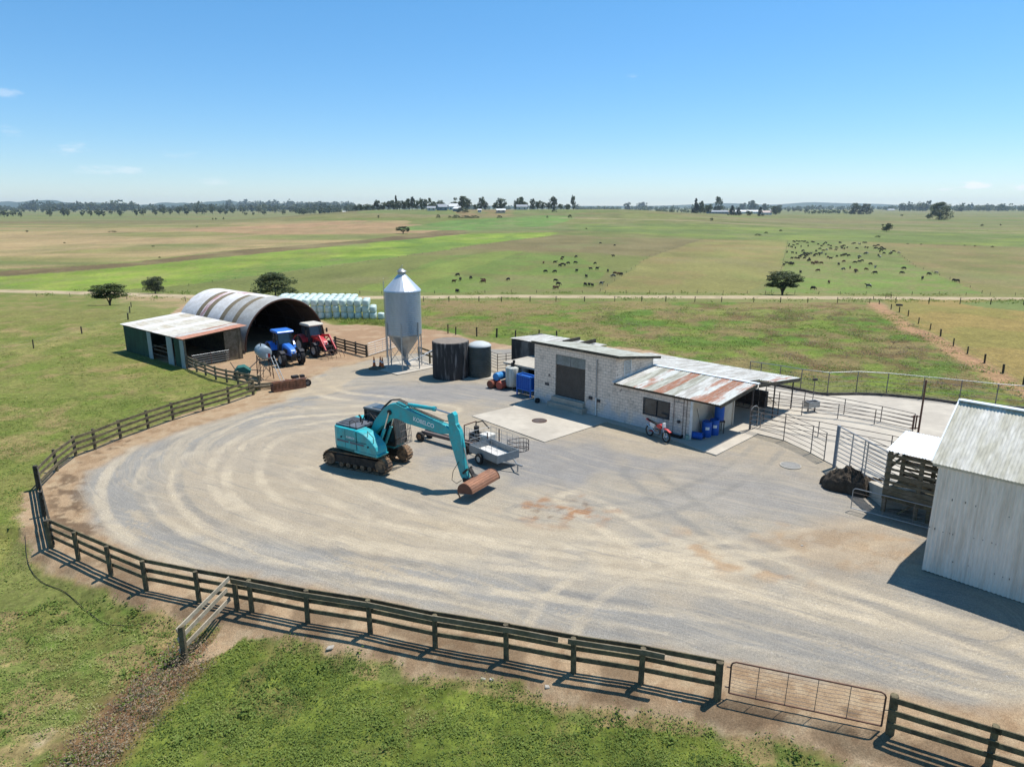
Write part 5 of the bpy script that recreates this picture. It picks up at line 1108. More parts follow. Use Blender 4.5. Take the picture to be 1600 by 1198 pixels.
def tractor(name, label, loc, rz, paint, roofm, rimm, loader=False):
    t = thing(name, label, 'tractor', loc, rz)
    for sy in (-1, 1):
        wheel_at(t, (-.95, sy*.88, .86), .86, .5, rimm, 20, tread=.05); wheel_at(t, (1.55, sy*.86, .64), .64, .40, rimm, 16, tread=.045)
    b = MB(); b.box(-1.2, 1.9, -.28, .28, .55, 1.05); b.box(1.45, 1.65, -.8, .8, .55, .72); b.tube([(-.95, -.8, .86), (-.95, .8, .86)], .14, n=10); b.box(1.7, 2.1, -.25, .25, .45, .85); b.build('chassis', M_oil, t)
    b = MB()
    secs = [(.42, .38, 1.82), (1.2, .36, 1.74), (1.85, .31, 1.56), (2.12, .25, 1.36), (2.18, .22, 1.1)]; vs = []; fs = []
    for (x, hw, zt) in secs: vs += [(x, -hw, .95), (x, -hw, zt-.14), (x, -hw*.72, zt), (x, hw*.72, zt), (x, hw, zt-.14), (x, hw, .95)]
    for i in range(len(secs)-1):
        for j in range(6): fs.append((i*6+j, i*6+(j+1) % 6, i*6+6+(j+1) % 6, i*6+6+j))
    fs += [(0, 1, 2, 3, 4, 5)[::-1], tuple(24+j for j in range(6))]
    b.add(vs, fs); b.build('hood', paint, t, smooth=30)
    b = MB(); b.box(2.16, 2.20, -.2, .2, .85, 1.12); b.box(.7, 1.6, -.385, -.35, 1.1, 1.45); b.box(.7, 1.6, .35, .385, 1.1, 1.45); b.build('grille', M_grill, t)
    for sy in (-1, 1): MB().box(2.12, 2.19, sy*.15-.06, sy*.15+.06, 1.16, 1.26).build('headlight', M_letter, t)
    b = MB(); b.prism([(-.95, 1.15), (.42, 1.15), (.5, 1.8), (.32, 2.68), (-.9, 2.68), (-1.05, 1.9)], -.62, .62); b.build('cab_glass', M_cabgl, t)
    b = MB()
    for y in (-.64, .64):
        b.bar((.5, y, 1.2), (.5, y, 1.8), .07); b.bar((.5, y, 1.8), (.33, y, 2.7), .06); b.bar((-.3, y, 1.15), (-.35, y, 2.7), .06); b.bar((-1.05, y, 1.9), (-.9, y, 2.7), .07); b.bar((-1.0, y, 1.15), (-1.05, y, 1.9), .07); b.bar((-.95, y, 1.17), (.45, y, 1.17), .08)
    b.build('cab_frame', M_oil, t)
    b = MB(); b.prism([(-1.15, 2.70), (.55, 2.70), (.66, 2.76), (.58, 2.88), (.3, 2.94), (-1.0, 2.94), (-1.2, 2.84)], -.76, .76); b.build('cab_roof', roofm, t, bevel=.06)
    for sy in (-1, 1):
        b = MB()
        for k in range(7):
            a0 = R(20+k*20); a1 = R(40+k*20); b.bar((-.95+.97*math.cos(a0), sy*.87, .88+.97*math.sin(a0)), (-.95+.97*math.cos(a1), sy*.87, .88+.97*math.sin(a1)), .52, .03, up=(0, 0, 1) if 1 < k < 5 else (1, 0, 0))
        b.box(-1.4, .0, sy*.62-.02, sy*.62+.02, 1.0, 1.62)
        b.build('rear_mudguard', paint, t)
        b = MB()
        for k in range(3):
            a0 = R(50+k*30); a1 = R(80+k*30); b.bar((1.55+.72*math.cos(a0), sy*.86, .66+.72*math.sin(a0)), (1.55+.72*math.cos(a1), sy*.86, .66+.72*math.sin(a1)), .4, .03)
        b.build('front_mudguard', M_grill, t)
        b = MB(); b.bar((.45, sy*.66, 2.2), (.6, sy*1.05, 2.2), .03); b.box(.56, .6, sy*1.08-.09, sy*1.08+.09, 2.0, 2.4); b.build('mirror', M_oil, t)
        b = MB(); b.box(.05, .45, sy*.7-.12, sy*.7+.12, .5, .54); b.box(.05, .45, sy*.7-.12, sy*.7+.12, .8, .84); b.box(.03, .07, sy*.7-.1, sy*.7+.1, .5, 1.15); b.build('step', M_oil, t)
    MB().tube([(.55, .5, 1.4), (.55, .5, 2.75), (.5, .5, 2.85)], .045, n=8).build('exhaust', M_oil, t, smooth=50)
    b = MB(); b.bar((-1.2, -.4, .7), (-1.9, -.45, .6), .06, .1); b.bar((-1.2, .4, .7), (-1.9, .45, .6), .06, .1); b.build('linkage', M_oil, t)
    if loader:
        for sy in (-1, 1):
            b = MB(); y = sy*.52; b.bar((.35, y, .8), (.35, y, 1.75), .1, .14); b.bar((.3, y, 1.72), (1.9, y, 1.95), .1, .2); b.bar((1.85, y, 1.98), (2.9, y, .75), .1, .2); b.bar((.75, y, 1.1), (1.8, y, 1.8), .07); b.build('loader_arm', paint, t)
        b = MB(); b.bar((2.6, -.55, 1.05), (2.6, .55, 1.05), .08); b.bar((2.9, -.62, .7), (2.9, .62, .7), .08, .1); b.bar((2.9, -.62, .35), (2.9, .62, .35), .08, .1); b.bar((2.9, -.62, .3), (2.9, -.62, .9), .08); b.bar((2.9, .62, .3), (2.9, .62, .9), .08); b.build('fork_frame', M_steeld, t)
        for y in (-.85, -.45, 0, .45, .85):
            MB().tube([(2.9, y, .7), (3.1, y, .75), (3.5, y, .6), (3.75, y, .3), (3.8, y, .05)], [.03, .03, .028, .02, .01], n=6).build('tine', M_brown, t)
    return t
M_blue = mat('blue_paint', (.035, .16, .58), (.05, .19, .55), rough=.3, scale=2, amt=.4, var=.06, spec=.6)
M_red = mat('red_paint', (.52, .03, .035), (.42, .04, .04), rough=.35, scale=2, amt=.5, var=.08, spec=.6)
M_cream2 = mat('dusty_cream', (.52, .48, .40), rough=.6, scale=2)
M_rimw = mat('pale_rim', (.42, .42, .40), rough=.6, scale=3)
tractor('tractor', 'bright blue tractor with blue cab roof parked before the round-roofed barn', (-20.35, 59.85, .0), R(-51), M_blue, M_blue, M_rimw)
tractor('tractor', 'red tractor with cream cab roof and front loader forks, right of the blue tractor', (-18.75, 63.6, .0), R(-44), M_red, M_cream2, M_rimw, True)

# ---------------------------------------------------------------- fuel tank on its stand
ft = thing('fuel_tank', 'grey cylindrical fuel tank raised on a rusty steel stand behind the rusty blade', 'tank', (-20.1, 54.0, 0), R(-58))
Mx = Matrix.Translation((-.75, 0, 2.2)) @ Matrix.Rotation(R(90), 4, 'Y')
MB().lathe([(0, -.06), (.3, -.04), (.5, .02), (.53, .08), (.53, 1.48), (.5, 1.54), (.3, 1.60), (0, 1.62)], 30, Mx, caps=False).build('barrel', mat('tank_grey', (.25, .30, .33), (.33, .38, .40), rough=.45, metal=.2, scale=1.5, amt=.7, var=.07), ft, smooth=50)
MB().box(.865, .872, .02, .16, 1.85, 2.15).build('notice', M_letter, ft)
MB().box(.865, .873, .18, .36, 1.85, 2.15).build('notice', mat('red_notice', (.5, .05, .04)), ft)
for x in (-.5, .65):
    for y in (-.42, .42): MB().bar((x, y*1.25, 0), (x, y, 1.85), .06).build('leg', M_brown, ft)
b = MB()
for x in (-.5, .65): b.bar((x, -.45, 1.68), (x, .45, 1.68), .07); b.bar((x, -.5, .3), (x, .45, 1.6), .03); b.bar((x, .5, .3), (x, -.45, 1.6), .03)
for y in (-.45, .45): b.bar((-.5, y, 1.65), (.65, y, 1.65), .06); b.bar((-.5, y*1.1, .3), (.65, y*1.1, 1.5), .03)
b.build('cross_brace', M_steel, ft)
b = MB(); b.bar((.7, .4, 1.9), (1.9, .75, .1), .04); b.bar((.7, .65, 1.9), (1.9, 1.0, .1), .04)
for k in range(7): t_ = (k+.5)/7; b.bar((lerp(.7, 1.9, t_), lerp(.4, .75, t_), lerp(1.9, .1, t_)), (lerp(.7, 1.9, t_), lerp(.65, 1.0, t_), lerp(1.9, .1, t_)), .025)
b.build('ladder', M_galv, ft)
b = MB(); b.tube([(.3, -.2, 2.72), (.3, -.2, 2.9), (.1, -.2, 2.95)], .04, n=7); b.tube([(.8, -.1, 1.7), (1.1, -.3, 1.0), (1.0, -.35, .3)], .02, n=6); b.build('hose', M_oil, ft)
bl = thing('grader_blade', 'long rusty grader blade with hitch lying by the end of the timber fence', 'blade', (-17.95, 49.55, 0), math.atan2(1.25, 1.7))
b = MB(); prf = []
for k in range(9): a = R(-60+k*15); prf.append((.45-.45*math.cos(a), .40+.46*math.sin(a)))
b.box(0, 2.5, -.12, -.07, .05, .72); b.box(0, 2.5, -.07, .35, .66, .72); b.box(0, 2.5, -.16, -.12, .03, .16); [b.box(.2+k*.26, .23+k*.26, -.15, -.12, .16, .7) for k in range(9)]; b.build('mouldboard', mat('brown_rust', (.17, .085, .05), (.30, .14, .08), rough=.85, scale=3, amt=.8, var=.25), bl)
b = MB(); b.bar((.0, .0, .75), (2.6, .0, .75), .1, .1); b.bar((.9, .05, .7), (1.3, 1.2, .55), .08); b.bar((1.7, .05, .7), (1.3, 1.2, .55), .08); b.build('frame', M_rust, bl)
wheel_at(bl, (2.75, .25, .28), .28, .2, M_steel, 10); MB().box(-.05, .25, -.12, .4, 0, .55).build('end_plate', M_brown, bl)
b = MB(); b.box(1.6, 2.1, .2, .6, .75, .95); b.box(2.3, 2.6, .3, .7, .7, .9); b.build('gearbox', M_oil, bl)
jk = thing('mower', 'small dark green implement with pipes beside the low timber fence', 'implement', (-22.0, 54.4, 0), R(20))
b = MB(); b.prism([(-.6, .3), (.5, .3), (.6, .55), (.1, .95), (-.4, .9), (-.65, .6)], -.5, .5); b.build('housing', mat('green_housing', (.03, .14, .12), (.05, .1, .09), rough=.6), jk, bevel=.04)
b = MB(); b.bar((.4, 0, .6), (1.3, .4, 1.3), .06); b.bar((-.4, -.3, .3), (-.9, -.5, 1.4), .05); b.bar((.3, .4, .5), (1.6, .6, .25), .06); b.build('frame', M_steel, jk); wheel_at(jk, (-.5, -.6, .28), .28, .14, M_steel, 10); wheel_at(jk, (-.5, .6, .28), .28, .14, M_steel, 10)
po = thing('pole_pile', 'heap of loose timber poles at the end of the long left fence', 'poles', (-18.9, 50.6, 0), R(30))
for k in range(7):
    y = rf.uniform(-.6, .6); z = .08+.1*(k % 3); a = rf.uniform(-.25, .25)
    MB().tube([(-1.2, y-a, z+rf.uniform(0, .15)), (1.1, y+a, z+rf.uniform(0, .15))], rf.uniform(.05, .08), n=7).build('pole', M_timber, po, smooth=50)

# ---------------------------------------------------------------- box trailer with cage
ta = math.atan2(-.76, .65)
tl = thing('box_trailer', 'grey box trailer with a wire mesh cage parked behind the excavator bucket', 'trailer', (-1.0, 35.1, .05), ta)
M_tg = mat('grey_tray', (.20, .225, .24), (.28, .30, .31), rough=.5, metal=.2, scale=2, var=.08)
b = MB(); b.box(-1.15, 1.2, -.72, .72, .40, .46); b.build('floor', mat('pale_deck', (.62, .60, .56), (.45, .42, .38), scale=4), tl)
for nm, bx in (('side_panel', (-1.15, 1.2, -.76, -.72, .38, .82)), ('side_panel', (-1.15, 1.2, .72, .76, .38, .82)), ('front_panel', (1.2, 1.24, -.76, .76, .38, .82)), ('tailgate', (-1.19, -1.15, -.76, .76, .38, .82))): MB().box(*bx).build(nm, M_tg, tl)
b = MB()
for sy in (-.74, .74):
    for k in range(6): x = -1.15+k*.47; b.tube([(x, sy, .8), (x, sy, 1.55)], .012, n=5)
    for z in (1.05, 1.3, 1.55): b.tube([(-1.15, sy, z), (1.2, sy, z)], .009, n=4)
for k in range(4): y = -.74+k*.49; b.tube([(-1.15, y, .8), (-1.15, y, 1.55)], .01, n=4); b.tube([(1.2, y, .8), (1.2, y, 1.25)], .01, n=4)
for z in (1.1, 1.55): b.tube([(-1.15, -.74, z), (-1.15, .74, z)], .01, n=4)
b.build('cage', M_galv, tl)
wheel_at(tl, (-.15, -.88, .29), .29, .18, M_rimw, 12); wheel_at(tl, (-.15, .88, .29), .29, .18, M_rimw, 12)
b = MB(); b.bar((1.2, -.4, .38), (1.95, 0, .38), .06); b.bar((1.2, .4, .38), (1.95, 0, .38), .06); b.bar((1.9, 0, .38), (2.35, 0, .40), .08); b.bar((-1.1, -.88, .3), (-.1, -.88, .3), .02); b.tube([(-.15, -.85, .29), (-.15, .85, .29)], .04, n=6); b.bar((2.0, 0, .38), (2.0, 0, .0), .05); b.build('drawbar', M_galv, tl)
# long low trailer with pump set
lb = thing('pipe_trailer', 'long narrow low trailer with wheels at both ends behind the excavator arm', 'trailer', (-5.3, 38.9, 0), math.atan2(-2.3, 3.1))
b = MB(); b.box(.0, 4.0, -.18, .18, .38, .52); b.bar((0, -.16, .55), (4, -.16, .55), .05); b.bar((0, .16, .55), (4, .16, .55), .05); b.build('bed', mat('brown_bed', (.13, .105, .10), (.2, .16, .13), rough=.7), lb)
for x in (.1, 3.6):
    for sy in (-1, 1): wheel_at(lb, (x, sy*.4, .28), .28, .2, mat('rust_rim', (.3, .17, .09)), 10)
    MB().tube([(x, -.4, .28), (x, .4, .28)], .04, n=6).build('axle', M_brown, lb)
pm = thing('pump_set', 'cluttered engine and white tank on a small frame beside the box trailer', 'pump', (-1.75, 37.4, 0), R(-40))
b = MB(); b.box(-.9, .9, -.5, .5, .25, .33); b.bar((-.9, -.5, .3), (-.9, -.5, 1.3), .05); b.bar((.9, -.5, .3), (.9, -.5, 1.2), .05); b.bar((-.9, .5, .3), (-.9, .5, 1.3), .05); b.bar((.9, .5, .3), (.9, .5, 1.2), .05); b.bar((-.9, -.5, 1.28), (-.9, .5, 1.28), .05); b.build('frame', M_brown, pm)
MB().box(.1, .8, -.35, .35, .34, .95).build('tank', mat('dirty_white', (.62, .6, .54), (.4, .36, .3), scale=3), pm, bevel=.06)
b = MB(); b.box(-.75, -.05, -.3, .3, .34, .8); b.lathe([(.16, 0), (.16, .4)], 12, Matrix.Translation((-.4, 0, .8))); b.tube([(-.6, .1, .8), (-.7, .3, 1.3), (-.2, .3, 1.5), (.4, .2, 1.2)], .04, n=6); b.tube([(.2, -.4, .9), (.5, -.7, .8), (.9, -.6, .4)], .03, n=6); b.tube([(-.3, -.4, .6), (-.6, -.7, .4), (-.9, -.5, .1)], .03, n=6); b.build('engine', M_oil, pm)
b = MB()
for k in range(5): b.tube([(-.85+k*.2, -.55, .3), (-.85+k*.2, -.55, 1.2)], .01, n=4)
b.tube([(-.9, -.55, 1.2), (.1, -.55, 1.2)], .012, n=4); b.tube([(-.9, -.55, .75), (.1, -.55, .75)], .012, n=4); b.build('guard', M_galv, pm)
wheel_at(pm, (0, -.6, .25), .25, .16, M_rimw, 10); wheel_at(pm, (0, .6, .25), .25, .16, M_rimw, 10)
rg = thing('wire_hoop', 'flattened hoop of dark wire netting lying beyond the box trailer', 'netting', (.35, 37.0, 0))
b = MB()
for z in (.05, .3, .55): b.tube([(.62*math.cos(R(a)), .42*math.sin(R(a)), z+.05*math.sin(R(a*2))) for a in range(0, 360, 15)], .02, n=5, closed=True)
b.build('hoop', M_steeld, rg)
b = MB()
for a in range(0, 360, 20): b.tube([(.62*math.cos(R(a)), .42*math.sin(R(a)), 0), (.62*math.cos(R(a)), .42*math.sin(R(a)), .6)], .01, n=4)
b.build('wire', M_steeld, rg)

# ---------------------------------------------------------------- motorcycle
mk = thing('farm_motorcycle', 'red and white dirt bike standing against the milking shed wall below the window', 'motorcycle', (8.75, 38.95, .0), math.atan2(-1.4, .85))
def bwheel(x):
    M = Matrix.Translation((x, 0, .33)) @ Matrix.Rotation(R(90), 4, 'X'); b = MB(); n = 28
    b.tube([M @ Vector((.29*math.cos(2*math.pi*k/n), .29*math.sin(2*math.pi*k/n), 0)) for k in range(n)], .05, n=7, closed=True)
    for k in range(24): a = 2*math.pi*k/24; p = M @ Vector((.335*math.cos(a), .335*math.sin(a), 0)); b.bar(p-Vector((0, .035, 0)), p+Vector((0, .035, 0)), .025, .02)
    o = b.build('wheel', M_black, mk, smooth=50)
    b = MB(); b.tube([M @ Vector((.245*math.cos(2*math.pi*k/n), .245*math.sin(2*math.pi*k/n), 0)) for k in range(n)], .015, n=5, closed=True); b.tube([(x, -.06, .33), (x, .06, .33)], .035, n=8)
    for k in range(12): a = 2*math.pi*k/12; b.tube([M @ Vector((0, 0, .0)), M @ Vector((.24*math.cos(a), .24*math.sin(a), 0))], .003, n=3)
    b.build('rim', M_chrome, o)
bwheel(-.7); bwheel(.72)
b = MB()
for y in (-.09, .09): b.tube([(.72, y, .33), (.42, y, 1.02)], [.022, .028], n=8)
b.build('fork', M_chrome, mk, smooth=50)
b = MB(); b.tube([(.4, 0, .95), (.1, 0, .5), (-.2, 0, .35), (-.25, 0, .75), (.38, 0, .98)], .025, n=6); b.tube([(-.2, -.08, .42), (-.7, -.08, .33)], .025, n=6); b.tube([(-.2, .08, .42), (-.7, .08, .33)], .025, n=6); b.build('frame', mat('red_frame', (.4, .03, .03)), mk)
b = MB(); b.box(-.15, .2, -.1, .1, .34, .6); b.lathe([(.075, 0), (.085, .22)], 10, Matrix.Translation((.1, 0, .58)) @ Matrix.Rotation(R(15), 4, 'Y')); b.build('engine', M_steel, mk)
MB().prism([(-.02, .72), (.35, .72), (.42, .95), (.2, .98), (-.02, .88)], -.12, .12).build('fuel_tank', M_red, mk, bevel=.03)
MB().prism([(-.85, .95), (-.5, .9), (.05, .86), (.05, .92), (-.5, .98), (-.85, 1.0)], -.09, .09).build('seat', M_black, mk, bevel=.02)
MB().prism([(-1.0, .98), (-.55, .86), (-.5, .92), (-1.02, 1.03)], -.085, .085).build('rear_mudguard', M_red, mk)
MB().prism([(-.55, .62), (-.25, .6), (-.15, .85), (-.6, .9)], -.13, .13).build('side_cover', M_white, mk)
MB().prism([(.45, .72), (.75, .76), (1.05, .66), (1.04, .70), (.75, .81), (.45, .78)], -.08, .08).build('front_mudguard', M_red, mk)
MB().prism([(.48, .86), (.56, .86), (.52, 1.12), (.46, 1.12)], -.1, .1).build('number_plate', M_white, mk)
MB().tube([(.36, -.38, 1.15), (.38, -.2, 1.13), (.42, -.06, 1.05), (.42, .06, 1.05), (.38, .2, 1.13), (.36, .38, 1.15)], .015, n=6).build('handlebar', M_oil, mk, smooth=60)
b = MB(); b.tube([(.15, -.12, .6), (.25, -.14, .45), (-.1, -.15, .4), (-.4, -.15, .6), (-.8, -.15, .72)], [.02, .02, .025, .04, .04], n=7); b.build('exhaust', M_chrome, mk, smooth=50)
b = MB(); b.tube([(-.1, .1, .3), (-.25, .4, .02)], .012, n=5); b.build('kickstand', M_oil, mk)

# ---------------------------------------------------------------- drums, barrels, tanks, cones
def drum(name, label, cat, loc, mt, r=.29, h=.88, lay=None, group=None, lid=None):
    t = thing(name, label, cat, loc, lay if lay is not None else 0, group)
    prof = [(0, 0), (r*.95, 0), (r, .03), (r, h*.33), (r+.012, h*.34), (r, h*.35), (r, h*.64), (r+.012, h*.65), (r, h*.66), (r, h-.03), (r*.95, h), (r*.9, h-.015), (0, h-.015)]
    M = Matrix.Identity(4) if lay is None else Matrix.Translation((-h/2, 0, r+.012)) @ Matrix.Rotation(R(90), 4, 'Y')
    MB().lathe(prof, 28, M, caps=False).build('body', mt, t, smooth=50)
    b = MB()
    for (x, y) in ((r*.55, 0), (-r*.55, .05)): b.lathe([(.035, h-.015), (.035, h+.015)], 8, M @ Matrix.Translation((x, y, 0)))
    b.build('bung', lid or M_oil, t)
    return t
M_blueb = mat('blue_plastic', (.015, .10, .42), (.02, .085, .34), rough=.45, scale=2, var=.06)
M_blued = mat('light_blue_drum', (.04, .22, .50), (.06, .25, .48), rough=.5, scale=3, var=.12)
M_redd = mat('faded_red_drum', (.42, .09, .06), (.30, .09, .06), rough=.65, scale=3, amt=.8, var=.15)
M_redr = mat('rusty_red_drum', (.22, .07, .04), (.12, .06, .045), rough=.8, scale=3, amt=.8)
dr = math.atan2(.79, .61)
drum('oil_drum', 'light blue drum lying on top of the two red drums', 'drum', (-.95, 51.3, .52), M_blued, r=.31, h=1.0, lay=dr)
drum('oil_drum', 'faded red drum lying below the blue one, nearer the white tank', 'drum', (-.70, 50.7, 0), M_redd, r=.31, h=1.0, lay=dr)
drum('oil_drum', 'dark rusty drum lying below the blue one, nearer the grey plastic tank', 'drum', (-1.4, 51.05, 0), M_redr, r=.31, h=1.0, lay=dr)
M_wt = mat('dirty_white_tank', (.55, .55, .50), (.32, .32, .26), rough=.7, scale=2, amt=.8, var=.12, stretch=(2, 2, .3), thr=.52)
wt = thing('vat_tank', 'upright dirty white cylindrical tank with a black pump on its lid', 'tank', (.05, 50.75, 0))
MB().lathe([(.0, .22), (.52, .22), (.55, .26), (.55, 1.62), (.5, 1.68), (0, 1.74)], 30).build('shell', M_wt, wt, smooth=50)
for k in range(3): a = 2*math.pi*k/3+.5; MB().bar((.42*math.cos(a), .42*math.sin(a), 0), (.42*math.cos(a), .42*math.sin(a), .25), .06).build('leg', M_steel, wt)
b = MB(); b.box(-.12, .15, -.12, .12, 1.72, 2.0); b.lathe([(.1, 0), (.1, .22)], 12, Matrix.Translation((.1, 0, 1.98))); b.tube([(0, 0, 1.9), (-.35, -.1, 1.95)], .04, n=7); b.build('pump', M_oil, wt)
wt2 = thing('vat_tank', 'smaller white tank half hidden behind the dirty white one', 'tank', (.85, 51.25, 0))
MB().lathe([(0, .2), (.4, .2), (.42, .24), (.42, 1.5), (.38, 1.56), (0, 1.6)], 26).build('shell', M_wt, wt2, smooth=50); MB().box(-.3, .3, -.3, .3, 0, .2).build('base', M_conc, wt2)
fa = math.atan2(-1.1, 1.02)
bf = thing('bulk_bin', 'tall blue steel bin on corner legs standing against the milking shed', 'bin', (.42, 48.95, 0), fa)
b = MB(); b.box(0, 1.35, 0, .55, .5, 1.48); b.build('body', M_blueb, bf)
b = MB()
for x in (-.03, 1.38): 
    for y in (-.03, .58): b.bar((x, y, 0), (x, y, 1.58), .08)
for z in (.5, 1.55):
    b.bar((0, -.03, z), (1.35, -.03, z), .07); b.bar((0, .58, z), (1.35, .58, z), .07); b.bar((-.03, 0, z), (-.03, .55, z), .07); b.bar((1.38, 0, z), (1.38, .55, z), .07)
for k in range(1, 6): b.bar((k*.225, -.02, .52), (k*.225, -.02, 1.5), .03)
b.build('frame', mat('blue_frame', (.03, .15, .50), rough=.45), bf)
M_or = mat('orange_cone', (.62, .14, .04), (.4, .1, .04), rough=.6, scale=5)
for i, (x, y, lb_) in enumerate(((-11.95, 57.75, 'orange traffic cone standing apart, leftmost on the silo slab'), (-11.42, 57.85, 'orange traffic cone, middle one of the three beside the silo'), (-11.18, 57.5, 'orange traffic cone nearest the silo legs'))):
    c = thing('traffic_cone', lb_, 'cone', (x, y, .07), rf.uniform(0, 1), 'traffic cones by the silo')
    MB().box(-.18, .18, -.18, .18, 0, .04).build('base', M_oil, c)
    cn = MB().lathe([(.14, .04), (.035, .88), (.0, .885)], 16).build('cone', M_or, c, smooth=40)
    MB().lathe([(.103, .4), (.085, .55)], 16, caps=False).build('band', M_white, cn)
pa = thing('pallet', 'low grey pallet under the traffic cones by the silo', 'pallet', (-11.6, 57.2, .0), R(-20))
for k in range(6): MB().box(-.6+k*.21, -.46+k*.21, -.45, .45, .11, .13).build('slat', M_timber, pa)
for y in (-.4, 0, .35): MB().box(-.6, .6, y, y+.08, .0, .11).build('bearer', M_timber, pa)
def bar_(i, x, y, z, lb_, s=1.0, lay=None, white=True):
    t = drum('plastic_barrel', lb_, 'barrel', (x, y, z), M_blueb, r=.29*s, h=.95*s, lay=lay, group='blue plastic barrels by the milking shed')
    if white:
        n = 8; vs = []; r = .305*s
        for k in range(n+1):
            a = R(-120+k*5.5); vs += [(r*math.cos(a), r*math.sin(a), .48), (r*math.cos(a), r*math.sin(a), .66)]
        MB().add(vs, [(2*k, 2*k+2, 2*k+3, 2*k+1) for k in range(n)]).build('label', M_letter, t)
    return t
bar_(0, 11.76, 39.25, .055, 'blue plastic barrel with a white label, front one of the pair by the white post')
bar_(1, 12.32, 39.62, .055, 'blue plastic barrel with a white label, just behind the front one by the white post')
bar_(2, DL(13.05, 2.45)[0], DL(13.05, 2.45)[1], .85, 'blue plastic barrel raised on a stand behind the labelled pair', white=False)
st_ = thing('barrel_stand', 'small dark stand under the raised blue barrel', 'stand', (DL(13.05, 2.45)[0], DL(13.05, 2.45)[1], .055))
MB().box(-.3, .3, -.3, .3, .70, .795).build('top', M_steeld, st_)
for x in (-.25, .25):
    for y in (-.25, .25): MB().bar((x, y, 0), (x, y, .7), .05).build('leg', M_steeld, st_)
bar_(3, 11.05, 38.75, .055, 'small blue drum lying on its side at the foot of the white post', s=.72, lay=R(-30), white=False)
bc = thing('bucket', 'small pale green bucket beside the dark trough at the shed corner', 'bucket', (10.45, 38.62, .055))
MB().lathe([(.0, 0), (.1, 0), (.13, .28), (.12, .28), (.09, .02), (0, .02)], 16, caps=False).build('body', mat('pale_green_pail', (.3, .42, .36)), bc, smooth=40)
MB().tube([(-.12, 0, .28), (-.08, 0, .4), (.08, 0, .4), (.12, 0, .28)], .006, n=4).build('handle', M_steel, bc)
bt = thing('trough', 'long black rubber trough lying at the foot of the shed wall', 'trough', (9.95, 39.1, .055), R(-44))
MB().box(-.45, .35, -.18, .18, 0, .04).box(-.45, -.41, -.18, .18, .04, .2).box(.31, .35, -.18, .18, .04, .2).box(-.41, .31, -.18, -.14, .04, .2).box(-.41, .31, .14, .18, .04, .2).build('body', M_black, bt)
pr_ = thing('broom', 'thin pole leaning against the shed wall by the blue barrels', 'pole', (11.3, 38.9, .055))
MB().tube([(.15, -.1, 0), (-.25, .35, 1.9)], .013, n=6).build('handle', M_timbd, pr_)
MB().bar((.05, -.15, .04), (.27, -.03, .04), .06, .08).build('head', M_steeld, pr_)
pot = thing('chimney_pot', 'small black pot standing by the front left foot of the milking shed', 'pot', (DL(.62, -.35)[0], DL(.62, -.35)[1], .05))
MB().lathe([(.0, 0), (.16, 0), (.2, .18), (.15, .3), (.12, .3), (.12, .05), (0, .05)], 16, caps=False).build('body', M_black, pot, smooth=40)
dc = thing('drain_cover', 'round rusty drain cover in the concrete apron', 'drain', (1.78, 42.35, .051))
MB().lathe([(0, 0), (.5, 0), (.5, .02), (0, .025)], 28, caps=False).build('plate', M_brown, dc, smooth=30)
b = MB()
for k in range(-4, 5): w_ = math.sqrt(max(0, .46**2-(k*.1)**2)); b.box(-w_, w_, k*.1-.02, k*.1+.02, .024, .035)
b.build('grating', M_steel, dc)
mh = thing('manhole', 'pale painted ring round a flat manhole set in the gravel near the ramp', 'manhole', (15.0, 34.5, 0.0))
MB().lathe([(.0, .03), (.5, .03), (.5, .0)], 32, caps=False).build('cover', mat('gravel_cover', alb(168, 165, 158), alb(150, 148, 142)), mh)
MB().lathe([(.5, 0), (.5, .04), (.545, .04), (.545, 0)], 36, caps=False).build('rim', M_conc, mh)

# ---------------------------------------------------------------- wrapped bales
M_bale = mat('bale_wrap', (.44, .60, .49), (.33, .47, .39), rough=.35, scale=1.6, amt=.8, var=.08, bump=.3, bscale=8)
M_baleg = mat('bale_wrap_white', (.56, .66, .60), (.45, .54, .50), rough=.35, scale=1.6, amt=.8, var=.08, bump=.3, bscale=8)
bme = None; bo_ = Vector((-16.3, 84.2, 0)); bu = Vector((-1, .06, 0)).normalized(); bv = Vector((-.12, 1, 0)).normalized()
# a bale: squat drum on end with rounded shoulders
bm_ = MB().lathe([(.0, 0), (.33, .0), (.40, .06), (.43, .2), (.43, .72), (.39, .85), (.28, .9), (0, .91)], 14, caps=False)
proto = None
def bale(i, j, k, mt, lab, tops_=3):
    global proto
    p = bo_+bu*(.93*i)+bv*(.95*j)
    if proto is None: proto = bm_.build('wrapped_bale', M_bale, smooth=50); o = proto
    else: o = proto.copy(); COL.objects.link(o)
    o.location = (p.x+rf.uniform(-.07, .07), p.y+rf.uniform(-.07, .07), .80*k+(rf.uniform(-.04, .04) if k == tops_-1 else 0)); o.rotation_euler = (rf.uniform(-.03, .03), rf.uniform(-.03, .03), rf.uniform(0, 6))
    o.scale = (1, 1, rf.uniform(.86, .91))
    tag(o, lab, 'bale', 'pale wrapped bales stacked beyond the barn')
    if mt is not M_bale: o.material_slots[0].link = 'OBJECT'; o.material_slots[0].material = mt
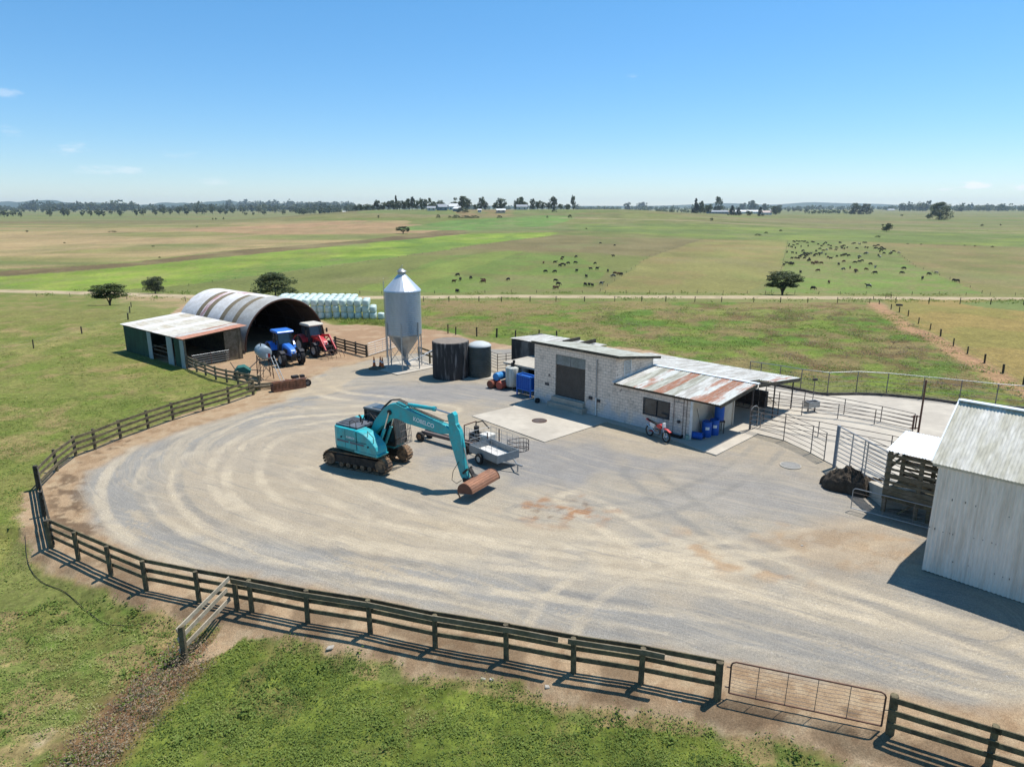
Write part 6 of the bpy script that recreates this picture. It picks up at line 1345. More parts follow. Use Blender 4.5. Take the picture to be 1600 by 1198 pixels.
for i in range(15):
    for j in range(7):
        if j > 0 and i < 1: continue
        if j > 2 and i < 4: continue
        tops = 3 if i >= 2 else (2 if i == 1 else 1)
        if j > 1 and i < 2: continue
        for k in range(tops):
            if k < tops-1 and j > 0 and i > 2: continue          # buried in the stack, nothing of it shows
            lab = ('pale green wrapped bale in the front row of the stack, ' + ('on the ground', 'in the middle layer', 'in the top layer')[k]) if j == 0 else ('whitish wrapped bale in the top layer, behind the front row' if k == 2 else 'pale wrapped bale in a lower layer behind the front row of the stack')
            bale(i, j, k, M_bale if (j < 1 and rf.random() < .75) else M_baleg, lab, tops)
# ================================================================ trees
def leaf_mat(name, c1, c2, c3):
    m = bpy.data.materials.new(name); m.use_nodes = True; t = m.node_tree; l = t.links.new; p = t.nodes['Principled BSDF']
    p.inputs['Roughness'].default_value = .6; p.inputs['Specular IOR Level'].default_value = .25
    a = nn(t, 'ShaderNodeAttribute', attribute_name='tint'); oi = nn(t, 'ShaderNodeObjectInfo')
    r = nn(t, 'ShaderNodeValToRGB'); e = r.color_ramp.elements; e[0].color = (*c1, 1); e[1].color = (*c3, 1); x = e.new(.5); x.color = (*c2, 1)
    l(a.outputs['Fac'], r.inputs[0])
    mr = nn(t, 'ShaderNodeMapRange'); l(oi.outputs['Random'], mr.inputs[0]); mr.inputs['To Min'].default_value = .8; mr.inputs['To Max'].default_value = 1.25
    s = nn(t, 'ShaderNodeVectorMath', operation='SCALE'); l(r.outputs[0], s.inputs[0]); l(mr.outputs[0], s.inputs['Scale']); l(s.outputs[0], p.inputs['Base Color'])
    tr = nn(t, 'ShaderNodeBsdfTranslucent'); l(s.outputs[0], tr.inputs['Color']); ms = nn(t, 'ShaderNodeMixShader'); ms.inputs[0].default_value = .22
    l(p.outputs[0], ms.inputs[1]); l(tr.outputs[0], ms.inputs[2]); l(ms.outputs[0], t.nodes['Material Output'].inputs[0])
    return m
M_leaf = leaf_mat('dark_leaves', (.040, .060, .020), (.070, .095, .030), (.125, .145, .050))
M_leaf2 = leaf_mat('grey_green_leaves', (.050, .068, .036), (.085, .105, .050), (.15, .17, .085))
M_conif = leaf_mat('conifer_leaves', (.014, .028, .016), (.024, .042, .024), (.045, .065, .035))
M_bark = mat('bark', (.10, .08, .06), (.06, .05, .04), rough=.9, scale=4)
rng = np.random.default_rng(5)
def quads_mesh(name, cen, size, mt, tint, up=.35, aspect=.75):
    """many small leaf faces at the given centres"""
    n = len(cen); nrm = rng.normal(size=(n, 3)); nrm[:, 2] = np.abs(nrm[:, 2])+up; nrm /= np.linalg.norm(nrm, axis=1)[:, None]
    t = rng.normal(size=(n, 3)); t -= nrm*(t*nrm).sum(1)[:, None]; t /= np.linalg.norm(t, axis=1)[:, None]; bt = np.cross(nrm, t)
    s = np.asarray(size)[:, None] if np.ndim(size) else size
    co = np.stack([cen-t*s-bt*s*aspect*.4, cen+bt*s*aspect*-.9, cen+t*s+bt*s*aspect*.2, cen+bt*s*aspect], 1).reshape(-1, 3)
    me = bpy.data.meshes.new(name); me.vertices.add(n*4); me.vertices.foreach_set('co', co.astype(np.float32).ravel())
    me.loops.add(n*4); me.loops.foreach_set('vertex_index', np.arange(n*4, dtype=np.int32)); me.polygons.add(n); me.polygons.foreach_set('loop_start', np.arange(0, n*4, 4, dtype=np.int32)); me.update(calc_edges=True)
    a = me.attributes.new('tint', 'FLOAT', 'POINT'); a.data.foreach_set('value', np.repeat(np.clip(tint, 0, 1), 4).astype(np.float32))
    me.materials.append(mt); return me
def crown_pts(kind, n, clumps):
    """unit crown: height 1, half-width .5"""
    out = []; tn = []
    for c in range(clumps):
        a = rng.uniform(0, 2*math.pi)
        if kind == 'cone': z = rng.uniform(.06, .98)**1.15; r = .42*(1-z)**.85*rng.uniform(.35, 1.0)+.02; cr = .16*(1-z*.7)
        elif kind == 'flat': z = .60+rng.uniform(-.26, .32); r = .44*math.sqrt(rng.uniform(0, 1))*math.sqrt(max(.15, 1-((z-.58)/.42)**2)); cr = .12
        elif kind == 'tall': z = rng.uniform(.12, .97); r = .38*math.sqrt(rng.uniform(0, 1))*math.sqrt(max(.05, 1-((z-.5)/.52)**2)); cr = .13
        elif kind == 'dome': z = rng.uniform(.05, .93); r = .46*math.sqrt(rng.uniform(.2, 1))*math.sqrt(max(.04, 1-(z/.98)**2)); cr = .13
        else: z = .56+rng.normal()*.2; z = min(max(z, .2), .9); r = .42*math.sqrt(rng.uniform(0, 1))*math.sqrt(max(.05, 1-((z-.55)/.48)**2)); cr = .13
        cr *= rng.uniform(.6, 1.35); k = max(3, int(n/clumps*rng.uniform(.6, 1.4)))
        v = rng.normal(size=(k, 3)); v /= np.linalg.norm(v, axis=1)[:, None]; v *= (rng.uniform(.35, 1, size=k)**.6)[:, None]*cr
        v[:, 2] *= (.55 if kind == 'flat' else .8)
        out.append(v+np.array([r*math.cos(a), r*math.sin(a), z])); tn.append(np.full(k, rng.uniform(.1, .8))+rng.normal(size=k)*.18)
    return np.concatenate(out), np.concatenate(tn)
PROTO = {}
def tree_proto(kind, hi, mt, var):
    key = (kind, hi, mt.name, var)
    if key not in PROTO:
        n, cl, s = {2: (7000, 90, .022), 1: (1900, 46, .040), 0: (650, 26, .062)}[hi]
        p, tn = crown_pts(kind, n, cl); me = quads_mesh('crown', p, s*rng.uniform(.6, 1.3, size=len(p)), mt, tn)
        b = MB(); zt = {'cone': .9, 'flat': .5, 'tall': .75, 'dome': .4}.get(kind, .5)
        if kind == 'flat':
            for k in range(5):
                a = k*1.26+.3; b.tube([(0, 0, 0), (.03*math.cos(a), .03*math.sin(a), .15), (.14*math.cos(a), .14*math.sin(a), .38), (.28*math.cos(a), .28*math.sin(a), .62)], [.035, .028, .018, .008], n=6)
        else:
            b.tube([(0, 0, 0), (.01, .01, zt*.5), (.0, .02, zt)], [.035, .026, .008], n=7)
            if kind != 'cone':
                for k in range(4):
                    a = k*1.6+.5; z0 = .2+.06*k; b.tube([(0, 0, z0), (.12*math.cos(a), .12*math.sin(a), z0+.16), (.25*math.cos(a), .25*math.sin(a), z0+.27)], [.018, .011, .005], n=5)
        mt_ = bpy.data.meshes.new('trunk'); mt_.from_pydata(b.v, [], b.f); mt_.materials.append(M_bark); mt_.update()
        PROTO[key] = (me, mt_)
    return PROTO[key]
def tree(x, y, h, w, kind='round', hi=0, mt=None, label='', cat='tree', group=None, name=None):
    me, tr = tree_proto(kind, hi, mt or M_leaf, int(x*7+y) % (3 if hi == 0 else 2))
    k = float(KS(y)); h = h*k; w = w*k
    t = thing(name or {'cone': 'conifer_tree', 'flat': 'spreading_tree'}.get(kind, 'broadleaf_tree'), label, cat, W3(x, y, hz(x, y)), (x*13.7+y) % 6.28, group)
    for nm, m_ in (('crown', me), ('trunk', tr)):
        o = link(nm, m_, t); o.scale = (w, w, h) if nm == 'crown' else (min(w, h), min(w, h), h)
    return t
def tree_px(px, base, hp, wp, kind='round', hi=0, mt=None, label='', group=None, D=None, cat='tree', name=None):
    p = G(px, base) if D is None else at_dist(px, D)
    if D is not None: p.x = (px-800)/FPX*(D*math.cos(PITCH)+13*math.sin(PITCH))
    d = p.y*math.cos(PITCH)+3
    return tree(p.x, p.y, hp/FPX*d, wp/FPX*d, kind, hi, mt, label, group=group, cat=cat, name=name)
tree_px(172, 477, 35, 58, 'flat', 2, label='dark spreading tree beside the track at the far left')
tree_px(243, 459, 27, 36, 'round', 2, M_leaf2, label='smaller rounded tree just beyond the track, right of the far left spreading tree')
tree_px(431, 463, 37, 74, 'dome', 2, label='broad dark spreading tree behind the round-roofed barn')
tree_px(1222, 461, 37, 60, 'flat', 2, label='lone dark spreading tree beside the track in front of the herd')
tree_px(630, 366, 12, 24, 'flat', 1, label='lone flat-topped tree in the tan field left of centre')
tree_px(1385, 362, 13, 17, 'round', 1, label='small lone tree on the hedge line beyond the herd')
tree_px(1467, 344, 27, 36, 'dome', 2, label='big dense rounded tree standing alone at the far right')
tree_px(1336, 335, 17, 20, 'dome', 1, label='left one of the two dense trees growing together at the right')
tree_px(1353, 335, 16, 22, 'dome', 1, M_leaf2, label='right one of the two dense trees growing together at the right')
tree_px(597, 344, 5, 5, 'round', 0, label='small dark bush alone on the slope of the farmhouse rise'); 
# trees of the white-roofed farmstead, right of centre
FG = 'trees around the white-roofed farmstead'
for i, (x, b_, h_, w_, k_, lb) in enumerate([(1086, 341, 23, 16, 'cone', 'tall dark pointed conifer at the left end of the farmstead'), (1121, 336, 26, 18, 'tall', 'tallest broad dark tree behind the farmstead'), (1106, 340, 15, 14, 'round', 'bushy tree between the pointed conifer and the tallest tree'),
        (1143, 342, 15, 15, 'cone', 'dark conifer in front of the white roofs, left one'), (1153, 342, 12, 13, 'cone', 'shorter dark conifer beside the one in front of the white roofs'), (1187, 342, 14, 12, 'cone', 'small dark conifer in front of the right end of the white roofs'),
        (1211, 338, 15, 16, 'round', 'round dark tree at the right end of the farmstead'), (1195, 331, 13, 12, 'round', 'dark tree behind the right end of the white roofs'), (1174, 330, 17, 15, 'round', 'tall rounded tree behind the middle of the white roofs'),
        (1160, 329, 12, 12, 'round', 'small rounded tree behind the left of the white roofs'), (1216, 333, 13, 12, 'round', 'tree just behind the right end of the farmstead'), (1170, 342, 8, 12, 'round', 'low shrub in front of the white roofs'), (1099, 341, 9, 10, 'round', 'low bush beside the pointed conifer'), (1181, 329, 11, 12, 'round', 'small tree to the right of the tall rounded tree')]):
    tree_px(x, b_, h_, w_, k_, 1, M_conif if k_ == 'cone' else M_leaf, lb, FG)
for i, (x, w_) in enumerate(((1232, 8), (1241, 9), (1250, 10), (1260, 9))): tree_px(x, 331, 5, w_, 'round', 0, M_leaf, 'low dark shrub in the short row right of the farmstead', 'low shrubs right of the farmstead')
# trees along the farmhouse rise: zoom coordinates (x, top, width)
HG = 'trees along the top of the farmhouse rise'
for i, (x, tp_, w_, k_) in enumerate([(12, 92, 22, 'round'), (35, 86, 28, 'round'), (62, 84, 28, 'round'), (85, 88, 24, 'round'), (108, 68, 34, 'tall'), (135, 76, 30, 'round'), (155, 70, 38, 'round'), (180, 66, 34, 'round'), (192, 44, 22, 'cone'), (205, 70, 30, 'round'), (228, 68, 32, 'round'), (250, 58, 34, 'round'), (265, 52, 26, 'tall'), (285, 66, 30, 'round'), (305, 60, 30, 'tall'), (325, 62, 28, 'round'), (342, 60, 24, 'tall'), (365, 72, 34, 'round'), (390, 68, 40, 'round'),
        (448, 72, 34, 'round'), (485, 46, 66, 'round'), (512, 64, 44, 'round'), (548, 86, 26, 'round'), (575, 55, 40, 'tall'), (592, 74, 30, 'round'), (640, 78, 42, 'round'), (664, 56, 46, 'round'), (735, 68, 34, 'round'), (750, 50, 42, 'round'), (772, 74, 26, 'round'), (803, 62, 32, 'tall'), (828, 68, 30, 'round'), (850, 72, 28, 'round'), (874, 76, 26, 'round'), (896, 52, 40, 'tall'), (930, 84, 26, 'round'), (962, 86, 26, 'round'), (985, 47, 24, 'tall')]):
    px = 560+x/2.963; top = 290+tp_/2.963; D = 715+(i*37 % 60)
    gp_ = Vector(((px-800)/FPX*D, D, 0)); zb = hz(gp_.x, D); ztop = CAM_H+(math.tan(-PITCH+math.atan((599-top)/FPX)))*D
    tree(gp_.x, D, max(ztop-zb, 3.5), w_/2.963/FPX*D*1.1, k_, 1, M_conif if k_ == 'cone' else (M_leaf if i % 3 else M_leaf2), ('pointed dark conifer on the top of the farmhouse rise' if k_ == 'cone' else 'tall narrow tree in the line along the top of the farmhouse rise' if k_ == 'tall' else 'rounded tree in the line along the top of the farmhouse rise'), group=HG)
for (x, b_, tp_, w_) in [(1245, 117, 78, 38), (1300, 110, 80, 34), (1320, 110, 76, 36), (1398, 97, 84, 14), (1425, 97, 84, 18), (1455, 97, 86, 14), (1583, 150, 92, 28)]:
    tree_px(560+x/2.963, 290+b_/2.963, (b_-tp_)/2.963, w_/2.963, 'round', 1, M_leaf, 'rounded tree standing on the plain between the rise and the white-roofed farmstead', 'trees between the rise and the farmstead')
for (x, b_, w_, h_) in [(110, 157, 12, 12), (972, 153, 22, 14), (1448, 153, 30, 10), (1385, 150, 12, 10), (1055, 206, 10, 6), (870, 160, 10, 9), (902, 122, 28, 12), (960, 108, 22, 16), (490, 125, 60, 22), (540, 158, 50, 10), (500, 160, 50, 10), (460, 158, 40, 12), (430, 152, 16, 9), (380, 158, 22, 14), (655, 160, 30, 10)]:
    px = 560+x/2.963; p = G(px, 290+b_/2.963)
    if b_ < 165 and x < 1000:
        # on the slope of the rise
        for D in range(560, 720, 4):
            z_ = hz((px-800)/FPX*D, D); 
            if 599-FPX*math.tan(math.atan2(z_-CAM_H, D)+PITCH) <= 290+b_/2.963: break
        p = Vector(((px-800)/FPX*D, D, 0))
    tree(p.x, p.y, h_/2.963/FPX*p.y, w_/2.963/FPX*p.y, 'dome', 0, M_leaf, 'low dark shrub on the open slope around the farmhouse', group='shrubs around the farmhouse rise', cat='shrub', name='shrub')
# scattered round trees on the far left plain
LG = 'round trees scattered on the far left plain'
rt = random.Random(4)
for (x, b_, h_, w_) in [(20, 141, 30, 52), (60, 138, 24, 30), (92, 141, 24, 22), (222, 139, 30, 30), (285, 136, 34, 38), (303, 137, 26, 24), (368, 137, 26, 22), (405, 138, 24, 24), (440, 137, 28, 30), (462, 138, 26, 28), (495, 130, 22, 20), (540, 137, 26, 30), (610, 134, 26, 28), (640, 134, 30, 36), (695, 132, 28, 34), (728, 130, 30, 34), (760, 130, 26, 30), (800, 130, 32, 34), (835, 132, 30, 30), (880, 128, 34, 36), (912, 130, 28, 32), (950, 128, 32, 36), (985, 127, 26, 30), (1007, 131, 20, 24), (1040, 126, 26, 30), (1085, 125, 28, 32), (1098, 132, 12, 20), (1132, 134, 14, 14), (1155, 124, 26, 30), (1180, 131, 22, 26), (1225, 124, 26, 28), (1268, 131, 22, 22), (1300, 122, 26, 28), (1357, 131, 20, 24), (1400, 124, 28, 30), (1430, 126, 24, 26), (1470, 124, 26, 30), (1500, 122, 24, 26), (1545, 122, 28, 30), (1580, 120, 30, 34)]:
    tree_px(x/2.857, 290+b_/2.857, h_/2.857*1.05, w_/2.857, 'round', 0, M_leaf2 if rt.random() < .6 else M_leaf, 'round tree scattered on the far left plain', LG)
for (x, b_, w_, h_) in [(120, 208, 16, 8), (288, 258, 10, 6), (684, 273, 14, 6), (712, 323, 12, 6), (500, 208, 40, 5), (880, 190, 10, 5), (950, 154, 8, 8), (965, 154, 12, 8), (998, 153, 8, 10)]:
    tree_px(x/2.857, 290+b_/2.857, h_/2.857, w_/2.857, 'dome', 0, M_leaf, 'low bush out in the tan field on the far left', 'low bushes in the far left fields', cat='shrub', name='shrub')
for (x, b_, w_, h_) in [(720, 172, 26, 8), (988, 184, 20, 8), (1116, 190, 20, 8), (1240, 192, 20, 8), (1390, 234, 18, 9), (1483, 232, 12, 8), (1020, 158, 30, 6), (35, 228, 22, 14), (385, 262, 20, 8), (868, 290, 30, 8), (900, 258, 22, 9), (270, 282, 40, 8), (310, 272, 20, 8), (1440, 340, 16, 7), (1355, 336, 14, 5), (1302, 333, 10, 5), (1085, 328, 12, 5), (1018, 325, 12, 5)]:
    tree_px(1100+x/3.2, 280+b_/3.2, h_/3.2, w_/3.2, 'dome', 0, M_leaf, 'low dark bush in the far fields beyond the herd', 'low bushes beyond the herd', cat='shrub', name='shrub')
# far-off woods: one mass each
def wood(name, label, spec, seed):
    rg_ = np.random.default_rng(seed); P = []; T = []; S = []
    for (px0, px1, D0, D1, n, hmin, hmax) in spec:
        for k in range(n):
            px = rg_.uniform(px0, px1); D = rg_.uniform(D0, D1); x = (px-800)/FPX*D; h = rg_.uniform(hmin, hmax)*(1.35 if rg_.random() < .08 else 1); w = h*rg_.uniform(.55, 1.5); m = 46
            v = rg_.normal(size=(m, 3)); v /= np.linalg.norm(v, axis=1)[:, None]; v *= (rg_.uniform(.4, 1, size=m))[:, None]
            P.append(v*np.array([w/2, w/2, h/2])+np.array([x, D, h*.5])); T.append(np.full(m, rg_.uniform(.1, .8))+rg_.normal(size=m)*.15); S.append(np.full(m, h*.15))
    PP = np.concatenate(P); k_ = KS(PP[:, 1])[:, None]; PP = PP*k_; PP[:, 2] += (CAM_H*(1-k_))[:, 0]; me = quads_mesh(name, PP, np.concatenate(S)*k_[:, 0], M_leaf, np.concatenate(T)); return tag(link(name, me), label, 'trees', kind='stuff')
wood('far_wood', 'distant band of trees along the left skyline', [(-350, 330, 2100, 3600, 330, 9, 22), (-350, 330, 1500, 2100, 90, 7, 13), (300, 600, 1900, 3200, 260, 10, 24), (60, 190, 2500, 2700, 60, 22, 30), (160, 230, 2400, 2600, 50, 22, 30), (370, 560, 3600, 4200, 160, 24, 44), (490, 520, 2500, 2600, 10, 26, 34), (470, 620, 1200, 1700, 80, 6, 12)], 3)
wood('far_wood', 'distant band of trees along the right skyline', [(1240, 2000, 2500, 3800, 420, 10, 22), (1390, 1430, 2200, 2400, 20, 20, 30), (1470, 1600, 2100, 2500, 70, 12, 22), (1600, 2000, 2100, 2500, 100, 12, 24), (900, 1240, 2400, 3400, 240, 8, 18), (600, 900, 2600, 3400, 120, 14, 24), (1000, 1100, 1500, 1700, 30, 6, 10), (1240, 1330, 1350, 1600, 30, 5, 9)], 8)
# blue ranges on the skyline
def hills(name, D, prof, mt, dep=900):
    b = MB(); n = len(prof); vs = []
    for (px, h) in prof: vs.append(((px-800)/FPX*D, D, -26))
    for (px, h) in prof: vs.append(((px-800)/FPX*(D+dep*.5), D+dep*.5, h))
    for (px, h) in prof: vs.append(((px-800)/FPX*(D+dep), D+dep, -26))
    fs = [(i, i+1, n+i+1, n+i) for i in range(n-1)]+[(n+i, n+i+1, 2*n+i+1, 2*n+i) for i in range(n-1)]
    return tag(b.add(vs, fs).build(name, mt, smooth=80), kind='structure')
M_hill = mat('bush_hills', (.035, .055, .03), (.06, .08, .04), scale=.002, rough=.95)
pr1 = [(px, 92+34*math.sin(px*.021)+18*math.sin(px*.07+1)+10*math.sin(px*.19) - max(0, px-260)*.15) for px in range(-500, 640, 12)]
hills('hills', 12500, [(p, max(h, -1)) for p, h in pr1], M_hill, 2500)
pr2 = [(px, max(0, 70*math.exp(-((px-1250)/45)**2)+50*math.exp(-((px-1330)/60)**2)+60*math.exp(-((px-1120)/60)**2)+30)) for px in range(600, 2200, 14)]
hills('hills', 15500, pr2, M_hill, 900)

# ================================================================ far farm buildings
M_fr = mat('pale_far_roof', (.70, .70, .68), rough=.5); M_fw = mat('far_wall', (.55, .55, .52)); M_fw2 = mat('blue_grey_wall', (.20, .25, .27)); M_frd = mat('grey_far_roof', (.28, .30, .32)); M_frr = mat('pink_far_roof', (.55, .42, .36))
def house(label, px, base, wpx, dm, hm, rm, roof, wall, rz=0, D=None, name='farm_building', group=None, zoff=0):
    if D is None: p = G(px, base)
    else: p = Vector(((px-800)/FPX*D, D, 0))
    w = wpx/FPX*p.y; t = thing(name, label, 'building', W3(p.x, p.y, hz(p.x, p.y)-.3+zoff), rz, group); k_ = float(KS(p.y)); t.scale = (k_, k_, k_)
    MB().box(-w/2, w/2, -dm/2, dm/2, 0, hm+.3).build('wall', wall, t)
    MB().prism([(-dm/2-.4, hm+.25), (0, hm+rm+.3), (dm/2+.4, hm+.25)], -w/2-.4, w/2+.4, Matrix.Rotation(R(90), 4, 'Z')).build('roof', roof, t)
    n = max(2, int(w/4))
    for k in range(n):
        x = -w/2+(k+.5)*w/n; MB().box(x-.6, x+.6, -dm/2-.04, -dm/2-.01, 1.1, 2.2).build('window', M_glass, t)
    return t
house('long white-roofed low building in the middle of the right farmstead', 1165, 334, 50, 16, 4, 3, M_fr, M_fw, .06)
house('shorter pale-roofed building at the right end of the farmstead', 1196, 336, 18, 12, 4, 3, M_frr, M_fw, -.3)
house('long grey low building in front of the farmstead trees', 1120, 339, 30, 10, 3, 2, M_frd, M_fw2, 0)
house('small pale building peeping over the right of the farmstead', 1206, 330, 10, 9, 4, 2.5, M_fr, M_fw, .4)
house('low pale shed at the left end of the white roofs', 1137, 335, 14, 9, 3.5, 2.5, M_frr, M_fw, .2)
house('blue-grey walled farmhouse on the rise left of the big tree', 694, 0, 13, 10, 3.2, 2.6, M_frd, M_fw2, .3, D=668)
house('small white-walled house beside the big tree on the rise', 712, 0, 12, 8, 3.4, 2.6, M_fr, M_fr, -.2, D=690)
house('low shed with a bright roof patch below the farmhouse', 718, 0, 10, 8, 2.4, 1.6, M_fr, M_fw2, -.4, D=648)
house('long grey low sheds left of the farmhouse', 678, 0, 12, 8, 2.4, 1.6, M_frd, M_fw, .1, D=662)
house('long flat pale-roofed shed at the foot of the rise', 783, 0, 13, 7, 2.2, 1.2, M_fr, M_frr, .1, D=622)
house('small white shed near the foot of the rise', 751, 0, 5, 4, 2, .8, M_fr, M_fr, 0, D=630)
house('grey-green roofed building behind the trees on the rise', 815, 0, 16, 9, 3, 2, M_frd, M_fw, 0, D=700)
house('white house far right of the rise', 928, 324.5, 7, 9, 5, 3, M_fr, M_fw, 0, D=1300)
house('grey low farm building on the far left plain', 528, 334, 10, 9, 3, 2, M_frd, M_fw2, .3)
house('long pale-roofed shed beside the grey building on the far left plain', 540, 334, 8, 9, 3, 2, M_fr, M_fw, -.2)
house('tiny white house among the far left trees', 110, 326.5, 3, 9, 5, 3, M_fr, M_fr, 0)
house('tiny white house among the trees left of the barn skyline', 356, 328, 3, 8, 5, 3, M_fr, M_fr, 0)
house('pale building among the far right trees', 1392, 329, 10, 10, 3, 2, M_fr, M_fr, 0)

# ================================================================ cattle
def cow_mesh(name, graze):
    me = bpy.data.meshes.new(name)
    hd = [(1.05, 0, 1.05), (1.32, 0, .75), (1.45, 0, .35), (1.55, 0, .14)] if graze else [(1.0, 0, 1.25), (1.25, 0, 1.48), (1.45, 0, 1.5), (1.72, 0, 1.38)]
    v = [(0, 0, 1.02), (.45, 0, 1.02), (.8, 0, 1.08)]+hd+[(-.45, 0, 1.05), (-.85, 0, 1.12), (-1.0, 0, 1.15), (-1.08, 0, .75), (-1.06, 0, .5)]
    e = [(0, 1), (1, 2), (2, 3), (3, 4), (4, 5), (5, 6), (0, 7), (7, 8), (8, 9), (9, 10), (10, 11)]
    rad = [.43, .43, .36, .23, .16, .165, .09, .44, .37, .05, .02, .035]
    def leg(par, pts, rs):
        p = par
        for q, r in zip(pts, rs): v.append(q); rad.append(r); e.append((p, len(v)-1)); p = len(v)-1
    for s in (-1, 1):
        leg(2, [(.72, s*.2, .72), (.70, s*.21, .42), (.70, s*.21, .04)], [.12, .065, .06])
        leg(8, [(-.80, s*.22, .75), (-.95, s*.23, .45), (-.88, s*.23, .04)], [.16, .065, .06])
    leg(5, [(hd[2][0]-.05, .18, hd[2][2]+.12)], [.035]); leg(5, [(hd[2][0]-.05, -.18, hd[2][2]+.12)], [.035])
    me.from_pydata(v, e, []); o = bpy.data.objects.new('tmp', me); COL.objects.link(o)
    sk = o.modifiers.new('skin', 'SKIN')
    for i, sv in enumerate(me.skin_vertices[0].data): sv.radius = (rad[i], rad[i]*(1.12 if i in (0, 1, 7) else 1)); sv.use_root = (i == 0)
    sb = o.modifiers.new('sub', 'SUBSURF'); sb.levels = 1; sb.render_levels = 1
    bpy.context.view_layer.update(); m2 = bpy.data.meshes.new_from_object(o.evaluated_get(bpy.context.evaluated_depsgraph_get())); bpy.data.objects.remove(o); m2.shade_smooth(); m2.name = name
    return m2
CM = [cow_mesh('cow', True), cow_mesh('cow', False)]
M_ck = mat('black_hide', (.018, .016, .015), (.03, .025, .02), rough=.7, scale=2); M_cb = mat('brown_hide', (.12, .055, .03), (.07, .035, .02), rough=.7, scale=2); M_cw = mat('black_and_white_hide', (.02, .02, .02), (.62, .60, .56), rough=.7, scale=1.1, amt=1, soft=.02, thr=.5, var=.05); M_ct = mat('pale_tan_hide', (.42, .32, .22), (.5, .42, .32), rough=.7, scale=2)
for m_ in CM: m_.materials.clear(); m_.materials.append(M_ck)
CN = {'k': (M_ck, 'black'), 'b': (M_cb, 'brown'), 'w': (M_cw, 'black and white'), 't': (M_ct, 'pale tan')}
rc = random.Random(12)
def cow(px, py, c, label, group):
    p = G(px, py); o = bpy.data.objects.new('cow', CM[0 if rc.random() < .75 else 1]); COL.objects.link(o)
    o.location = W3(p.x, p.y, hz(p.x, p.y)); o.rotation_euler = (0, 0, rc.uniform(0, 6.28)); s = rc.uniform(.88, 1.04); o.scale = (s, s, s)
    o.material_slots[0].link = 'OBJECT'; o.material_slots[0].material = CN[c][0]
    tag(o, label or f'{CN[c][1]} cow in the big herd spread over the paddock on the right', 'cow', group)
herd = 'kk(240,165)kk(290,128)k(325,125)k(355,130)k(385,128)k(410,132)k(425,128)k(300,135)k(445,145)k(500,135)k(520,138)k(235,182)k(262,190)k(290,175)k(335,162)k(310,205)k(275,195)k(375,188)k(455,180)k(568,162)k(605,182)k(640,150)k(655,142)k(665,148)k(630,165)k(685,172)k(715,182)k(712,215)k(775,200)k(810,142)k(825,145)k(830,188)k(850,185)k(868,178)k(838,208)k(868,212)k(900,200)k(770,225)k(960,155)k(985,152)w(1030,155)k(1045,160)k(1085,142)k(1110,145)k(1105,198)k(1130,202)k(1005,210)k(1205,182)k(1230,180)k(1250,175)k(1215,210)k(1235,205)k(1290,200)k(1305,212)k(1265,218)k(1285,225)k(1300,232)k(1325,220)k(1270,245)k(1315,265)k(1252,290)w(1270,305)k(1385,272)k(1405,262)k(1425,245)t(1395,250)t(1485,258)w(1118,265)k(1105,270)k(215,252)k(278,260)k(320,266)k(400,235)k(388,240)k(410,265)k(425,275)k(445,272)k(465,275)w(490,270)k(375,290)k(400,285)k(440,290)k(425,300)k(358,305)k(345,325)k(315,320)k(270,322)k(412,322)k(468,328)k(458,350)k(470,345)k(545,240)b(630,235)w(665,225)k(590,215)k(545,280)k(525,295)k(580,270)k(585,285)w(610,265)k(655,280)k(780,300)k(830,292)k(850,288)k(865,285)k(885,280)k(905,292)k(920,290)b(680,312)k(712,325)b(555,370)b(500,380)b(520,385)b(540,378)b(605,380)k(213,378)k(255,378)k(262,392)k(278,388)k(180,398)k(802,392)b(862,360)k(988,370)k(1032,362)k(1068,352)k(1030,320)w(1040,305)k(1165,390)w(855,450)b(932,430)b(995,468)k(995,478)b(1112,450)w(1218,425)k(1215,492)k(1518,492)k(1545,440)k(368,485)b(568,465)'
import re
for c, x, y in re.findall(r'([kbwt])\((\d+),(\d+)\)', herd): cow(1200+int(x)/7.273, 360+int(y)/7.273+.6, c, None, 'dairy herd on the right')
for (px, py, c, lb) in [(1295, 443, 'b', 'brown cow apart from the herd, between the lone tree and the herd'), (1270, 453, 'k', 'black cow near the track just right of the lone tree'), (1357, 449.5, 'w', 'black and white cow by itself near the track right of the lone tree'), (1441, 437, 'k', 'black cow by itself toward the right of the herd'), (1463, 428, 't', 'pale cow toward the right of the herd'), (1490, 440, 'k', 'black cow furthest right beside the slanting fence'), (1496, 441, 'k', 'second black cow beside the furthest right one'), (1451, 430, 'k', 'black cow left of the pale cow, right of the herd'), (1405, 478, 'k', None)][:8]:
    cow(px, py, c, lb, None)
for (x, y, c) in [(460, 420, 'k'), (472, 440, 'k'), (442, 450, 'b'), (520, 434, 'k'), (580, 445, 'b'), (578, 452, 'b'), (694, 440, 'k'), (457, 498, 'k'), (1120, 270, 'k'), (1187, 280, 'k'), (1180, 330, 'k'), (945, 338, 'k'), (940, 345, 'b'), (910, 360, 'k'), (1008, 334, 'k'), (972, 364, 'k'), (945, 370, 'k'), (932, 376, 'k'), (956, 372, 'k'), (1004, 362, 'k'), (1096, 365, 'k'), (1075, 390, 'k'), (1105, 390, 'k'), (867, 403, 'k'), (910, 404, 'k'), (1010, 400, 'k'), (1155, 400, 'k'), (1187, 412, 'b'), (1205, 415, 'b'), (1218, 416, 'k'), (1180, 425, 'w'), (1055, 427, 'k'), (912, 445, 'k'), (925, 462, 'k'), (905, 478, 'b'), (918, 480, 'b'), (1050, 465, 'k'), (1068, 466, 'k'), (1083, 468, 'k'), (1125, 460, 'w'), (857, 362, 'b')]:
    cow(560+x/2.963, 290+y/2.963, c, f'{CN[c][1]} cow in the scattered group in the middle paddock', 'cows in the middle paddock')

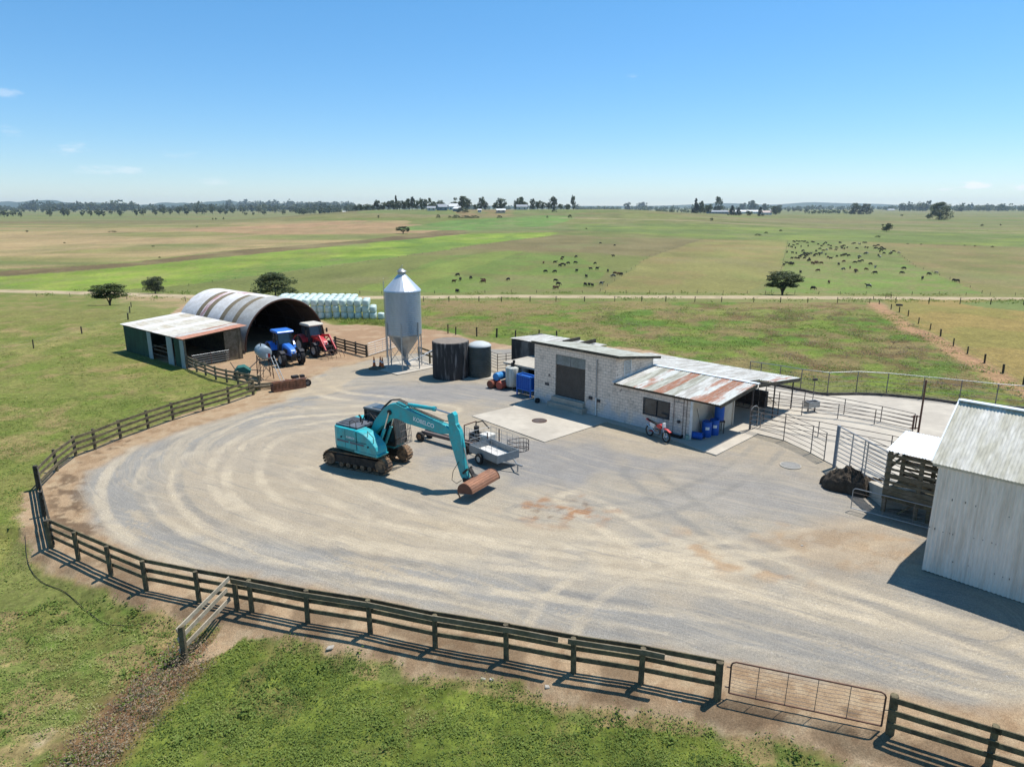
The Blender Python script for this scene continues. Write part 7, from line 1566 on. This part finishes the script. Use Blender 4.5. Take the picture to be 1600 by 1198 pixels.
# ================================================================ grass and weeds
def leaf_patch_mat(name, ramp):
    m = bpy.data.materials.new(name); m.use_nodes = True; t = m.node_tree; l = t.links.new; p = t.nodes['Principled BSDF']; p.inputs['Roughness'].default_value = .7; p.inputs['Specular IOR Level'].default_value = .2
    a = nn(t, 'ShaderNodeAttribute', attribute_name='tint'); r = nn(t, 'ShaderNodeValToRGB'); e = r.color_ramp.elements
    e[0].color = (*ramp[0], 1); e[1].color = (*ramp[-1], 1)
    for i, c in enumerate(ramp[1:-1]): x = e.new((i+1)/(len(ramp)-1)); x.color = (*c, 1)
    l(a.outputs['Fac'], r.inputs[0]); l(r.outputs[0], p.inputs['Base Color'])
    tr = nn(t, 'ShaderNodeBsdfTranslucent'); l(r.outputs[0], tr.inputs['Color']); ms = nn(t, 'ShaderNodeMixShader'); ms.inputs[0].default_value = .3
    l(p.outputs[0], ms.inputs[1]); l(tr.outputs[0], ms.inputs[2]); l(ms.outputs[0], t.nodes['Material Output'].inputs[0]); return m
M_grass = leaf_patch_mat('grass_leaves', [(.050, .085, .018), (.105, .155, .030), (.185, .245, .050), (.28, .31, .09), (.42, .36, .19)])
M_dry = leaf_patch_mat('dead_stems', [(.15, .11, .08), (.25, .19, .13), (.38, .30, .20), (.14, .17, .06)])
def gz_np(x, y):
    i = np.clip(np.searchsorted(rows, y)-1, 0, nr-2); j = np.clip(((x/rows[i]+1.5)/3*660).astype(int), 0, nc-1); return Z[i*nc+j]
def turf_np(x, y):
    i = np.clip(np.searchsorted(rows, y)-1, 0, nr-2); j = np.clip(((x/rows[i]+1.5)/3*660).astype(int), 0, nc-1); return gr[i*nc+j]
def scatter(name, label, n, region, size, hgt, mt, tintf, per=7, spread=.12, up=.5, dens=None):
    x0, x1, y0, y1 = region; x = rng.uniform(x0, x1, n); y = rng.uniform(y0, y1, n)
    k = (np.abs(x) < y*.93+2) & (turf_np(x, y) > .5)
    if dens is not None: k &= rng.uniform(size=n) < dens(x, y)
    x = x[k]; y = y[k]; tt_ = tintf(x, y); sz = size*rng.uniform(.6, 1.5, len(x)); hh = hgt*rng.uniform(.3, 1.4, len(x))
    X_ = np.repeat(x, per)+rng.normal(size=len(x)*per)*spread; Y_ = np.repeat(y, per)+rng.normal(size=len(x)*per)*spread
    zz = gz_np(X_, Y_)+np.repeat(hh, per)*rng.uniform(.05, 1, len(X_))
    k_ = KS(Y_); me = quads_mesh(name, np.stack([X_*k_, Y_*k_, CAM_H+(zz-CAM_H)*k_], 1), np.repeat(sz, per)*rng.uniform(.6, 1.3, len(X_))*k_, mt, np.repeat(tt_, per)+rng.normal(size=len(X_))*.1, up=up, aspect=.5)
    return tag(link(name, me), label, 'plants', kind='stuff')
DEADL = GP([(300, 1010), (250, 1060), (200, 1110), (130, 1180), (60, 1250)]); NG2P = [G(-400, 1600), G(20, 1190), G(150, 1120), G(290, 1000), G(420, 985), G(640, 1040), G(900, 1100), G(1120, 1130), G(1240, 1198), G(1500, 1700)]
def keep_near(x, y): return sstep(.25, .75, dist_line(x, y, [Vector(p) for p in FENCE_LOW]+FENCE_RIGHT)+(fbm(x, y, .5, 201)-.5)*.6)
def tint_near(x, y):
    return np.clip(.10+.62*fbm(x, y, 1.1, 202)+.3*(fbm(x, y, .35, 203)-.5)+.22*inpoly(x, y, [G(-600, 1600), G(20, 1190), G(150, 1120), G(290, 1000), G(60, 900), G(-200, 700)]), 0, 1)
scatter('foreground_grass', 'leafy green grass and clover covering the bank below the near fence', 60000, (-18, 14, 10.5, 21), .027, .075, M_grass, tint_near, per=7, spread=.07, up=1.5, dens=lambda x, y: keep_near(x, y)*(.25+.75*sstep(.38, .6, fbm(x, y, .8, 204)))*(1-.8*sstep(1.2, .5, dist_line(x, y, DEADL)))*(1-.45*(1-inpoly(x, y, NG2P)))*(1-.6*inpoly(x, y, GP([(1100, 1092), (1175, 1125), (1260, 1145), (1330, 1180), (1380, 1240), (1500, 1300), (1500, 1150), (1376, 1139)]))))
scatter('foreground_weeds', 'taller broad-leaved weeds dotted through the near grass', 2600, (-18, 14, 10.5, 22), .045, .16, M_grass, lambda x, y: .1+.5*fbm(x, y, 2, 205), per=26, spread=.13, up=1.0, dens=lambda x, y: keep_near(x, y)*sstep(.5, .68, fbm(x, y, 1.6, 206)))
scatter('paddock_tufts', 'short grass tufts over the left paddock', 26000, (-75, -8, 18, 75), .05, .07, M_grass, lambda x, y: .15+.7*fbm(x, y, 2.2, 207), per=5, spread=.14, up=1.6, dens=lambda x, y: .15+.85*sstep(.45, .65, fbm(x, y, 2.5, 208)))
rp = [Vector(p) for p in GP([(640, 470), (1372, 476), (1420, 502), (1500, 550), (1600, 602), (1900, 720), (1600, 636), (1480, 624), (1290, 612), (1230, 600), (1100, 566), (1000, 548), (870, 533), (700, 518), (600, 506), (540, 500)])]
scatter('paddock_tufts', 'grass tufts close outside the west fence of the yard', 42000, (-45, -8, 19.5, 48), .034, .06, M_grass, lambda x, y: .2+.6*fbm(x, y, 1.8, 227), per=5, spread=.1, up=1.5, dens=lambda x, y: inpoly(x, y, [Vector((v.x-.7, v.y+.2, 0)) for v in FENCE_UP]+[G(40, 830), G(60, 900), G(-900, 1100), G(-900, 560), G(300, 590)])*(.3+.7*ss(fbm(x, y, 1.4, 228), .5)))
scatter('rough_weeds', 'rough green weeds over the paddock behind the milking shed', 46000, (-30, 50, 44, 106), .065, .09, M_grass, lambda x, y: .2+.5*fbm(x, y, 3, 209)+.25*sstep(.5, .7, fbm(x, y, 5, 51)), per=6, spread=.2, up=1.3, dens=lambda x, y: inpoly(x, y, rp)*(.12+.88*sstep(.46, .6, fbm(x, y, 2.2, 210))))
scatter('rough_weeds', 'brown dock and thistle stems standing in the rough paddock', 6000, (10, 50, 44, 92), .05, .4, M_dry, lambda x, y: .2+.5*fbm(x, y, 3, 211), per=9, spread=.22, up=.1, dens=lambda x, y: inpoly(x, y, rp)*sstep(.52, .66, fbm(x, y, 2.6, 53)))
def line_dens(pts, w): 
    P = [Vector(p) for p in pts]; return lambda x, y: sstep(w, w*.3, dist_line(x, y, P))
scatter('dead_weeds', 'strip of dry brown stems running down from the pale timber wing', 5200, (-14, -4, 11, 20), .028, .42, M_dry, lambda x, y: .25+.6*fbm(x, y, .7, 212), per=14, spread=.12, up=.05, dens=line_dens(GP([(300, 1010), (250, 1060), (200, 1110), (130, 1180), (60, 1250)]), 1.1))
scatter('track_weeds', 'rank growth along both sides of the farm track', 9000, (-75, 85, 98, 118), .11, .22, M_grass, lambda x, y: .25+.6*fbm(x, y, 4, 213), per=7, spread=.3, up=.3, dens=lambda x, y: sstep(6, 3.5, dist_line(x, y, TR))*sstep(.42, .62, fbm(x, y, 3, 214)))
scatter('barn_weeds', 'brown weeds in front of the wrapped bales', 4200, (-32, -8, 70, 84), .07, .3, M_grass, lambda x, y: .3+.6*fbm(x, y, 2, 215), per=9, spread=.22, up=.2, dens=lambda x, y: inpoly(x, y, GP([(500, 490), (600, 503), (600, 512), (560, 509), (505, 500)])))
# stones and clods thrown about the yard edge
M_stone = mat('stone', (.36, .33, .28), (.25, .22, .18), scale=9, var=.2); rs_ = random.Random(31)
st_i = 0
for (px, py, s) in [(755, 1050, .09), (768, 1052, .07), (855, 1065, .08), (515, 1003, .14), (1062, 1092, .07), (950, 985, .03), (1253, 852, .06), (640, 705, .05), (268, 993, .04), (277, 1020, .04), (1165, 900, .03), (830, 725, .03), (1410, 1000, .03)]:
    p = G(px, py); o = MB(); vs = []
    for k in range(8): vs.append(((1 if k & 1 else -1)*s*rs_.uniform(.6, 1.1), (1 if k & 2 else -1)*s*rs_.uniform(.5, 1), (1 if k & 4 else 0)*s*.6*rs_.uniform(.7, 1)))
    o.add(vs, [(0, 2, 3, 1), (4, 5, 7, 6), (0, 1, 5, 4), (1, 3, 7, 5), (3, 2, 6, 7), (2, 0, 4, 6)]); q = o.build('stone', M_stone); q.location = (p.x, p.y, gz(p.x, p.y))
    bv_ = q.modifiers.new('bevel', 'BEVEL'); bv_.width = s*.2; tag(q, 'pale stone lying on the bare earth or gravel', 'stone', 'loose stones around the yard')
# hose lying in the left grass
hp = smooth_line(GP([(38, 830), (42, 870), (62, 895), (100, 912), (140, 945), (165, 960), (200, 962), (225, 960)]), 4)
hose = MB().tube([(p.x, p.y, gz(p.x, p.y)+.05) for p in hp], .012, n=6).build('garden_hose', M_black, smooth=60); tag(hose, 'thin black water pipe snaking through the grass at the lower left', 'pipe')
# ================================================================ air
hb = MB().box(-26000, 26000, -3200, 17800, -25.0, 200.0)
M_air = bpy.data.materials.new('air'); M_air.use_nodes = True; M_air.node_tree.nodes.clear()
pv = M_air.node_tree.nodes.new('ShaderNodeVolumePrincipled'); oa = M_air.node_tree.nodes.new('ShaderNodeOutputMaterial'); M_air.node_tree.links.new(pv.outputs[0], oa.inputs['Volume'])
pv.inputs['Density'].default_value = 3.6e-5; pv.inputs['Color'].default_value = (.72, .88, 1.0, 1); pv.inputs['Anisotropy'].default_value = .2
tag(hb.build('haze', M_air), 'thin pale summer air over the whole plain', 'haze', kind='stuff')
